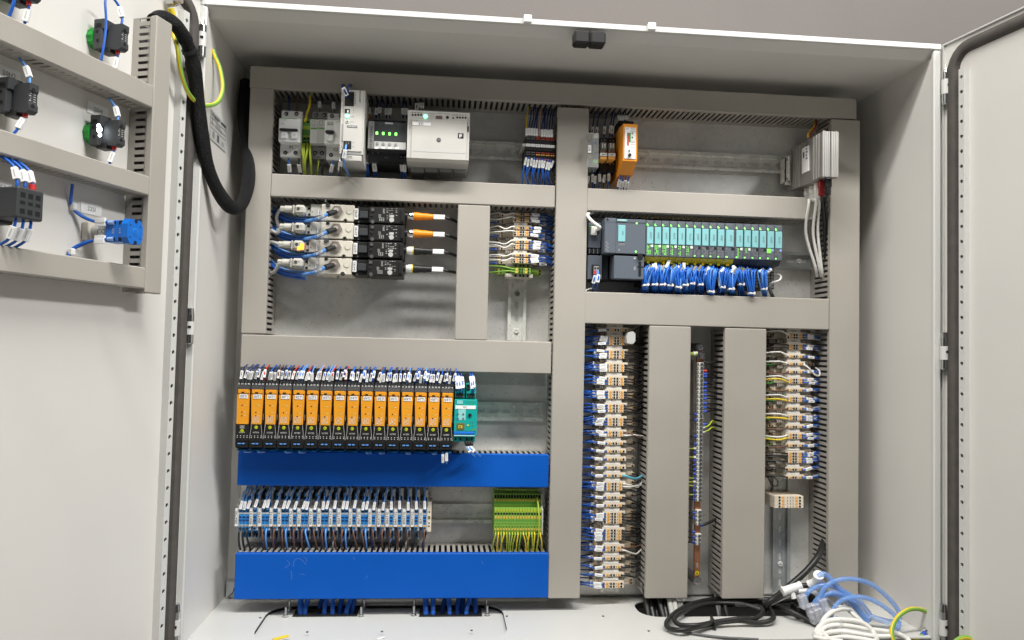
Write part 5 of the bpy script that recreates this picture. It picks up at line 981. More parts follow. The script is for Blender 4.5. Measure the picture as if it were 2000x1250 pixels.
# spare terminals on the right rail
for k in range(4):
    yy = 971.5 + k * 5.9; d = Dev(1340, 880, 4.033); z = P(1538, yy, YD).z; a = P(1513, yy, YD).x; e = P(1569, yy, YD).x; b = MB('terminal'); b.prism([(a - .004, YD + .012), (a, YD), (e, YD), (e, YR), (a - .004, YR)], 2, z - .0026, z + .0026)
    T = thing('spare_terminal', '%s of four unwired beige terminals low on the right rail' % ORDN[k], 'terminal', (a, YD, z), 'spare terminals on the right rail')
    for f_ in (.17, .88): b.cyl((a + (e - a) * f_, YD - .0004, z), (a + (e - a) * f_, YD + .001, z), .0020, n=8, m='void')
    for f_ in (.45, .55, .64): b.box(a + (e - a) * f_ - .0009, a + (e - a) * f_ + .0009, YD - .0003, YD + .001, z - .0016, z + .0012, 'midgrey')
    b.build('body', T)
    for f_ in (.29, .76): q = MB('torange'); q.box(a + (e - a) * f_ - .0022, a + (e - a) * f_ + .0022, YD - .0006, YD + .001, z - .0018, z + .0016); q.build('lever', T)
# middle strip wires, green end terminals
xd3 = DU['short'][1] - .002; xr3 = DU['mid'][0] + .003
for (mk, k, z, cx, W_, lo, hi, y) in mr:
    hx = cx + W_ * .10; g = 'under marker %s' % mk if mk != 'the top' else 'in the top group'
    if k < 2: wire([w3(hx + .001, YD + .001, z), w3(hx - .006, YD - .004, z + .001), w3(hx - .018, YD - .004, z + J(.004) - .003), w3(hx - .032, YD + .002, z - .002 + J(.004)), w3(xd3, YD + .014, z - .001)], .0013, 'wwhite', '%s white wire %s, left of the short middle strip' % (ORDN[k], g), 'white wires left of the middle strip', n=6)
    wire([w3(cx - lo + .004, YL, z - .001), w3(cx - lo, YL - .005, z - .002), w3(xd3, YL, z - .002)], .0012, 'blue' if k == 2 else 'wgrey', '%s lower wire %s, left of the short middle strip' % (ORDN[k], g), 'lower wires left of the middle strip', n=5)
    rx = cx + W_ * .88; dz = J(.002)
    wire([w3(rx - .001, YD + .001, z), w3(rx + .004, YD - .003, z), w3(rx + .018, YD - .001, z + dz), w3(rx + .030, YD + .010, z + dz + .002), w3(xr3, YD + .018, z + dz + J(.004))], .0013, 'blue', '%s upper blue wire %s, right of the short middle strip' % (ORDN[k], g), 'blue wires right of the middle strip', sl=(random.uniform(.004, .007),), sw=.0026, n=5, sub=3)
    rx = cx + W_ + hi - .0028; wire([w3(rx - .001, YL + .001, z - .001), w3(rx + .004, YL - .006, z - .0015), w3(rx + .016, YL - .006, z - .003 + dz), w3(xr3, YL + .002, z - .002)], .0013, 'blue', '%s lower blue wire %s, right of the short middle strip' % (ORDN[k], g), 'blue wires right of the middle strip', sl=(.003,), sw=.0026, n=5, sub=3)
mk, k, z, cx, W_, lo, hi, y = mr[-1]
for k, yy in enumerate((526, 531.4)):
    zz_ = P(1018, yy, YD).z; b, lv = term_protos(W_, lo, hi + .004, .0053, YD, YL, 'ygreen', 'yorange'); put([('body', b)] + [('lever', l) for l in lv], '%s green and yellow earth terminal under the short middle strip' % ('upper' if k == 0 else 'lower'), 'terminal', 'green terminals of the middle strip', (cx - .0005, 0, zz_), 'earth_terminal')
    wire([w3(cx + W_ * .1, YD, zz_), w3(cx - .006, YD - .004, zz_ + .001), w3(cx - .020, YD, zz_ + .004 - k * .004), w3(xd3, YD + .016, zz_ + .006 - k * .008)], .0014, 'ygreen', '%s green wire left of the green earth terminals' % ('upper' if k == 0 else 'lower'), n=6)
for yy, lb in ((518.8, 'upper'), (538.4, 'lower')):
    zz_ = P(1015, yy, YD + .008).z; q = MB('term_dk' if lb == 'upper' else 'marker'); q.box(cx - lo * .42, cx + W_ + hi * .25, YD + .008, YR, zz_ - .0036, zz_ + .0032, c=.0006)
    for f_ in (.2, .45, .62, .85): q.box(cx + W_ * f_ - .002, cx + W_ * f_ + .002, YD + .0074, YD + .01, zz_ - .002, zz_ + .0015, 'void')
    tag(q.build('end_bracket'), lb + ' end bracket next to the green terminals of the middle strip', 'bracket')
# ------------------------------------------------------------------ blue intrinsically safe terminals
XB = [(459, 3), (487, 1), (504, 2), (526.4, 1), (542.4, 2), (564.8, 1), (580.8, 2), (604, 1), (620, 2), (642.4, 1), (659, 2), (681, 1), (697.6, 2), (719, 1), (736.8, 1), (753.5, 1), (769.7, 1), (786.3, 1), (802.4, 1), (818.8, 1)]
NB = ['100ATX1', '100ATX2', '101ATX1', '101ATX2', '102ATX1', '102ATX2', '103ATX1', '103ATX2', '104ATX1', '104ATX2', '105ATX1', '105ATX2', '106ATX1', '107ATX1', '107ATX2', '108ATX1', '108ATX2', '109ATX1', '109ATX2', '110ATX1']
YBt, YBl = .158, .180; zb = lambda py, Y=YBt: P(650, py, Y).z
for i, ((xp, n_), nm) in enumerate(zip(XB, NB)):
    sh = (xp - 459) * .0068; x0 = P(xp, 1010, YBt).x; xe = P(xp + 7.2, 1010, YBt).x
    T = thing('end_bracket', 'white marker bracket printed %s in the blue terminal row' % nm, 'marker', (x0, YBt, zb(1056)), 'marker brackets of the blue terminals')
    q = MB('wgrey'); q.box(x0, xe, YBt - .001, YR, zb(1028 ), zb(993.5), c=.0006); q.box(x0 + .0005, xe, YBl - .006, YR, zb(1034), zb(980), 'marker'); q.box(x0 + .0005, xe - .0005, YBl - .0064, YBl, zb(986.5), zb(985.3), 'term_dk'); q.box(x0 + .0005, xe - .0005, YBl - .0064, YBl, zb(989.5), zb(988.3), 'term_dk'); q.box(x0 + .0008, xe, YBl, YR, zb(1040), zb(1034), 'term_dk'); q.build('carrier', T)
    q = MB('white'); q.box(x0 + .0004, xe - .0012, YBt - .0018, YBt - .0008, zb(1028), zb(994)); q.text(nm, (x0 + xe) / 2 - .0004, zb(1011), YBt - .0021, .0040, 'black', u=(0, 0, 1), v=(-1, 0, 0), maxw=.026); q.build('marker_plate', T)
    xs = xe + .0002
    for k in range(n_):
        a = xs + k * .0062; e = a + .0058; cm = (a + e) / 2
        T = thing('blue_terminal', '%s blue terminal right of marker %s' % (ORDN[k], nm) if n_ > 1 else 'single blue terminal right of marker %s' % nm, 'terminal', (cm, YBt, zb(1056)), 'blue terminals of the lower left row')
        b = MB('blue_term'); b.box(a, e, YBt, YR, zb(1037), zb(993), c=.0004); b.box(a, e, YBl, YR - .001, zb(1056), zb(1037), c=.0004); b.box(a + .0003, e, YBl - .004, YR - .001, zb(993), zb(966), 'blue_term')
        b.box(a, e, YBt - .0004, YBt + .001, zb(1001.5), zb(1004.5), 'ltgrey'); b.box(a, e, YBt - .0004, YBt + .001, zb(1025), zb(1029), 'ltgrey')
        for y0_, y1_ in ((994.8, 1000), (1009, 1012.4), (1015, 1018.6)): b.box(cm - .0022, cm + .0022, YBt - .0005, YBt + .001, zb(y1_), zb(y0_), 'blue_dk' if y0_ > 1000 else 'void')
        b.cyl((cm, YBt - .0004, zb(1022)), (cm, YBt + .001, zb(1022)), .0010, n=7, m='void'); b.cyl((cm, YBt - .0005, zb(1032.5)), (cm, YBt + .002, zb(1032.5)), .0021, n=8, m='void')
        b.box(cm - .0019, cm + .0019, YBl - .0005, YBl + .001, zb(1053), zb(1047), 'void'); b.box(cm - .0016, cm + .0016, YBl - .0046, YBl, zb(979), zb(974), 'void'); b.build('body', T)
        q = MB('torange' if n_ == 1 else 'midgrey'); q.box(cm - .0018, cm + .0018, YBt - .0008, YBt + .001, zb(1028.2), zb(1025.4)); q.build('lever', T)
        lean = random.uniform(.004, .010) * (1 if i < 8 else .55) * (1 if i < 15 else -.3)
        wire([w3(cm, YBt + .001, zb(997)), w3(cm, YBt - .003, zb(993)), w3(cm + lean * .45, YBt - .001, zb(978)), w3(cm + lean, YBt + .006, zb(962)), w3(cm + lean * 1.3, YBt + .014, zb(944))], .0013, 'blue_lt', 'light blue wire in the top of the %s terminal at marker %s' % (ORDN[k], nm), 'light blue wires above the blue terminals', sl=(.004,), sw=.0024, n=5, sub=3)
        wire([w3(cm + .001, YBl, zb(978)), w3(cm + .002, YBl - .006, zb(970)), w3(cm + lean * .8 + .004, YBl - .010, zb(956)), w3(cm + lean + .005, YBl - .004, zb(944))], .0013, 'blue_lt' if random.random() < .6 else 'blue_dk', 'back wire with grey marker at the %s terminal of marker %s' % (ORDN[k], nm), 'back wires above the blue terminals', sl=(.007,), sw=.0025, n=5, sub=3, smat='wgrey')
        if i == 0: m_, r2 = 'cable_blk', .0018
        elif i == 1: continue
        elif n_ == 2 and k == 1: m_, r2 = 'blue_lt', .0015
        elif i == 18: m_, r2 = 'cable_blk', .0013
        else: m_, r2 = 'brown', .0015
        dxx = random.uniform(-.002, .006) * (1 if i < 15 else -.8)
        wire([w3(cm, YBt + .001, zb(1032.5)), w3(cm, YBt - .006, zb(1038)), w3(cm + dxx * .5, YBt - .006, zb(1052)), w3(cm + dxx, YBt + .002, zb(1068)), w3(cm + dxx * 1.2, YBt + .012, zb(1080))], r2, m_, '%s wire under the %s terminal at marker %s' % ({'cable_blk': 'black', 'blue_lt': 'light blue', 'brown': 'brown'}[m_], ORDN[k], nm), 'wires below the blue terminals', n=6, sub=4)
        if i > 1 and k == 0 and random.random() < .6:
            m2 = random.choice(['wgrey', 'blue_lt', 'blue_dk']); wire([w3(cm + .001, YBl, zb(1050)), w3(cm + .001, YBl - .008, zb(1054)), w3(cm - .003, YBl - .008, zb(1066)), w3(cm - .003, YBl, zb(1080))], .0014, m2, 'lower wire behind the %s terminal of marker %s' % (ORDN[k], nm), 'lower wires behind the blue terminals', n=6)
    xc_ = xs + n_ * .0062; q = MB('marker'); q.box(xc_, xc_ + .0022, YBt + .001, YR, zb(1036), zb(992)); q.box(xc_, xc_ + .0022, YBl - .008, YR, zb(1056), zb(1036)); q.box(xc_, xc_ + .0022, YBl - .008, YR, zb(992), zb(966)); tag(q.build('end_plate'), 'beige end plate closing the blue terminals of marker ' + nm, 'end plate', 'beige end plates of the blue terminals')
x0 = P(834, 1010, YBt + .006).x; x1 = P(842.5, 1010, YBt + .006).x; q = MB('terminal'); q.box(x0, x1, YBt + .004, YR, zb(1040), zb(980), c=.0008)
for y in (1000, 1022, 1028): q.cyl(((x0 + x1) / 2, YBt + .0036, zb(y)), ((x0 + x1) / 2, YBt + .005, zb(y)), .0014, n=8, m='void')
q.box(x0 + .002, x1 - .002, YBt + .0034, YBt + .005, zb(1014), zb(1008), 'olive'); tag(q.build('end_clamp'), 'tan end clamp at the right of the blue terminals', 'clamp')
# ------------------------------------------------------------------ green-yellow earth terminals
YG = .150; zg = lambda py, Y=YG: P(1010, py, Y).z; xg0 = P(965.5, 1010, YG).x; xg1 = P(1058, 1010, YG).x; pg = (xg1 - xg0) / 17
def pe_mesh():
    b = MB('ygreen'); e = pg - .0003
    b.box(0, e, YG, YR, zg(1044), zg(993), c=.0003); b.box(0, e, YG + .016, YR, zg(993), zg(967), c=.0003)
    b.box(.0006, e - .0006, YG + .0155, YG + .018, zg(976.5), zg(970), 'void')
    for y0_, y1_ in ((984, 987), (1015.5, 1018), (1022, 1023.5)): b.box(0, e + .0003, YG - .0004 if y0_ > 990 else YG + .0155, YG + .018, zg(y1_), zg(y0_), 'pegreen')
    b.cyl((e / 2, YG - .0004, zg(1003.5)), (e / 2, YG + .001, zg(1003.5)), .0020, n=8, m='void'); b.cyl((e / 2, YG - .0004, zg(1029)), (e / 2, YG + .001, zg(1029)), .0011, n=7, m='void'); b.cyl((e / 2, YG - .0004, zg(1039)), (e / 2, YG + .001, zg(1039)), .0018, n=8, m='void')
    b.box(.0004, e - .0004, YG - .0003, YG + .001, zg(999.5), zg(994), 'yg'); l1 = MB('yorange'); l1.box(.0006, e - .0006, YG - .0007, YG + .001, zg(1013), zg(1008)); l2 = MB('yorange'); l2.box(.0006, e - .0006, YG - .0007, YG + .001, zg(1035.5), zg(1032)); l3 = MB('yorange'); l3.box(.0006, e - .0006, YG + .0152, YG + .018, zg(982.5), zg(978))
    return b, l1, l2, l3
for i in range(17):
    b, l1, l2, l3 = pe_mesh(); x = xg0 + i * pg
    for q in (b, l1, l2, l3): q.v = [(v[0] + x, v[1], v[2]) for v in q.v]
    T = thing('earth_terminal', '%s green and yellow earth terminal from the left above the lower blue duct' % ORDI[i], 'terminal', (x, YG, zg(1044)), 'green and yellow earth terminals'); b.build('body', T)
    for q in (l1, l2, l3): q.build('lever', T)
    if i not in (15,): xx = x + pg / 2; dx = J(.004); wire([w3(xx, YG, zg(1039)), w3(xx, YG - .005, zg(1044)), w3(xx + dx, YG - .003, zg(1058)), w3(xx + dx * 1.5, YG + .006, zg(1082))], .0013, random.choice(['yg', 'yg', 'ygreen', 'yellow']), '%s green and yellow wire from the left below the earth terminals' % ORDI[i], 'wires below the earth terminals', n=5)
wire([w3(xg0 + 15.6 * pg, YG + .016, zg(974)), w3(xg0 + 15.7 * pg, YG + .004, zg(985)), w3(xg0 + 15.9 * pg, YG - .006, zg(1010)), w3(xg0 + 15.9 * pg, YG - .006, zg(1040)), w3(xg0 + 15.4 * pg, YG + .004, zg(1082))], .0014, 'yg', 'long green and yellow wire running over the face of the earth terminals', n=6)
q = MB('wgrey'); q.prism([(YG + .014, zg(967)), (YG + .014, zg(990)), (YG - .001, zg(996)), (YG - .001, zg(1044)), (YR, zg(1044)), (YR, zg(967))], 0, xg1, xg1 + .0024); tag(q.build('end_plate'), 'grey end plate right of the earth terminals', 'end plate')
# ------------------------------------------------------------------ controller with its modules
Zp = (1120, 380, 3.846); YS = .126
d = Dev(1130, 410, 6.945); b = d.p('housing', 'plc_dark'); d.bx(b, 135, 168, 300, 520, .150, YR, c=.001, m='plc'); d.bx(b, 120, 600, 400, 950, .160, YR, c=.001); d.bx(b, 122, 612, 316, 945, .150, .1602, c=.001, m='plc')
d.bx(b, 160, 205, 285, 320, .1488, .151, 'black')
for x in (150, 205, 260): d.bx(b, x, 532, x + 44, 590, .150, YR, 'black', c=.001); d.bx(b, x - 6, 524, x + 4, 592, .148, YR, 'plc')
l = d.p('indicator_lamp', 'led_g2'); d.bx(l, 166, 218, 204, 244, .1472, .149)
k = d.p('supply_connector', 'black'); d.bx(k, 182, 742, 280, 885, .1478, .151); d.bx(k, 208, 760, 278, 880, .143, .149, c=.0006, m='midgrey')
for x in (225, 262): d.ds(k, x, 790, .143, 13, 'void', 8)
d.bx(k, 212, 822, 240, 872, .1425, .144, 'red'); d.bx(k, 246, 822, 276, 872, .1425, .144, 'blue_lt')
d.done('bus_adapter', 'dark unit with a network plug at the left of the controller', 'electronic module')
d = Dev(1130, 410, 6.945); b = d.p('housing', 'plc'); a = d.w(358, 102, YS); e = d.w(908, 600, YS); d.bx(b, 358, 105, 505, 588, YS, YR, c=.001); d.bx(b, 509, 118, 908, 604, YS, YR - .002, c=.001); d.bx(b, 350, 180, 357, 560, YS + .02, YR, 'plc_dark')
d.bx(b, 440, 604, 890, 945, YS + .022, YR, c=.001, m='plc_dark')
f = d.p('lower_cover', 'plc'); d.bx(f, 482, 618, 885, 944, YS + .002, YS + .024, c=.001); d.bx(f, 820, 702, 846, 892, YS + .0005, YS + .003, 'void'); d.bx(f, 800, 764, 884, 772, YS + .0006, YS + .003, 'black')
k = d.p('latch', 'black'); d.bx(k, 806, 588, 874, 662, YS - .001, YS + .01, c=.001); d.ds(k, 826, 655, YS - .001, 20, 'black', 10, .002)
t = d.p('label', 'teal_label'); d.bx(t, 540, 202, 634, 432, YS - .0014, YS, c=.0006); d.tx(t, '-21A0', 600, 318, YS - .0014, 18, 'black', rot=1, maxw=70)
t = d.p('name_plate', 'teal'); d.bx(t, 526, 124, 656, 156, YS - .0012, YS, 'teal_label'); d.tx(t, 'SIEMENS', 591, 140, YS - .0012, 20, 'white', maxw=108)
t = d.p('print', 'ltgrey'); d.ds(t, 394, 128, YS, 14, 'void', 10); d.tx(t, 'PROFINET', 458, 138, YS, 14, 'midgrey', maxw=80)
for j in range(2): d.bx(t, 540, 448 + j * 20, 634 - j * 6, 460 + j * 20, YS - .0003, YS, 'midgrey')
for j in range(6): d.bx(t, 366 + (j % 2) * 18, 430 + j * 24, 392 + (j % 2) * 18, 446 + j * 24, YS - .0003, YS, 'midgrey')
d.bx(t, 540, 528, 560, 560, YS - .0003, YS, 'midgrey'); d.bx(t, 480, 430, 494, 460, YS - .0003, YS, 'dkgrey'); d.bx(t, 750, 645, 775, 668, YS + .0016, YS + .003, 'ltgrey'); d.bx(t, 748, 768, 776, 820, YS + .0016, YS + .003, 'midgrey'); d.bx(t, 509, 172, 908, 176, YS - .0002, YS + .001, 'plc_dark'); d.bx(t, 358, 165, 505, 168, YS - .0002, YS + .001, 'plc_dark')
for x, y in ((788, 182), (776, 566)): l = d.p('indicator_lamp', 'led_g'); d.ds(l, x, y, YS, 11, 'led_g', 10)
d.done('controller', 'slate grey controller with a turquoise label at the left of the module row', 'controller')
MXE = [545, 604, 662, 722, 781, 841, 901, 960, 1019, 1078, 1137, 1215, 1276, 1335, 1393, 1450, 1510, 1570]
MLB = ['22A0', '23A0', '24A0', '25A0', '26A0', '27A0', '28A0', '29A0', '30A0', '31A0', '32A0', '33A0', '34A0', '35A0', '36A0', '38A0', '57A0']
ORD17 = ['first', 'second', 'third', 'fourth', 'fifth', 'sixth', 'seventh', 'eighth', 'ninth', 'tenth', 'eleventh', 'twelfth', 'thirteenth', 'fourteenth', 'fifteenth', 'sixteenth', 'seventeenth']
zt_ = Dev(*Zp).w(1050, 211, YS).z; zb_ = Dev(*Zp).w(1050, 478, YS).z; H = zt_ - zb_
for i in range(17):
    d = Dev(*Zp); xm = (MXE[i] + MXE[i + 1]) / 2; x0 = d.w(MXE[i], 300, YS).x + .0003; x1 = d.w(MXE[i + 1], 300, YS).x - .0003; w_ = x1 - x0
    fz = lambda f: zt_ - H * f
    b = d.p('housing', 'plc'); b.box(x0, x1, YS, YR - .01, zb_, zt_, c=.0007); b.box(x0 + .0006, x1 - .0006, YS - .0002, YS + .001, fz(.165), fz(.155), 'plc_dark')
    for j in range(2): b.box(x0 + w_ * .16, x0 + w_ * (.8 - .2 * j), YS - .0003, YS, fz(.055 + j * .035), fz(.045 + j * .035), 'midgrey')
    wide = i == 10; t = d.p('label', 'teal_label'); t.box(x0 + w_ * .10, x0 + w_ * (.94 if not wide else .85), YS - .0014, YS, fz(.66), fz(.185), c=.0004); t.text('-' + MLB[i], x0 + w_ * .58, fz(.44), YS - .0016, .0036, 'dkgrey', u=(0, 0, 1), v=(-1, 0, 0), maxw=.016)
    l = d.p('status_lamp', 'led_g'); l.prism([(x0 + w_ * .08, fz(.15)), (x0 + w_ * .3, fz(.15)), (x0 + w_ * .08, fz(.09))], 1, YS - .0006, YS)
    s_ = d.p('colour_tab', ('white', 'black', 'ferrule')[0 if i < 6 or i in (11, 12) else (2 if i > 14 else 1)]); s_.box(x1 - w_ * .36, x1 - w_ * .06, YS - .001, YS, fz(.755), fz(.685), c=.0003)
    t = d.p('lamp_field', 'dkgrey')
    for r in range(8):
        for c_ in range(3 if not wide else 1):
            on = (i < 2 or (i == 2) or (3 <= i < 6 and c_ < 2 and r % 2 == 0 or 3 <= i < 6 and c_ == 1) or (i == 11 and c_ == 1) or (i == 12 and c_ == 1 and r < 4)) and random.random() < .8
            xx = x0 + w_ * (.12 + c_ * .19); t.box(xx, xx + w_ * .11, YS - .0005, YS, fz(.715 + r * .034), fz(.695 + r * .034), 'led_g2' if on else ('midgrey' if random.random() < .5 else 'dkgrey'))
    for r in range(4): t.box(x1 - w_ * .3, x1 - w_ * (.1 + .06 * (r % 2)), YS - .0004, YS, fz(.81 + r * .04), fz(.80 + r * .04), 'midgrey')
    if i == 15: t.box(x0 + w_ * .05, x0 + w_ * .6, YS - .0008, YS, fz(.80), fz(.68), 'led_g2')
    if i > 5 or wide: l = d.p('power_lamp', 'led_g'); l.box(x0 + w_ * .1, x0 + w_ * .26, YS - .0006, YS, fz(.965), fz(.94))
    bb = d.p('base_unit', 'yellow_base' if i < 11 else 'plc_dark'); bb.prism([(YS + .004, zb_ - .0004), (YS + .014, zb_ - .009), (YR - .01, zb_ - .012), (YR - .01, zb_ - .0004)], 0, x0, x1)
    if i < 11:
        bl = d.p('base_ledge', 'yellow_base'); bl.box(x0, x1, .165, YR - .012, zt_ + .0004, zt_ + .006); bb.box(x0 + w_ * .35, x0 + w_ * .65, YS + .010, YS + .02, zb_ - .012, zb_ - .006)  # strip above the module paints in a dim yellow reflection under the duct
    tb = d.p('wire_block', 'black'); tb.box(x0, x1, .160, YR - .004, zb_ - .050, zb_ - .0125)
    if i > 13:
        for r in range(6):
            for c_ in range(2): tb.box(x0 + w_ * (.12 + .45 * c_), x0 + w_ * (.48 + .45 * c_), .1592, .162, zb_ - .048 + r * .006, zb_ - .0435 + r * .006, 'midgrey')
    d.done('io_module', '%s slate grey input-output module from the left with a turquoise label%s' % (ORD17[i], ', wider than the others' if wide else ''), 'electronic module', 'input-output modules of the controller')
BUN = [(a, b, c, n + 2) for a, b, c, n in [(568, 543, 680, 9), (618, 608, 677, 8), (675, 668, 677, 9), (735, 725, 683, 9), (792, 787, 697, 8), (842, 838, 680, 8), (888, 890, 670, 6), (945, 953, 677, 6), (1030, 1033, 730, 10), (1128, 1118, 697, 6), (1192, 1183, 710, 9), (1250, 1260, 675, 7), (1318, 1338, 743, 8), (1428, 1432, 710, 6)]]
for i, (xt, xk, yk, n_) in enumerate(BUN):
    D = Dev(*Zp); T = thing('wire_bundle', '%s tied bundle of blue wires from the left under the controller modules' % ORD17[i], 'wire bundle', tuple(D.w(xk, 740, .165)), 'tied blue bundles under the controller')
    sl = (xt - 545) * .040; tie = D.w(xk, yk, .136)
    for k in range(n_):
        f = (k / (n_ - 1) - .5) * (1.35 if i < 11 else 1.1); off = D.mm(58, .15) * f
        a = D.w(xt, 497 + sl, .152) + Vector((off * 1.1, J(.006), J(.002))); m1 = a + Vector((J(.002), -.012 + J(.003), -.010 + J(.002))); m2 = D.w(xt, 575 + sl * .5, .130) + Vector((off * 1.05 + J(.002), J(.006), J(.002)))
        tk = tie + Vector((off * .48, .004 * math.cos(k * 2.3), 0)); e = D.w(xk, 760, .172) + Vector((off * .7 + (-.004 if i % 3 == 0 else .001), J(.006), 0))
        q = MB('blue_b' if random.random() < .7 else ('blue' if random.random() < .5 else 'blue_lt')); q.tube([a, m1, m2, tk, e], .0015, 5, sub=4); q.build('wire', T)
        if random.random() < .5:
            mt = 'paper' if random.random() < (.25 if i < 5 or i > 8 else .1) else random.choice(['olive', 'term_dk', 'dkgrey']); t_ = (m2 - m1).normalized(); u = Vector((1, 0, 0)) + Vector((0, 0, J(.3))); s_ = MB(mt); s_.F = (m1 * .7 + m2 * .3, t_, t_.cross(Vector((0, 1, 0))).normalized(), Vector((0, -1, 0))); s_.box(-.0065, .0065, -.0021, .0021, -.001, .0026, c=.0004); s_.build('marker_sleeve', T)  # olive and dark sleeve colours paint in the shade on the markers
    q = MB('white'); w2 = D.mm(40 if n_ < 9 else 50, .148) / 2; q.F = (tie, Vector((1, 0, J(.15))), Vector((0, 1, 0)), Vector((0, 0, 1))); q.box(-w2, w2, -.0060, .007, -.0017, .0017, c=.0008); q.box(w2 * .2, w2 * .65, -.0082, -.005, -.0026, .0026, c=.0005); q.build('cable_tie', T)
D = Dev(*Zp)
for x, y in ((620, 548), (708, 520), (830, 545), (1008, 578), (1098, 655), (1206, 565)):
    c_ = D.w(x, y, .134); q = MB('paper'); a_ = random.uniform(-.5, .4); q.F = (c_, Vector((math.sin(a_), 0, -math.cos(a_))), Vector((math.cos(a_), 0, math.sin(a_))), Vector((0, 1, 0))); q.box(-.008, .008, -.0026, .0026, -.0015, .0015, c=.0003)
    tag(q.build('marker_sleeve'), 'white marker sleeve standing proud of the blue bundles%s' % {620: ', first from the left', 708: ', second from the left', 830: ', third from the left', 1008: ', fourth from the left', 1098: ', fifth and lowest', 1206: ', last on the right'}[x], 'wire marker', 'loose white markers among the bundles')
d7 = Dev(1130, 410, 6.945)
th = wire([d7.w(195, 40, .168), d7.w(150, 42, .150), d7.w(122, 70, .140), d7.w(170, 140, .132), d7.w(250, 205, .128), d7.w(288, 238, .130), d7.w(262, 262, .138), d7.w(235, 262, .146)], .0030, 'wwhite', 'white network cable bending into the unit left of the controller', name='network_cable', cat='cable', n=10, sub=6)
q = MB('zinc'); c_ = d7.w(215, 280, .143); q.box(c_.x - .006, c_.x + .005, .142, .152, c_.z - .008, c_.z + .008, c=.001); q.build('plug', th)
for k, x in enumerate((215, 268)): wire([d7.w(228 + k * 34, 880, .145), d7.w(x + 6, 910, .138), d7.w(x - 14, 990, .142), d7.w(x - 20 + k * 8, 1110, .168)], .0015, 'blue', ('left' if k == 0 else 'right') + ' blue wire with white marker under the network unit', sl=(.004,), sw=.0030)
wire([d7.w(86, 1112, .15), d7.w(110, 1085, .150), d7.w(170, 1068, .158), d7.w(235, 1072, .17)], .0014, 'wwhite', 'thin white wire curving over the duct under the network unit')
wire([D.w(1462, 700, .165), D.w(1490, 665, .150), D.w(1545, 645, .145), D.w(1558, 615, .148), D.w(1530, 602, .156), D.w(1480, 612, .17)], .0020, 'wwhite', 'white wire looping at the right end of the controller', n=7, sub=6)
wire([D.w(1470, 700, .165), D.w(1482, 730, .158), D.w(1500, 775, .168)], .0035, 'dkgrey', 'dark grey cable end at the right of the blue bundles', n=8)
# ------------------------------------------------------------------ copper earth bar
YE = .172; d = Dev(1, 1, 1); xb = lambda y: P(1367.5 - (y - 690) * .0163, y, YE).x; zb2 = lambda y: P(1362, y, YE).z; xc = (xb(700) + xb(1140)) / 2
T = thing('earth_bar', 'upright copper earth bar with a row of screw clamps', 'earth bar', (xc, YE, zb2(1143)))
q = MB('copper'); q.box(xc - .0055, xc + .0055, YE, YE + .005, zb2(1142), zb2(682), c=.0006); q.box(xc - .0016, xc + .0016, YE - .0003, YE + .001, zb2(1108), zb2(1100), 'galv_dark'); q.build('bar', T)
for y, r in ((679, .0075), (1133, .0075)):
    q = MB('chrome'); z = zb2(y); q.cyl((xc, YE - .004, z), (xc, YE + .03, z), r, n=20); q.cyl((xc, YE - .0055, z), (xc, YE - .0039, z), r * .66, n=6, m='steel', sm=False); q.cyl((xc, YE - .0058, z), (xc, YE - .005, z), r * .36, n=12, m='dkgrey'); q.build('bolt', T)
    q = MB('dkgrey'); q.cyl((xc, YE + .005, z), (xc, YP, z), r * 1.15, n=18); q.build('standoff', T)
q = MB('yellow'); z = zb2(1119); q.cyl((xc, YE - .0006, z), (xc, YE, z), .0050, n=18, m='black'); q.cyl((xc, YE - .0009, z), (xc, YE, z), .0043, n=18)
for (x0, x1, z0, z1) in ((-.0004, .0004, -.0005, .003), (-.0022, .0022, -.0009, -.0003), (-.0014, .0014, -.0019, -.0013), (-.0007, .0007, -.0029, -.0023)): q.box(xc + x0, xc + x1, YE - .0012, YE - .0005, z + z0, z + z1, 'black')
q.build('earth_symbol', T)
q = MB('chrome'); z = zb2(694); q.box(xc - .007, xc + .006, YE - .010, YE, z - .006, z + .006, c=.001); q.cyl((xc + .001, YE - .013, z), (xc + .001, YE - .009, z), .0042, n=10, m='steel'); q.build('main_clamp', T)
ys = [711 + 7.75 * k for k in range(46)]; ys = [y for y in ys if y < 1064 and not (979 < y < 991) and not (1024 < y < 1037)]
cl = MB('zinc'); cl.box(-.0062, .0058, YE - .0075, YE - .0002, -.0033, .0033, c=.0008); cl.cyl((.0010, YE - .0098, 0), (.0010, YE - .0070, 0), .0028, n=9, m='chrome'); cl.box(-.0012, .0032, YE - .0101, YE - .0096, -.0005, .0005, 'dkgrey'); cl.box(-.0060, -.0042, YE - .0080, YE - .0070, -.0022, .0022, 'dkgrey'); cl.box(.0042, .0050, YE - .0078, YE - .0070, -.003, .003, 'dkgrey')
cm = bpy.data.meshes.new('clamp'); cm.from_pydata(cl.v, [], cl.f); ms = list(dict.fromkeys(cl.fm)); [cm.materials.append(MATS[k]) for k in ms]; cm.polygons.foreach_set('material_index', [ms.index(k) for k in cl.fm]); cm.polygons.foreach_set('use_smooth', cl.sm)
o3 = Vector(WL[T.name])
for y in ys:
    o = bpy.data.objects.new('clamp', cm); SC.collection.objects.link(o); o.parent = T; o.location = Vector((xc, 0, zb2(y))) - o3
q = MB('brass'); q.box(xc - .0100, xc - .0075, YE + .004, YE + .02, zb2(1062), zb2(704))
for y in ys: q.box(xc - .0102, xc - .0062, YE + .001, YE + .006, zb2(y) - .0007, zb2(y) + .0007)
q.build('comb_rail', T)
xre = DU['rc2'][0] + .003; xle = DU['rc1'][1] - .003
RW = [724, 730, 735, 747, 755, 763, 771, 778, 787, 795, 803, 828]; k = 0
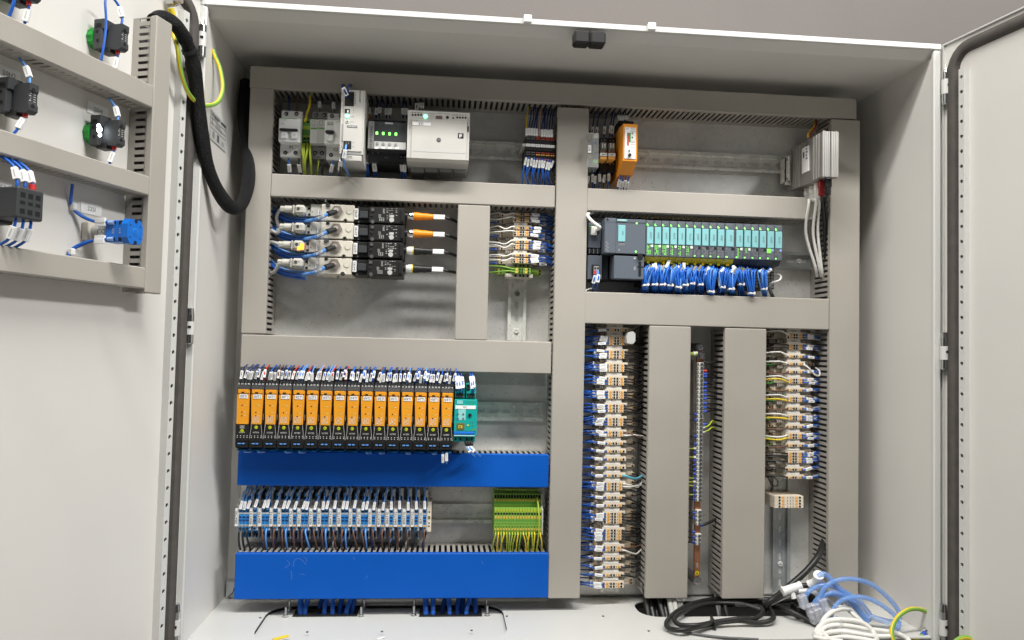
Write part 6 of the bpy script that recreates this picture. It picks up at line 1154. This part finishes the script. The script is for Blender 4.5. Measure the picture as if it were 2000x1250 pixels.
for y in RW:
    z = zb2(y); k += 1; T2 = wire([w3(xc + .005, YE - .004, z), w3(xc + .013, YE - .004, z + J()), w3(xc + .024, YE + .004, z - .001 + J(.002)), w3(xre, YE + .012, z - .002 + J(.003))], .0013, 'cable_blk', '%s thin black wire from the top, right of the copper bar' % ORD17[k - 1], 'black wires right of the copper bar', n=5)
    q = MB('red' if y == 724 else 'lug_blue'); q.cyl((xc + .005, YE - .004, z), (xc + .0125, YE - .004, z + J(.0005)), .0022, n=8); q.build('lug', T2)
for n_, (y, y2) in enumerate(((836, 826), (845, 838))): T2 = wire([w3(xc + .006, YE - .004, zb2(y)), w3(xc + .016, YE - .008, zb2(y - 6)), w3(xc + .026, YE, zb2(y2 - 4)), w3(xre, YE + .012, zb2(y2 + 2))], .0016, 'yg', ('upper' if n_ == 0 else 'lower') + ' green and yellow wire right of the copper bar'); q = MB('ltgrey'); q.cyl((xc + .005, YE - .004, zb2(y)), (xc + .010, YE - .006, zb2(y - 2)), .0024, n=8); q.build('lug', T2)
wire([w3(xc + .005, YE - .003, zb2(706)), w3(xc + .018, YE - .004, zb2(709)), w3(xre, YE + .012, zb2(703))], .0026, 'cable_blk', 'thick black wire at the top right of the copper bar', n=7)
T2 = wire([w3(xc + .004, YE - .004, zb2(1025)), w3(xc + .016, YE - .003, zb2(1022)), w3(xre, YE + .010, zb2(1016))], .0030, 'cable_blk', 'single thick black wire low on the right of the copper bar', n=8); q = MB('lug_blue'); q.cyl((xc + .004, YE - .004, zb2(1025)), (xc + .009, YE - .0035, zb2(1024)), .0033, n=8); q.build('lug', T2)
T2 = wire([w3(xc - .006, YE - .004, zb2(691)), w3(xc - .012, YE - .004, zb2(691.5)), w3(xle, YE + .006, zb2(694))], .0038, 'yg', 'thick green and yellow wire at the top left of the copper bar', n=8); q = MB('white'); q.cyl((xc - .006, YE - .004, zb2(691)), (xc - .014, YE - .004, zb2(691.3)), .0042, n=10); q.build('sleeve', T2)
LWR = [(809, 'k'), (820, 'k'), (852, 'k'), (867, 'k'), (876, 'y'), (884, 'k'), (893, 'y'), (899, 'k'), (908, 'k'), (917, 'k'), (925, 'k'), (934, 'y'), (941, 'y'), (949, 'y'), (958, 'k'), (966, 'y'), (974, 'k'), (1001, 'k'), (1011, 'k'), (1038, 'k'), (1049, 'k'), (1058, 'k')]
for n_, (y, c_) in enumerate(LWR):
    z = zb2(y); T2 = wire([w3(xc - .006, YE - .003, z), w3(xc - .011, YE - .003, z), w3(xle, YE + .008, z + J(.004))], .0014, 'cable_blk' if c_ == 'k' else 'yg', '%s %s wire from the top, left of the copper bar' % ((ORD17 + ['eighteenth', 'nineteenth', 'twentieth', 'twenty-first', 'twenty-second'])[n_], 'black' if c_ == 'k' else 'green and yellow'), 'wires left of the copper bar', n=5)
    q = MB('lug_blue' if c_ == 'k' or n_ % 2 else 'white'); q.cyl((xc - .0055, YE - .003, z), (xc - .0105, YE - .003, z + J(.0005)), .0023, n=8); q.build('lug', T2)
# ------------------------------------------------------------------ cables on the cabinet floor
def gy(pts, r, label, n=10, sub=6, name='earth_wire', group=None):
    mb = MB('yellow'); mb.tube(pts, r, n, sub=sub)
    k = 0
    for i in range(len(mb.f)):
        if len(mb.f[i]) == 4: mb.fm[i] = 'ygreen' if (i % n) in (0, 1, 2, 5, 6, 7) else 'yellow'
    return tag(mb.build(name), label, 'wire', group)
Zb = (340, 1090, 2.985); db = Dev(*Zb); zg_ = ZF - .006
for j, (xs, slot) in enumerate((([740, 775, 845, 885, 932, 970, 1012, 1040], 0), ([1465, 1510, 1567, 1605, 1650, 1680, 1702, 1755], 1))):
    a0, a1, c0, c1 = SL[slot]
    for k, x in enumerate(xs):
        px = 340 + x / 2.985; yfront = random.choice([c0 + .008, c0 + .02, c0 + .035]) if k % 3 else c0 + .010
        q = PF(px, 1090 + 303 / 2.985, zg_); xx = min(max(q.x, a0 + .008), a1 - .008); lean = .006 if k % 4 == 2 else J(.003)
        mb = MB('blue'); mb.tube([w3(xx, yfront, zg_ - .03), w3(xx, yfront + .003, zg_ + .004), w3(xx + lean, yfront + .015, zg_ + .025), w3(xx + lean * 1.6, .168, zg_ + .075)], .0042 if k not in (0, 5, 7) else .0050, 9, sub=4)
        tag(mb.build('blue_cable'), '%s blue cable from the left rising through the %s floor slot' % (ORD17[k], 'left' if j == 0 else 'right'), 'cable', 'blue cables through the floor slots')
for k, (x, y, hi) in enumerate(((650, 338, 0), (672, 300, 1), (1090, 335, 0), (1106, 292, 1), (1398, 330, 0), (1400, 292, 1), (1826, 330, 0), (1820, 290, 1))):
    q = PF(340 + x / 2.985, 1090 + y / 2.985, zg_ + .002); mb = MB('chrome'); mb.cyl((q.x, q.y, zg_), (q.x, q.y, zg_ + .0012), .0050, n=14); mb.cyl((q.x, q.y, zg_ + .001), (q.x, q.y, zg_ + .004), .0042, n=6, sm=False); mb.cyl((q.x, q.y, zg_ + .004), (q.x, q.y, zg_ + .017), .0021, n=8, m='steel')
    tag(mb.build('bolt'), '%s upright bolt from the left beside the floor slots' % ORD17[k], 'bolt', 'upright bolts beside the floor slots')
q = PF(552, 1246, ZF); mb = MB('yellow'); mb.F = (Vector((q.x, q.y, ZF + .0012)), Vector((.8, .6, 0)), Vector((-.6, .8, 0)), Vector((0, 0, 1))); mb.box(-.016, .010, -.0035, .0035, -.001, .001, c=.0004); tag(mb.build('yellow_sleeve'), 'small yellow offcut lying on the cabinet floor', 'offcut')
q = PF(745, 1248, ZF); mb = MB('white'); mb.F = (Vector((q.x, q.y, ZF + .0012)), Vector((.8, .6, 0)), Vector((-.6, .8, 0)), Vector((0, 0, 1))); mb.box(-.008, .006, -.002, .002, -.001, .001, c=.0004); tag(mb.build('white_sleeve'), 'small white offcut lying on the cabinet floor', 'offcut')
# dark cables dropping through the right opening
def drop(px, py0, py1, Y, r, m, label, group=None):
    a = P(px, py0, Y); e = Vector((a.x + J(.006), Y - .03 + J(.01), ZF - .06)); mb = MB(m); mb.tube([a + Vector((0, .01, .03)), a, (a + e) / 2 + Vector((J(.004), -.01, 0)), e], r, 8, sub=5); tag(mb.build('riser_cable'), label, 'cable', group)
for k, x in enumerate((1262, 1270, 1279, 1288, 1297)): drop(x, 1174, 1205, .155 + .006 * (k % 3), .0052, 'cable_blk', '%s black cable dropping under the wide duct' % ORD17[k], 'cables dropping under the wide duct')
for k, x in enumerate((1308, 1317)): drop(x, 1174, 1205, .150, .0050, 'ferrule' if 0 else 'wgrey', ('left' if k == 0 else 'right') + ' pale grey cable dropping under the wide duct', 'pale cables dropping under the wide duct')
for k, x in enumerate((1326, 1331)): drop(x, 1176, 1200, .150, .0030, 'clear', ('left' if k == 0 else 'right') + ' clear sleeve dropping under the wide duct', 'clear sleeves under the wide duct')
for k, x in enumerate((1398, 1404, 1412)): drop(x, 1166, 1200, .192, .0028, 'midgrey', '%s grey cable between the right ducts' % ORD17[k], 'grey cables between the right ducts')
Zf = (1180, 1090, 2.985); df = Dev(*Zf)
def flo(x, y, h=.006): 
    px, py = df.px(x, y); q = PF(px, py, ZF + h); q.y = min(q.y, .205); return q
loop1 = [(930, 240), (800, 232), (640, 240), (520, 265), (420, 315), (365, 375), (385, 412), (470, 418), (620, 385), (780, 365), (900, 378), (985, 352), (965, 290), (935, 240)]
loop2 = [(915, 300), (800, 268), (660, 262), (540, 280), (450, 320), (410, 355), (440, 388), (540, 392), (650, 372), (800, 352), (880, 352), (925, 318), (900, 285), (760, 276)]
th = thing('cable_coil', 'coil of black cable tied up on the cabinet floor', 'cable', tuple(flo(640, 380)))
mb = MB('cable_blk'); mb.tube([flo(x, y, .007 + .004 * (k % 2)) for k, (x, y) in enumerate(loop1)], .0043, 9, sub=6); mb.tube([flo(x, y, .012 + .003 * (k % 2)) for k, (x, y) in enumerate(loop2)], .0040, 9, sub=6); mb.build('cable', th)
c_ = flo(635, 372, .010); mb = MB('black'); mb.F = (c_, Vector((.12, .99, 0)), Vector((1, 0, 0)), Vector((0, 0, 1))); mb.box(-.016, .016, -.0018, .0018, -.009, .006, c=.001); mb.build('cable_tie', th)
wire([flo(420, 415, .004), flo(520, 440, .003), flo(680, 462, .003), flo(900, 474, .003)], .0022, 'dkgrey', 'thin dark cable lying in front of the black coil', name='thin_cable', cat='cable', n=7)
wire([P(1609, 1056, .168), P(1598, 1086, .130), P(1575, 1115, .118), P(1545, 1142, .112), P(1520, 1163, .112), P(1500, 1178, .115), P(1492, 1190, .13)], .0058, 'cable_blk', 'thick black cable slanting out of the right duct', name='supply_cable', cat='cable', n=10, sub=6)
wire([P(1500, 1182, .15), P(1535, 1190, .10), P(1580, 1212, .07), P(1600, 1225, .05)], .0050, 'cable_blk', 'flat black lead running to the black socket block', name='socket_lead', cat='cable', n=8, sub=5)
wire([P(1420, 1172, .17), P(1470, 1172, .165), P(1520, 1172, .16), P(1560, 1170, .16), P(1588, 1176, .17)], .0060, 'cable_blk', 'black cable lying behind the coils under the right duct', name='supply_cable', cat='cable', n=8, sub=5)
wire([flo(930, 262, .02), P(1512, 1172, .11), P(1530, 1160, .10)], .0052, 'cable_blk', 'short black hose leading into the white fitting', name='black_hose', cat='hose', n=9)
wire([P(1496, 1186, .125), P(1506, 1180, .12), P(1528, 1170, .105), P(1556, 1158, .10), P(1580, 1160, .10)], .0024, 'wwhite', 'thin white cable passing under the white fitting', name='thin_cable', cat='cable', n=7)
# white push-in fittings
Zq = (1480, 1100, 5.405); dq = Dev(*Zq)
th = thing('hose_fitting', 'white T-shaped hose fitting in front of the right ducts', 'fitting', tuple(dq.w(360, 340, .095)))
a = dq.w(258, 300, .095); e = dq.w(455, 238, .095); mb = MB('white'); mb.cyl(a, a + (e - a) * .08, .0085, n=16); mb.cyl(a + (e - a) * .06, a + (e - a) * .94, .0075, n=16); mb.cyl(a + (e - a) * .55, a + (e - a) * .59, .0078, n=16); mb.cyl(e - (e - a) * .08, e, .0085, n=16); m_ = (a + e) / 2; mb.cyl(m_, m_ + Vector((.003, -.004, -.016)), .0045, n=12); mb.build('body', th)
wire([e, dq.w(500, 238, .093), dq.w(548, 225, .09)], .0048, 'cable_blk', 'short black hose between the two white fittings', name='black_hose', cat='hose', n=9)
th = thing('hose_fitting', 'white elbow hose fitting with a blue hose above the tangle', 'fitting', tuple(dq.w(620, 200, .085)))
a = dq.w(542, 228, .088); e = dq.w(625, 185, .080); mb = MB('white'); mb.cyl(a, a + (e - a) * .2, .0080, n=16); mb.cyl(a, e, .0068, n=16); mb.build('body', th); f_ = dq.w(640, 135, .070); mb = MB('white'); mb.cyl(e + Vector((0, 0, -.003)), f_, .0082, n=16); mb.cyl(f_, f_ + (f_ - e) * .25, .0092, .0090, n=16); mb.build('collar', th)
# blue hoses
def tubeq(pts, Ys, r, m, label, group, name='blue_hose', cat='hose', n=12):
    V = []
    for k, (x, y) in enumerate(pts):
        Y = Ys[0] + (Ys[1] - Ys[0]) * k / (len(pts) - 1); q = dq.w(x, y, Y)
        if q.z < ZF + r + .001: q = PF(*dq.px(x, y), ZF + r + .001 + .0015 * (k % 2))
        V.append(q)
    mb = MB(m); mb.tube(V, r, n, sub=6); return tag(mb.build(name), label, cat, group)
GB = 'blue hoses on the cabinet floor'
tubeq([(605, 590), (620, 470), (660, 340), (730, 235), (850, 178), (1000, 168), (1180, 215), (1340, 330), (1450, 450), (1498, 540), (1480, 600), (1400, 615), (1290, 590), (1200, 560)], (.060, .045), 0.0042, 'tube_blue', 'widest blue hose arching over the tangle on the right', GB)
tubeq([(470, 440), (500, 350), (570, 275), (680, 235), (800, 250), (930, 310), (1040, 380), (1140, 480), (1200, 570)], (.075, .050), 0.0042, 'tube_blue', 'blue hose arching from the leftmost clear connector', GB)
tubeq([(635, 140), (690, 112), (750, 145), (820, 225), (900, 310), (980, 400), (1080, 520), (1160, 620)], (.068, .050), .0046, 'tube_blue', 'blue hose running down from the white elbow fitting', GB)
tubeq([(690, 540), (685, 430), (700, 350), (770, 312), (870, 325), (960, 385), (1060, 500), (1140, 600)], (.060, .052), .0038, 'tube_blue', 'small inner blue hose loop behind the white cables', GB)
tubeq([(770, 590), (790, 500), (860, 410), (960, 365), (1090, 358), (1220, 395), (1360, 480), (1460, 570), (1490, 650), (1470, 700)], (.048, .030), .0040, 'tube_blue', 'lower blue hose arching in front of the right duct', GB)
tubeq([(570, 520), (590, 430), (650, 360), (740, 330), (860, 350), (1000, 450), (1120, 580)], (.066, .055), .0038, 'tube_blue', 'blue hose arching low through the middle of the tangle', GB)
tubeq([(900, 300), (970, 380), (1060, 480), (1140, 560), (1190, 600)], (.060, .050), .0056, 'tube_blue', 'thick doubled blue hose lying across the tangle', GB)
tubeq([(1180, 560), (1280, 600), (1400, 640), (1480, 640), (1498, 600)], (.045, .035), .0040, 'tube_clear', 'pale clear hose end lying on the right', GB)
for k, (x, y) in enumerate(((478, 400), (560, 500), (612, 490), (590, 560), (690, 440), (640, 540))):
    c_ = dq.w(x, y, .062 - .002 * k); c_.z = max(c_.z, ZF + .012); mb = MB('sleeve'); mb.F = (c_, Vector((.95, 0, .3)), Vector((0, 1, 0)), Vector((-.3, 0, .95))); mb.box(-.0075, .0075, -.006, .006, -.011, .011, c=.0012); mb.box(-.0055, -.0005, -.0065, .0065, -.012, .010); mb.box(.0012, .006, -.0065, .0065, -.012, .010); tag(mb.build('clear_connector'), '%s clear hose connector from the left in the tangle' % ORD17[k], 'connector', 'clear connectors in the tangle')
# black socket block
a = PF(1556, 1206, ZF); th = thing('socket_block', 'black socket block under the blue hoses on the cabinet floor', 'socket', (a.x, a.y, ZF))
mb = MB('black'); 
for (x, y, w_, dd, h_) in ((1566, 1205, .030, .03, .024), (1590, 1212, .034, .03, .022), (1608, 1222, .030, .026, .018)):
    q = PF(x, y, ZF); mb.box(q.x - w_ / 2, q.x + w_ / 2, q.y - dd / 2, q.y + dd / 2, ZF + .0006, ZF + h_, c=.003)
mb.build('body', th)
for (x, y) in ((1556, 1196), (1566, 1198), (1584, 1204)): q = PF(x, y, ZF); mb = MB('black_matte'); mb.cyl((q.x, q.y, ZF + .018), (q.x, q.y, ZF + .038), .0085, .0070, n=12); mb.cyl((q.x, q.y, ZF + .038), (q.x + .002, q.y, ZF + .052), .0042, n=9); mb.build('plug', th)
# white cables
GW = 'white cables on the cabinet floor'
for pts, Ys, r, lb in (
    ([(960, 480), (860, 485), (760, 530), (690, 610), (670, 690), (710, 760), (790, 815), (900, 830)], (.050, .020), .0042, 'white cable forming the tall left loop of the white coil'),
    ([(600, 745), (660, 660), (760, 605), (900, 596), (1060, 615), (1160, 665), (1230, 745), (1260, 820)], (.035, .010), .0041, 'white cable curving over the top of the white coil'),
    ([(610, 770), (680, 700), (790, 655), (940, 660), (1120, 690), (1320, 715), (1480, 745), (1580, 800), (1600, 840)], (.030, .006), .0041, 'white cable running right along the floor to the rim'),
    ([(640, 770), (760, 730), (900, 720), (1060, 745), (1240, 770), (1420, 770)], (.016, .010), .0039, 'lowest white cable along the front of the coil'),
    ([(600, 780), (720, 800), (900, 780), (1100, 800), (1250, 830)], (.004, .002), .0039, 'white cable at the very front of the coil'),
    ([(715, 375), (790, 425), (860, 462), (950, 478)], (.075, .055), .0038, 'white plug lead pointing up left behind the hoses'),
    ([(880, 380), (915, 430), (950, 485), (1010, 540), (1100, 620)], (.075, .040), .0036, 'white lead running down through the blue hoses'),
    ([(430, 297), (540, 292), (600, 310), (640, 345)], (.09, .08), .0042, 'white lead behind the white T fitting')):
    tubeq(pts, Ys, r, 'wwhite', lb, GW, 'white_cable', 'cable', 10)
mb = MB('clear'); c_ = dq.w(850, 655, .028); c_.z = max(c_.z, ZF + .012); mb.F = (c_, Vector((.25, 0, 1)), Vector((0, 1, 0)), Vector((1, 0, -.25))); mb.box(-.012, .012, -.010, .010, -.0035, .0035, c=.001); tag(mb.build('cable_tie'), 'clear tie round the white cable coil', 'cable tie')
gy([dq.w(1835, 570, .030), dq.w(1780, 515, .022), dq.w(1690, 484, .014), dq.w(1590, 492, .008), dq.w(1490, 556, .004), dq.w(1430, 650, 0), dq.w(1415, 740, -.006), dq.w(1440, 830, -.012)], .0036, 'green and yellow earth wire arching at the lower right corner')
th = gy([dq.w(1580, 815, .010), dq.w(1650, 800, .012), dq.w(1740, 762, .016), dq.w(1765, 748, .018)], .0034, 'short green and yellow earth wire ending in a blue lug')
a = dq.w(1735, 765, .016); e = dq.w(1772, 738, .02); mb = MB('lug_blue'); mb.cyl(a, e, .0045, n=10); mb.build('lug', th); f_ = dq.w(1788, 712, .022); mb = MB('chrome'); mb.cyl(f_ + Vector((.001, .003, 0)), f_ + Vector((-.001, -.002, 0)), .0075, n=14); mb.cyl(f_ + Vector((-.001, -.002, 0)), f_ + Vector((-.003, -.008, 0)), .0042, n=6, sm=False, m='steel'); mb.build('ring', th)
gy([P(1858, 1262, -.05), P(1872, 1248, -.05), P(1890, 1245, -.05), P(1906, 1256, -.05)], .0034, 'green and yellow wire loop peeking up at the lower edge of the right door')
wire([lwallP(440, 1168) + Vector((.01, 0, 0)), P(446, 1166, .20), P(454, 1158, .20), P(458, 1148, .21)], .0009, 'cable_blk', 'thin black strand at the lower left corner of the plate')
# ------------------------------------------------------------------ braided loop and earth strap at the left hinge
def DW(px, py, n): s_, z = PD(px, py, n); return FDL[0] + FDL[1] * s_ + FDL[2] * (-n) + Vector((0, 0, z))
br = [DW(300, 42, .022), DW(318, 36, .022), P(344, 50, -.105), P(368, 92, -.075), P(381, 150, -.050), P(388, 210, -.030), P(394, 268, -.014), P(404, 320, .004), P(424, 370, .030), P(448, 403, .055), P(468, 404, .080), P(481, 376, .105), P(486, 335, .130), P(482, 290, .150), P(478, 240, .165), P(477, 195, .180), P(480, 160, .195)]
mb = MB('braid'); mb.tube(br, lambda t: .0106 + .0008 * math.sin(t * 37) - (.0016 if .17 < t < .22 else 0), 18, sub=7); th = tag(mb.build('braided_hose'), 'thick black braided cable sleeve looping from the left door into the cabinet', 'cable')
c_ = spline(br, 7); q = c_[int(len(c_) * .195)]; t_ = (c_[int(len(c_) * .20)] - c_[int(len(c_) * .19)]).normalized(); mb = MB('black'); mb.cyl(q - t_ * .0025, q + t_ * .0025, .0116, n=18); mb.build('cable_tie', th)
gy([DW(338, 30, .012), DW(340, 70, .014), P(347, 95, -.09), P(352, 135, -.08), P(366, 178, -.06), P(388, 203, -.03), P(408, 206, .0), P(426, 198, .02), P(435, 172, .03), P(430, 135, .035), P(420, 110, .035), lwallP(409, 88) + Vector((0, .02, 0))], .0032, 'green and yellow earth strap looping from the left door to the side wall')
th = thing('earth_lug', 'yellow insulated lug on a stud at the top of the left door', 'lug', tuple(DW(335, 15, .01))); mb = MB('yellow'); mb.cyl(DW(333, 16, .012), DW(338, 33, .012), .0048, n=12); mb.build('sleeve', th); mb = MB('chrome'); c_ = DW(330, 4, .006); mb.cyl(c_, c_ + NLv * .012, .0075, n=6, sm=False); mb.cyl(c_, c_ + NLv * .022, .004, n=10, m='brass'); mb.build('stud', th)
# ------------------------------------------------------------------ push buttons on the left door
def button(px, py, label, lit=False, wires=True):
    a, z = PD(px, py, 0); K = .76; F = (FDL[0] + FDL[1] * a + Vector((0, 0, z)), FDL[1] * K, FDL[2] * K, FDL[3] * K)
    T = thing('push_button', label, 'push button', tuple(F[0] + NLv * .0), 'push buttons on the left door')
    mb = MB('btn_green', F); mb.cyl((0, 0, 0), (0, -.012, 0), .0175, n=24)
    for k in range(12): t = k * math.pi / 6; mb.box(.0172 * math.cos(t) - .0012, .0172 * math.cos(t) + .0012, -.0115, -.0005, .0172 * math.sin(t) - .0012, .0172 * math.sin(t) + .0012)
    mb.build('collar', T)
    mb = MB('char', F); mb.box(-.015, .015, -.030, -.012, -.024, .020, c=.0015); mb.box(-.015, .009, -.034, -.012, .010, .028, c=.001); mb.box(-.0155, -.0145, -.026, -.018, .015, .020, 'void'); mb.box(-.0155, -.0145, -.022, -.017, .004, .009, 'void'); mb.box(-.0156, -.0145, -.024, -.019, -.012, -.007, 'void'); mb.box(-.008, .012, -.040, -.020, -.028, -.018, 'black', c=.001); mb.build('base', T)
    mb = MB('char', F); mb.prism([(-.030, -.020), (-.034, .016), (-.040, .020), (-.062, .020), (-.062, .010), (-.060, .006), (-.060, -.008), (-.062, -.012), (-.062, -.020), (-.056, -.024), (-.036, -.022)], 0, -.006, .010)
    for zz_ in (.011, -.013): mb.cyl((.001, -.0624, zz_), (.001, -.060, zz_), .0032, n=10, m='void')
    for k in range(4): mb.box(-.004 + .002 * (k % 2), -.001, -.0604, -.0598, -.006 + k * .0035, -.0045 + k * .0035, 'ltgrey'); mb.box(.003, .007, -.0604, -.0598, -.006 + k * .0035, -.0050 + k * .0035, 'ltgrey')
    mb.build('contact_block', T)
    mb = MB('red', F); mb.cyl((.002, -.048, -.020), (.002, -.048, -.029), .0035, n=10); mb.build('release_tab', T)
    if lit: mb = MB('led_w', F); mb.cyl((-.0155, -.032, .002), (-.0145, -.032, .002), .0052, n=12); mb.cyl((-.0156, -.0335, -.0075), (-.0144, -.0335, -.0075), .0032, n=10); mb.cyl((-.0156, -.030, .0085), (-.0144, -.030, .0085), .0034, n=10); mb.build('glowing_lamp', T)
    G = lambda x, y, z_2: F[0] + F[1] * x + F[2] * y + F[3] * z_2
    return G
G = button(184, 77, 'unlit green push button beside the upright duct on the left door')
gw = 'wires of the push buttons'
wire([G(.004, -.050, .018), G(.006, -.050, .036), G(.004, -.044, .056), G(-.014, -.042, .066), G(-.026, -.044, .052), G(-.024, -.046, .010), G(-.028, -.044, -.045), G(-.024, -.03, -.075)], .0016, 'blue', 'blue wire arching over the unlit green push button', sl=(.014,), n=8, sub=6)
wire([G(.002, -.048, -.028), G(.002, -.048, -.036), G(.000, -.046, -.054), G(0, -.030, -.070)], .0015, 'blue', 'blue wire with marker under the unlit green push button', sl=(.004,), n=7)
G = button(177, 262, 'lit green push button with a white glow on the left door', True)
wire([G(.002, -.052, .018), G(.003, -.052, .028), G(.004, -.046, .044), G(.004, -.030, .062)], .0016, 'blue_lt', 'blue wire with marker above the lit push button', sl=(.007,), n=7)
wire([G(.002, -.048, -.028), G(.001, -.048, -.036), G(-.003, -.044, -.054), G(-.004, -.030, -.070)], .0015, 'blue', 'blue wire with marker under the lit push button', sl=(.004,), n=7)
G = button(-2, 195, 'green push button at the left edge between the two upper door ducts')
wire([G(.002, -.052, .018), G(.003, -.052, .028), G(.004, -.046, .044), G(.004, -.030, .062)], .0016, 'blue_lt', 'blue wire with marker above the push button at the left edge', sl=(.007,), n=7)
wire([G(.002, -.048, -.028), G(-.002, -.048, -.036), G(-.010, -.044, -.054), G(-.014, -.030, -.070)], .0015, 'blue', 'blue wire with marker under the push button at the left edge', sl=(.004,), n=7)
G = button(5, -22, 'green push button cut off at the top left corner')
wire([G(.002, -.048, -.028), G(.002, -.048, -.036), G(.000, -.046, -.054), G(0, -.030, -.070)], .0015, 'blue', 'blue wire with marker under the push button in the top left corner', sl=(.004,), n=7)
wire([G(-.020, -.050, .03), G(-.020, -.050, 0), G(-.022, -.046, -.040), G(-.02, -.03, -.07)], .0018, 'blue', 'blue wire passing in front of the push button in the top left corner', n=7)
# triple contact block
a, z = PD(-30, 402, 0); K = .84; F = (FDL[0] + FDL[1] * a + Vector((0, 0, z)), FDL[1] * K, FDL[2] * K, FDL[3] * K); G = lambda x, y, z_2: F[0] + F[1] * x + F[2] * y + F[3] * z_2
T = thing('contact_block', 'black contact block with three rows of holes at the left edge of the door', 'contact block', tuple(F[0])); mb = MB('char', F); mb.box(-.018, .018, -.030, 0, -.024, .024, c=.002); mb.box(-.020, .020, -.076, -.030, -.020, .020, c=.002); mb.build('housing', T)
mb = MB('void', F)
for k in range(3):
    for zz_, h_ in ((.010, .0045), (.0, .003), (-.011, .0045)): mb.box(-.016 + k * .0115, -.009 + k * .0115, -.0764, -.074, zz_ - h_ * .7, zz_ + h_ * .7)
mb.build('contact_holes', T); mb['k'] if 0 else None
for k in range(3):
    wire([G(-.013 + k * .0115, -.066, .019), G(-.013 + k * .0115, -.066, .028), G(-.012 + k * .0115, -.058, .048), G(-.012 + k * .010, -.03, .066)], .0016, 'blue', '%s blue wire above the black contact block' % ORDN[k], 'wires of the black contact block', sl=(.007,), n=7)
    wire([G(-.013 + k * .0115, -.066, -.019), G(-.013 + k * .0115, -.066, -.027), G(-.014 + k * .0115, -.060, -.046), G(-.014 + k * .0115, -.030, -.060)], .0016, 'blue', '%s blue wire below the black contact block' % ORDN[k], 'wires of the black contact block', sl=(.008,), n=7)
q = MB('red', F); q.cyl((.010, -.066, .020), (.010, -.066, .028), .0045, n=12); tag(q.build('red_ferrule'), 'red end cap on top of the black contact block', 'ferrule')
# blue selector switch
a, z = PD(170, 455, 0); K = .84; F = (FDL[0] + FDL[1] * a + Vector((0, 0, z)), FDL[1] * K, FDL[2] * K, FDL[3] * K); G2_ = lambda x, y, z_2: F[0] + F[1] * x + F[2] * y + F[3] * z_2
T = thing('selector_switch', 'bright blue selector switch standing out from the left door', 'switch', tuple(F[0])); mb = MB('ivory', F); mb.box(-.012, .012, -.014, 0, -.012, .016, c=.002); mb.cyl((0, -.014, .002), (0, -.030, .002), .0090, n=14, m='ivory2'); mb.build('collar', T)
mb = MB('white', F); mb.box(-.012, .012, -.044, -.030, -.010, .010, c=.002); mb.text('CC', -.0122, .0, -.037, .007, 'black', u=(0, -1, 0), v=(0, 0, 1)); mb.build('marker_block', T)
mb = MB('blue_switch', F); y0_, y1_ = -.044, -.088
mb.box(-.013, .013, y1_ + .008, y0_, -.0165, .0165, c=.002); mb.prism([(-.016, -.010), (-.010, -.0185), (.010, -.0185), (.016, -.010), (.016, .010), (.010, .0185), (-.010, .0185), (-.016, .010)], 1, y1_, y1_ + .012)
for zz_ in (.0175, -.0175): mb.cyl((.001, y1_ - .0004, zz_ * .93), (.001, y1_ + .003, zz_ * .93), .0030, n=12, m='void')
for sx, sz in ((-.010, .009), (.010, .009), (-.010, -.009), (.010, -.009)): mb.cyl((sx, y1_ - .0003, sz), (sx, y1_ + .001, sz), .0013, n=8, m='blue_dk')
mb.cyl((0, y1_ - .0006, 0), (0, y1_ + .001, 0), .0055, n=18, m='blue_term'); mb.cyl((0, y1_ - .0010, 0), (0, y1_ + .001, 0), .0044, n=18)
for yy in (-.060, -.072):
    for zz_ in (.0125, -.0125): mb.box(-.0134, -.0120, yy - .004, yy + .002, zz_ - .0028, zz_ + .0028, 'void')
    for zz_ in (.003, 0, -.003): mb.box(-.0133, -.0125, yy - .0016, yy + .0016, zz_ - .0005, zz_ + .0005, 'ltgrey')
mb.build('body', T)
for s_, lb in ((1, 'upper'), (-1, 'lower')):
    T = thing('wire_pair', '%s tied pair of blue wires of the blue selector switch' % lb, 'wires', tuple(G2_(-.02, -.05, .015 * s_)))
    for k in (0, 1):
        mb = MB('blue'); mb.tube([G2_(-.0140, -.062, s_ * .0125), G2_(-.0155, -.050, s_ * (.0125 + .001 * k)), G2_(-.016, -.030, s_ * .014), G2_(-.022 - .004 * k, -.012, s_ * .022), G2_(-.036, -.004, s_ * .036), G2_(-.044, -.012, s_ * .066)], .0019, 7, sub=6); mb.build('wire', T)
        mb = MB('paper'); mb.F = (G2_(-.0168 - .0008 * k, -.040, s_ * (.0128 + .005 * k - .002)), F[2], Vector((0, 0, 1)), F[1]); mb.box(-.009, .009, -.0030, .0030, -.0015, .0025, c=.0004); mb.build('marker_sleeve', T)
    mb = MB('ferrule'); mb.cyl(G2_(-.0140, -.062, s_ * .0125), G2_(-.0150, -.053, s_ * .0125), .0026, n=9); mb.build('ferrule', T)
    mb = MB('white'); mb.F = (G2_(-.034, -.006, s_ * .034), F[1], F[2], Vector((0, 0, 1))); mb.box(-.004, .004, -.005, .004, -.0045, .0045, c=.0016); mb.build('cable_tie', T)
# printed tags on the door
for k, (x0, y0, x1, y1, s_) in enumerate(((171, 203, 211, 228, '20H1'), (-6, 134, 40, 156, '20H2'), (158, 396, 198, 420, '22S1'), (-20, 354, 22, 375, '21S2'))):
    a0, z1 = PD(x0, y0, .001); a1, z0 = PD(x1, y1, .001); zc_ = (z0 + z1) / 2; mb = MB('paper', FDL); mb.box(a0, a1, -.0012, -.0002, zc_ - .0075, zc_ + .0075); mb.text(s_, (a0 + a1) / 2, zc_, -.0014, .0055, 'dkgrey'); tag(mb.build('door_tag'), 'white paper tag printed %s on the left door' % s_, 'tag', 'paper tags on the left door')
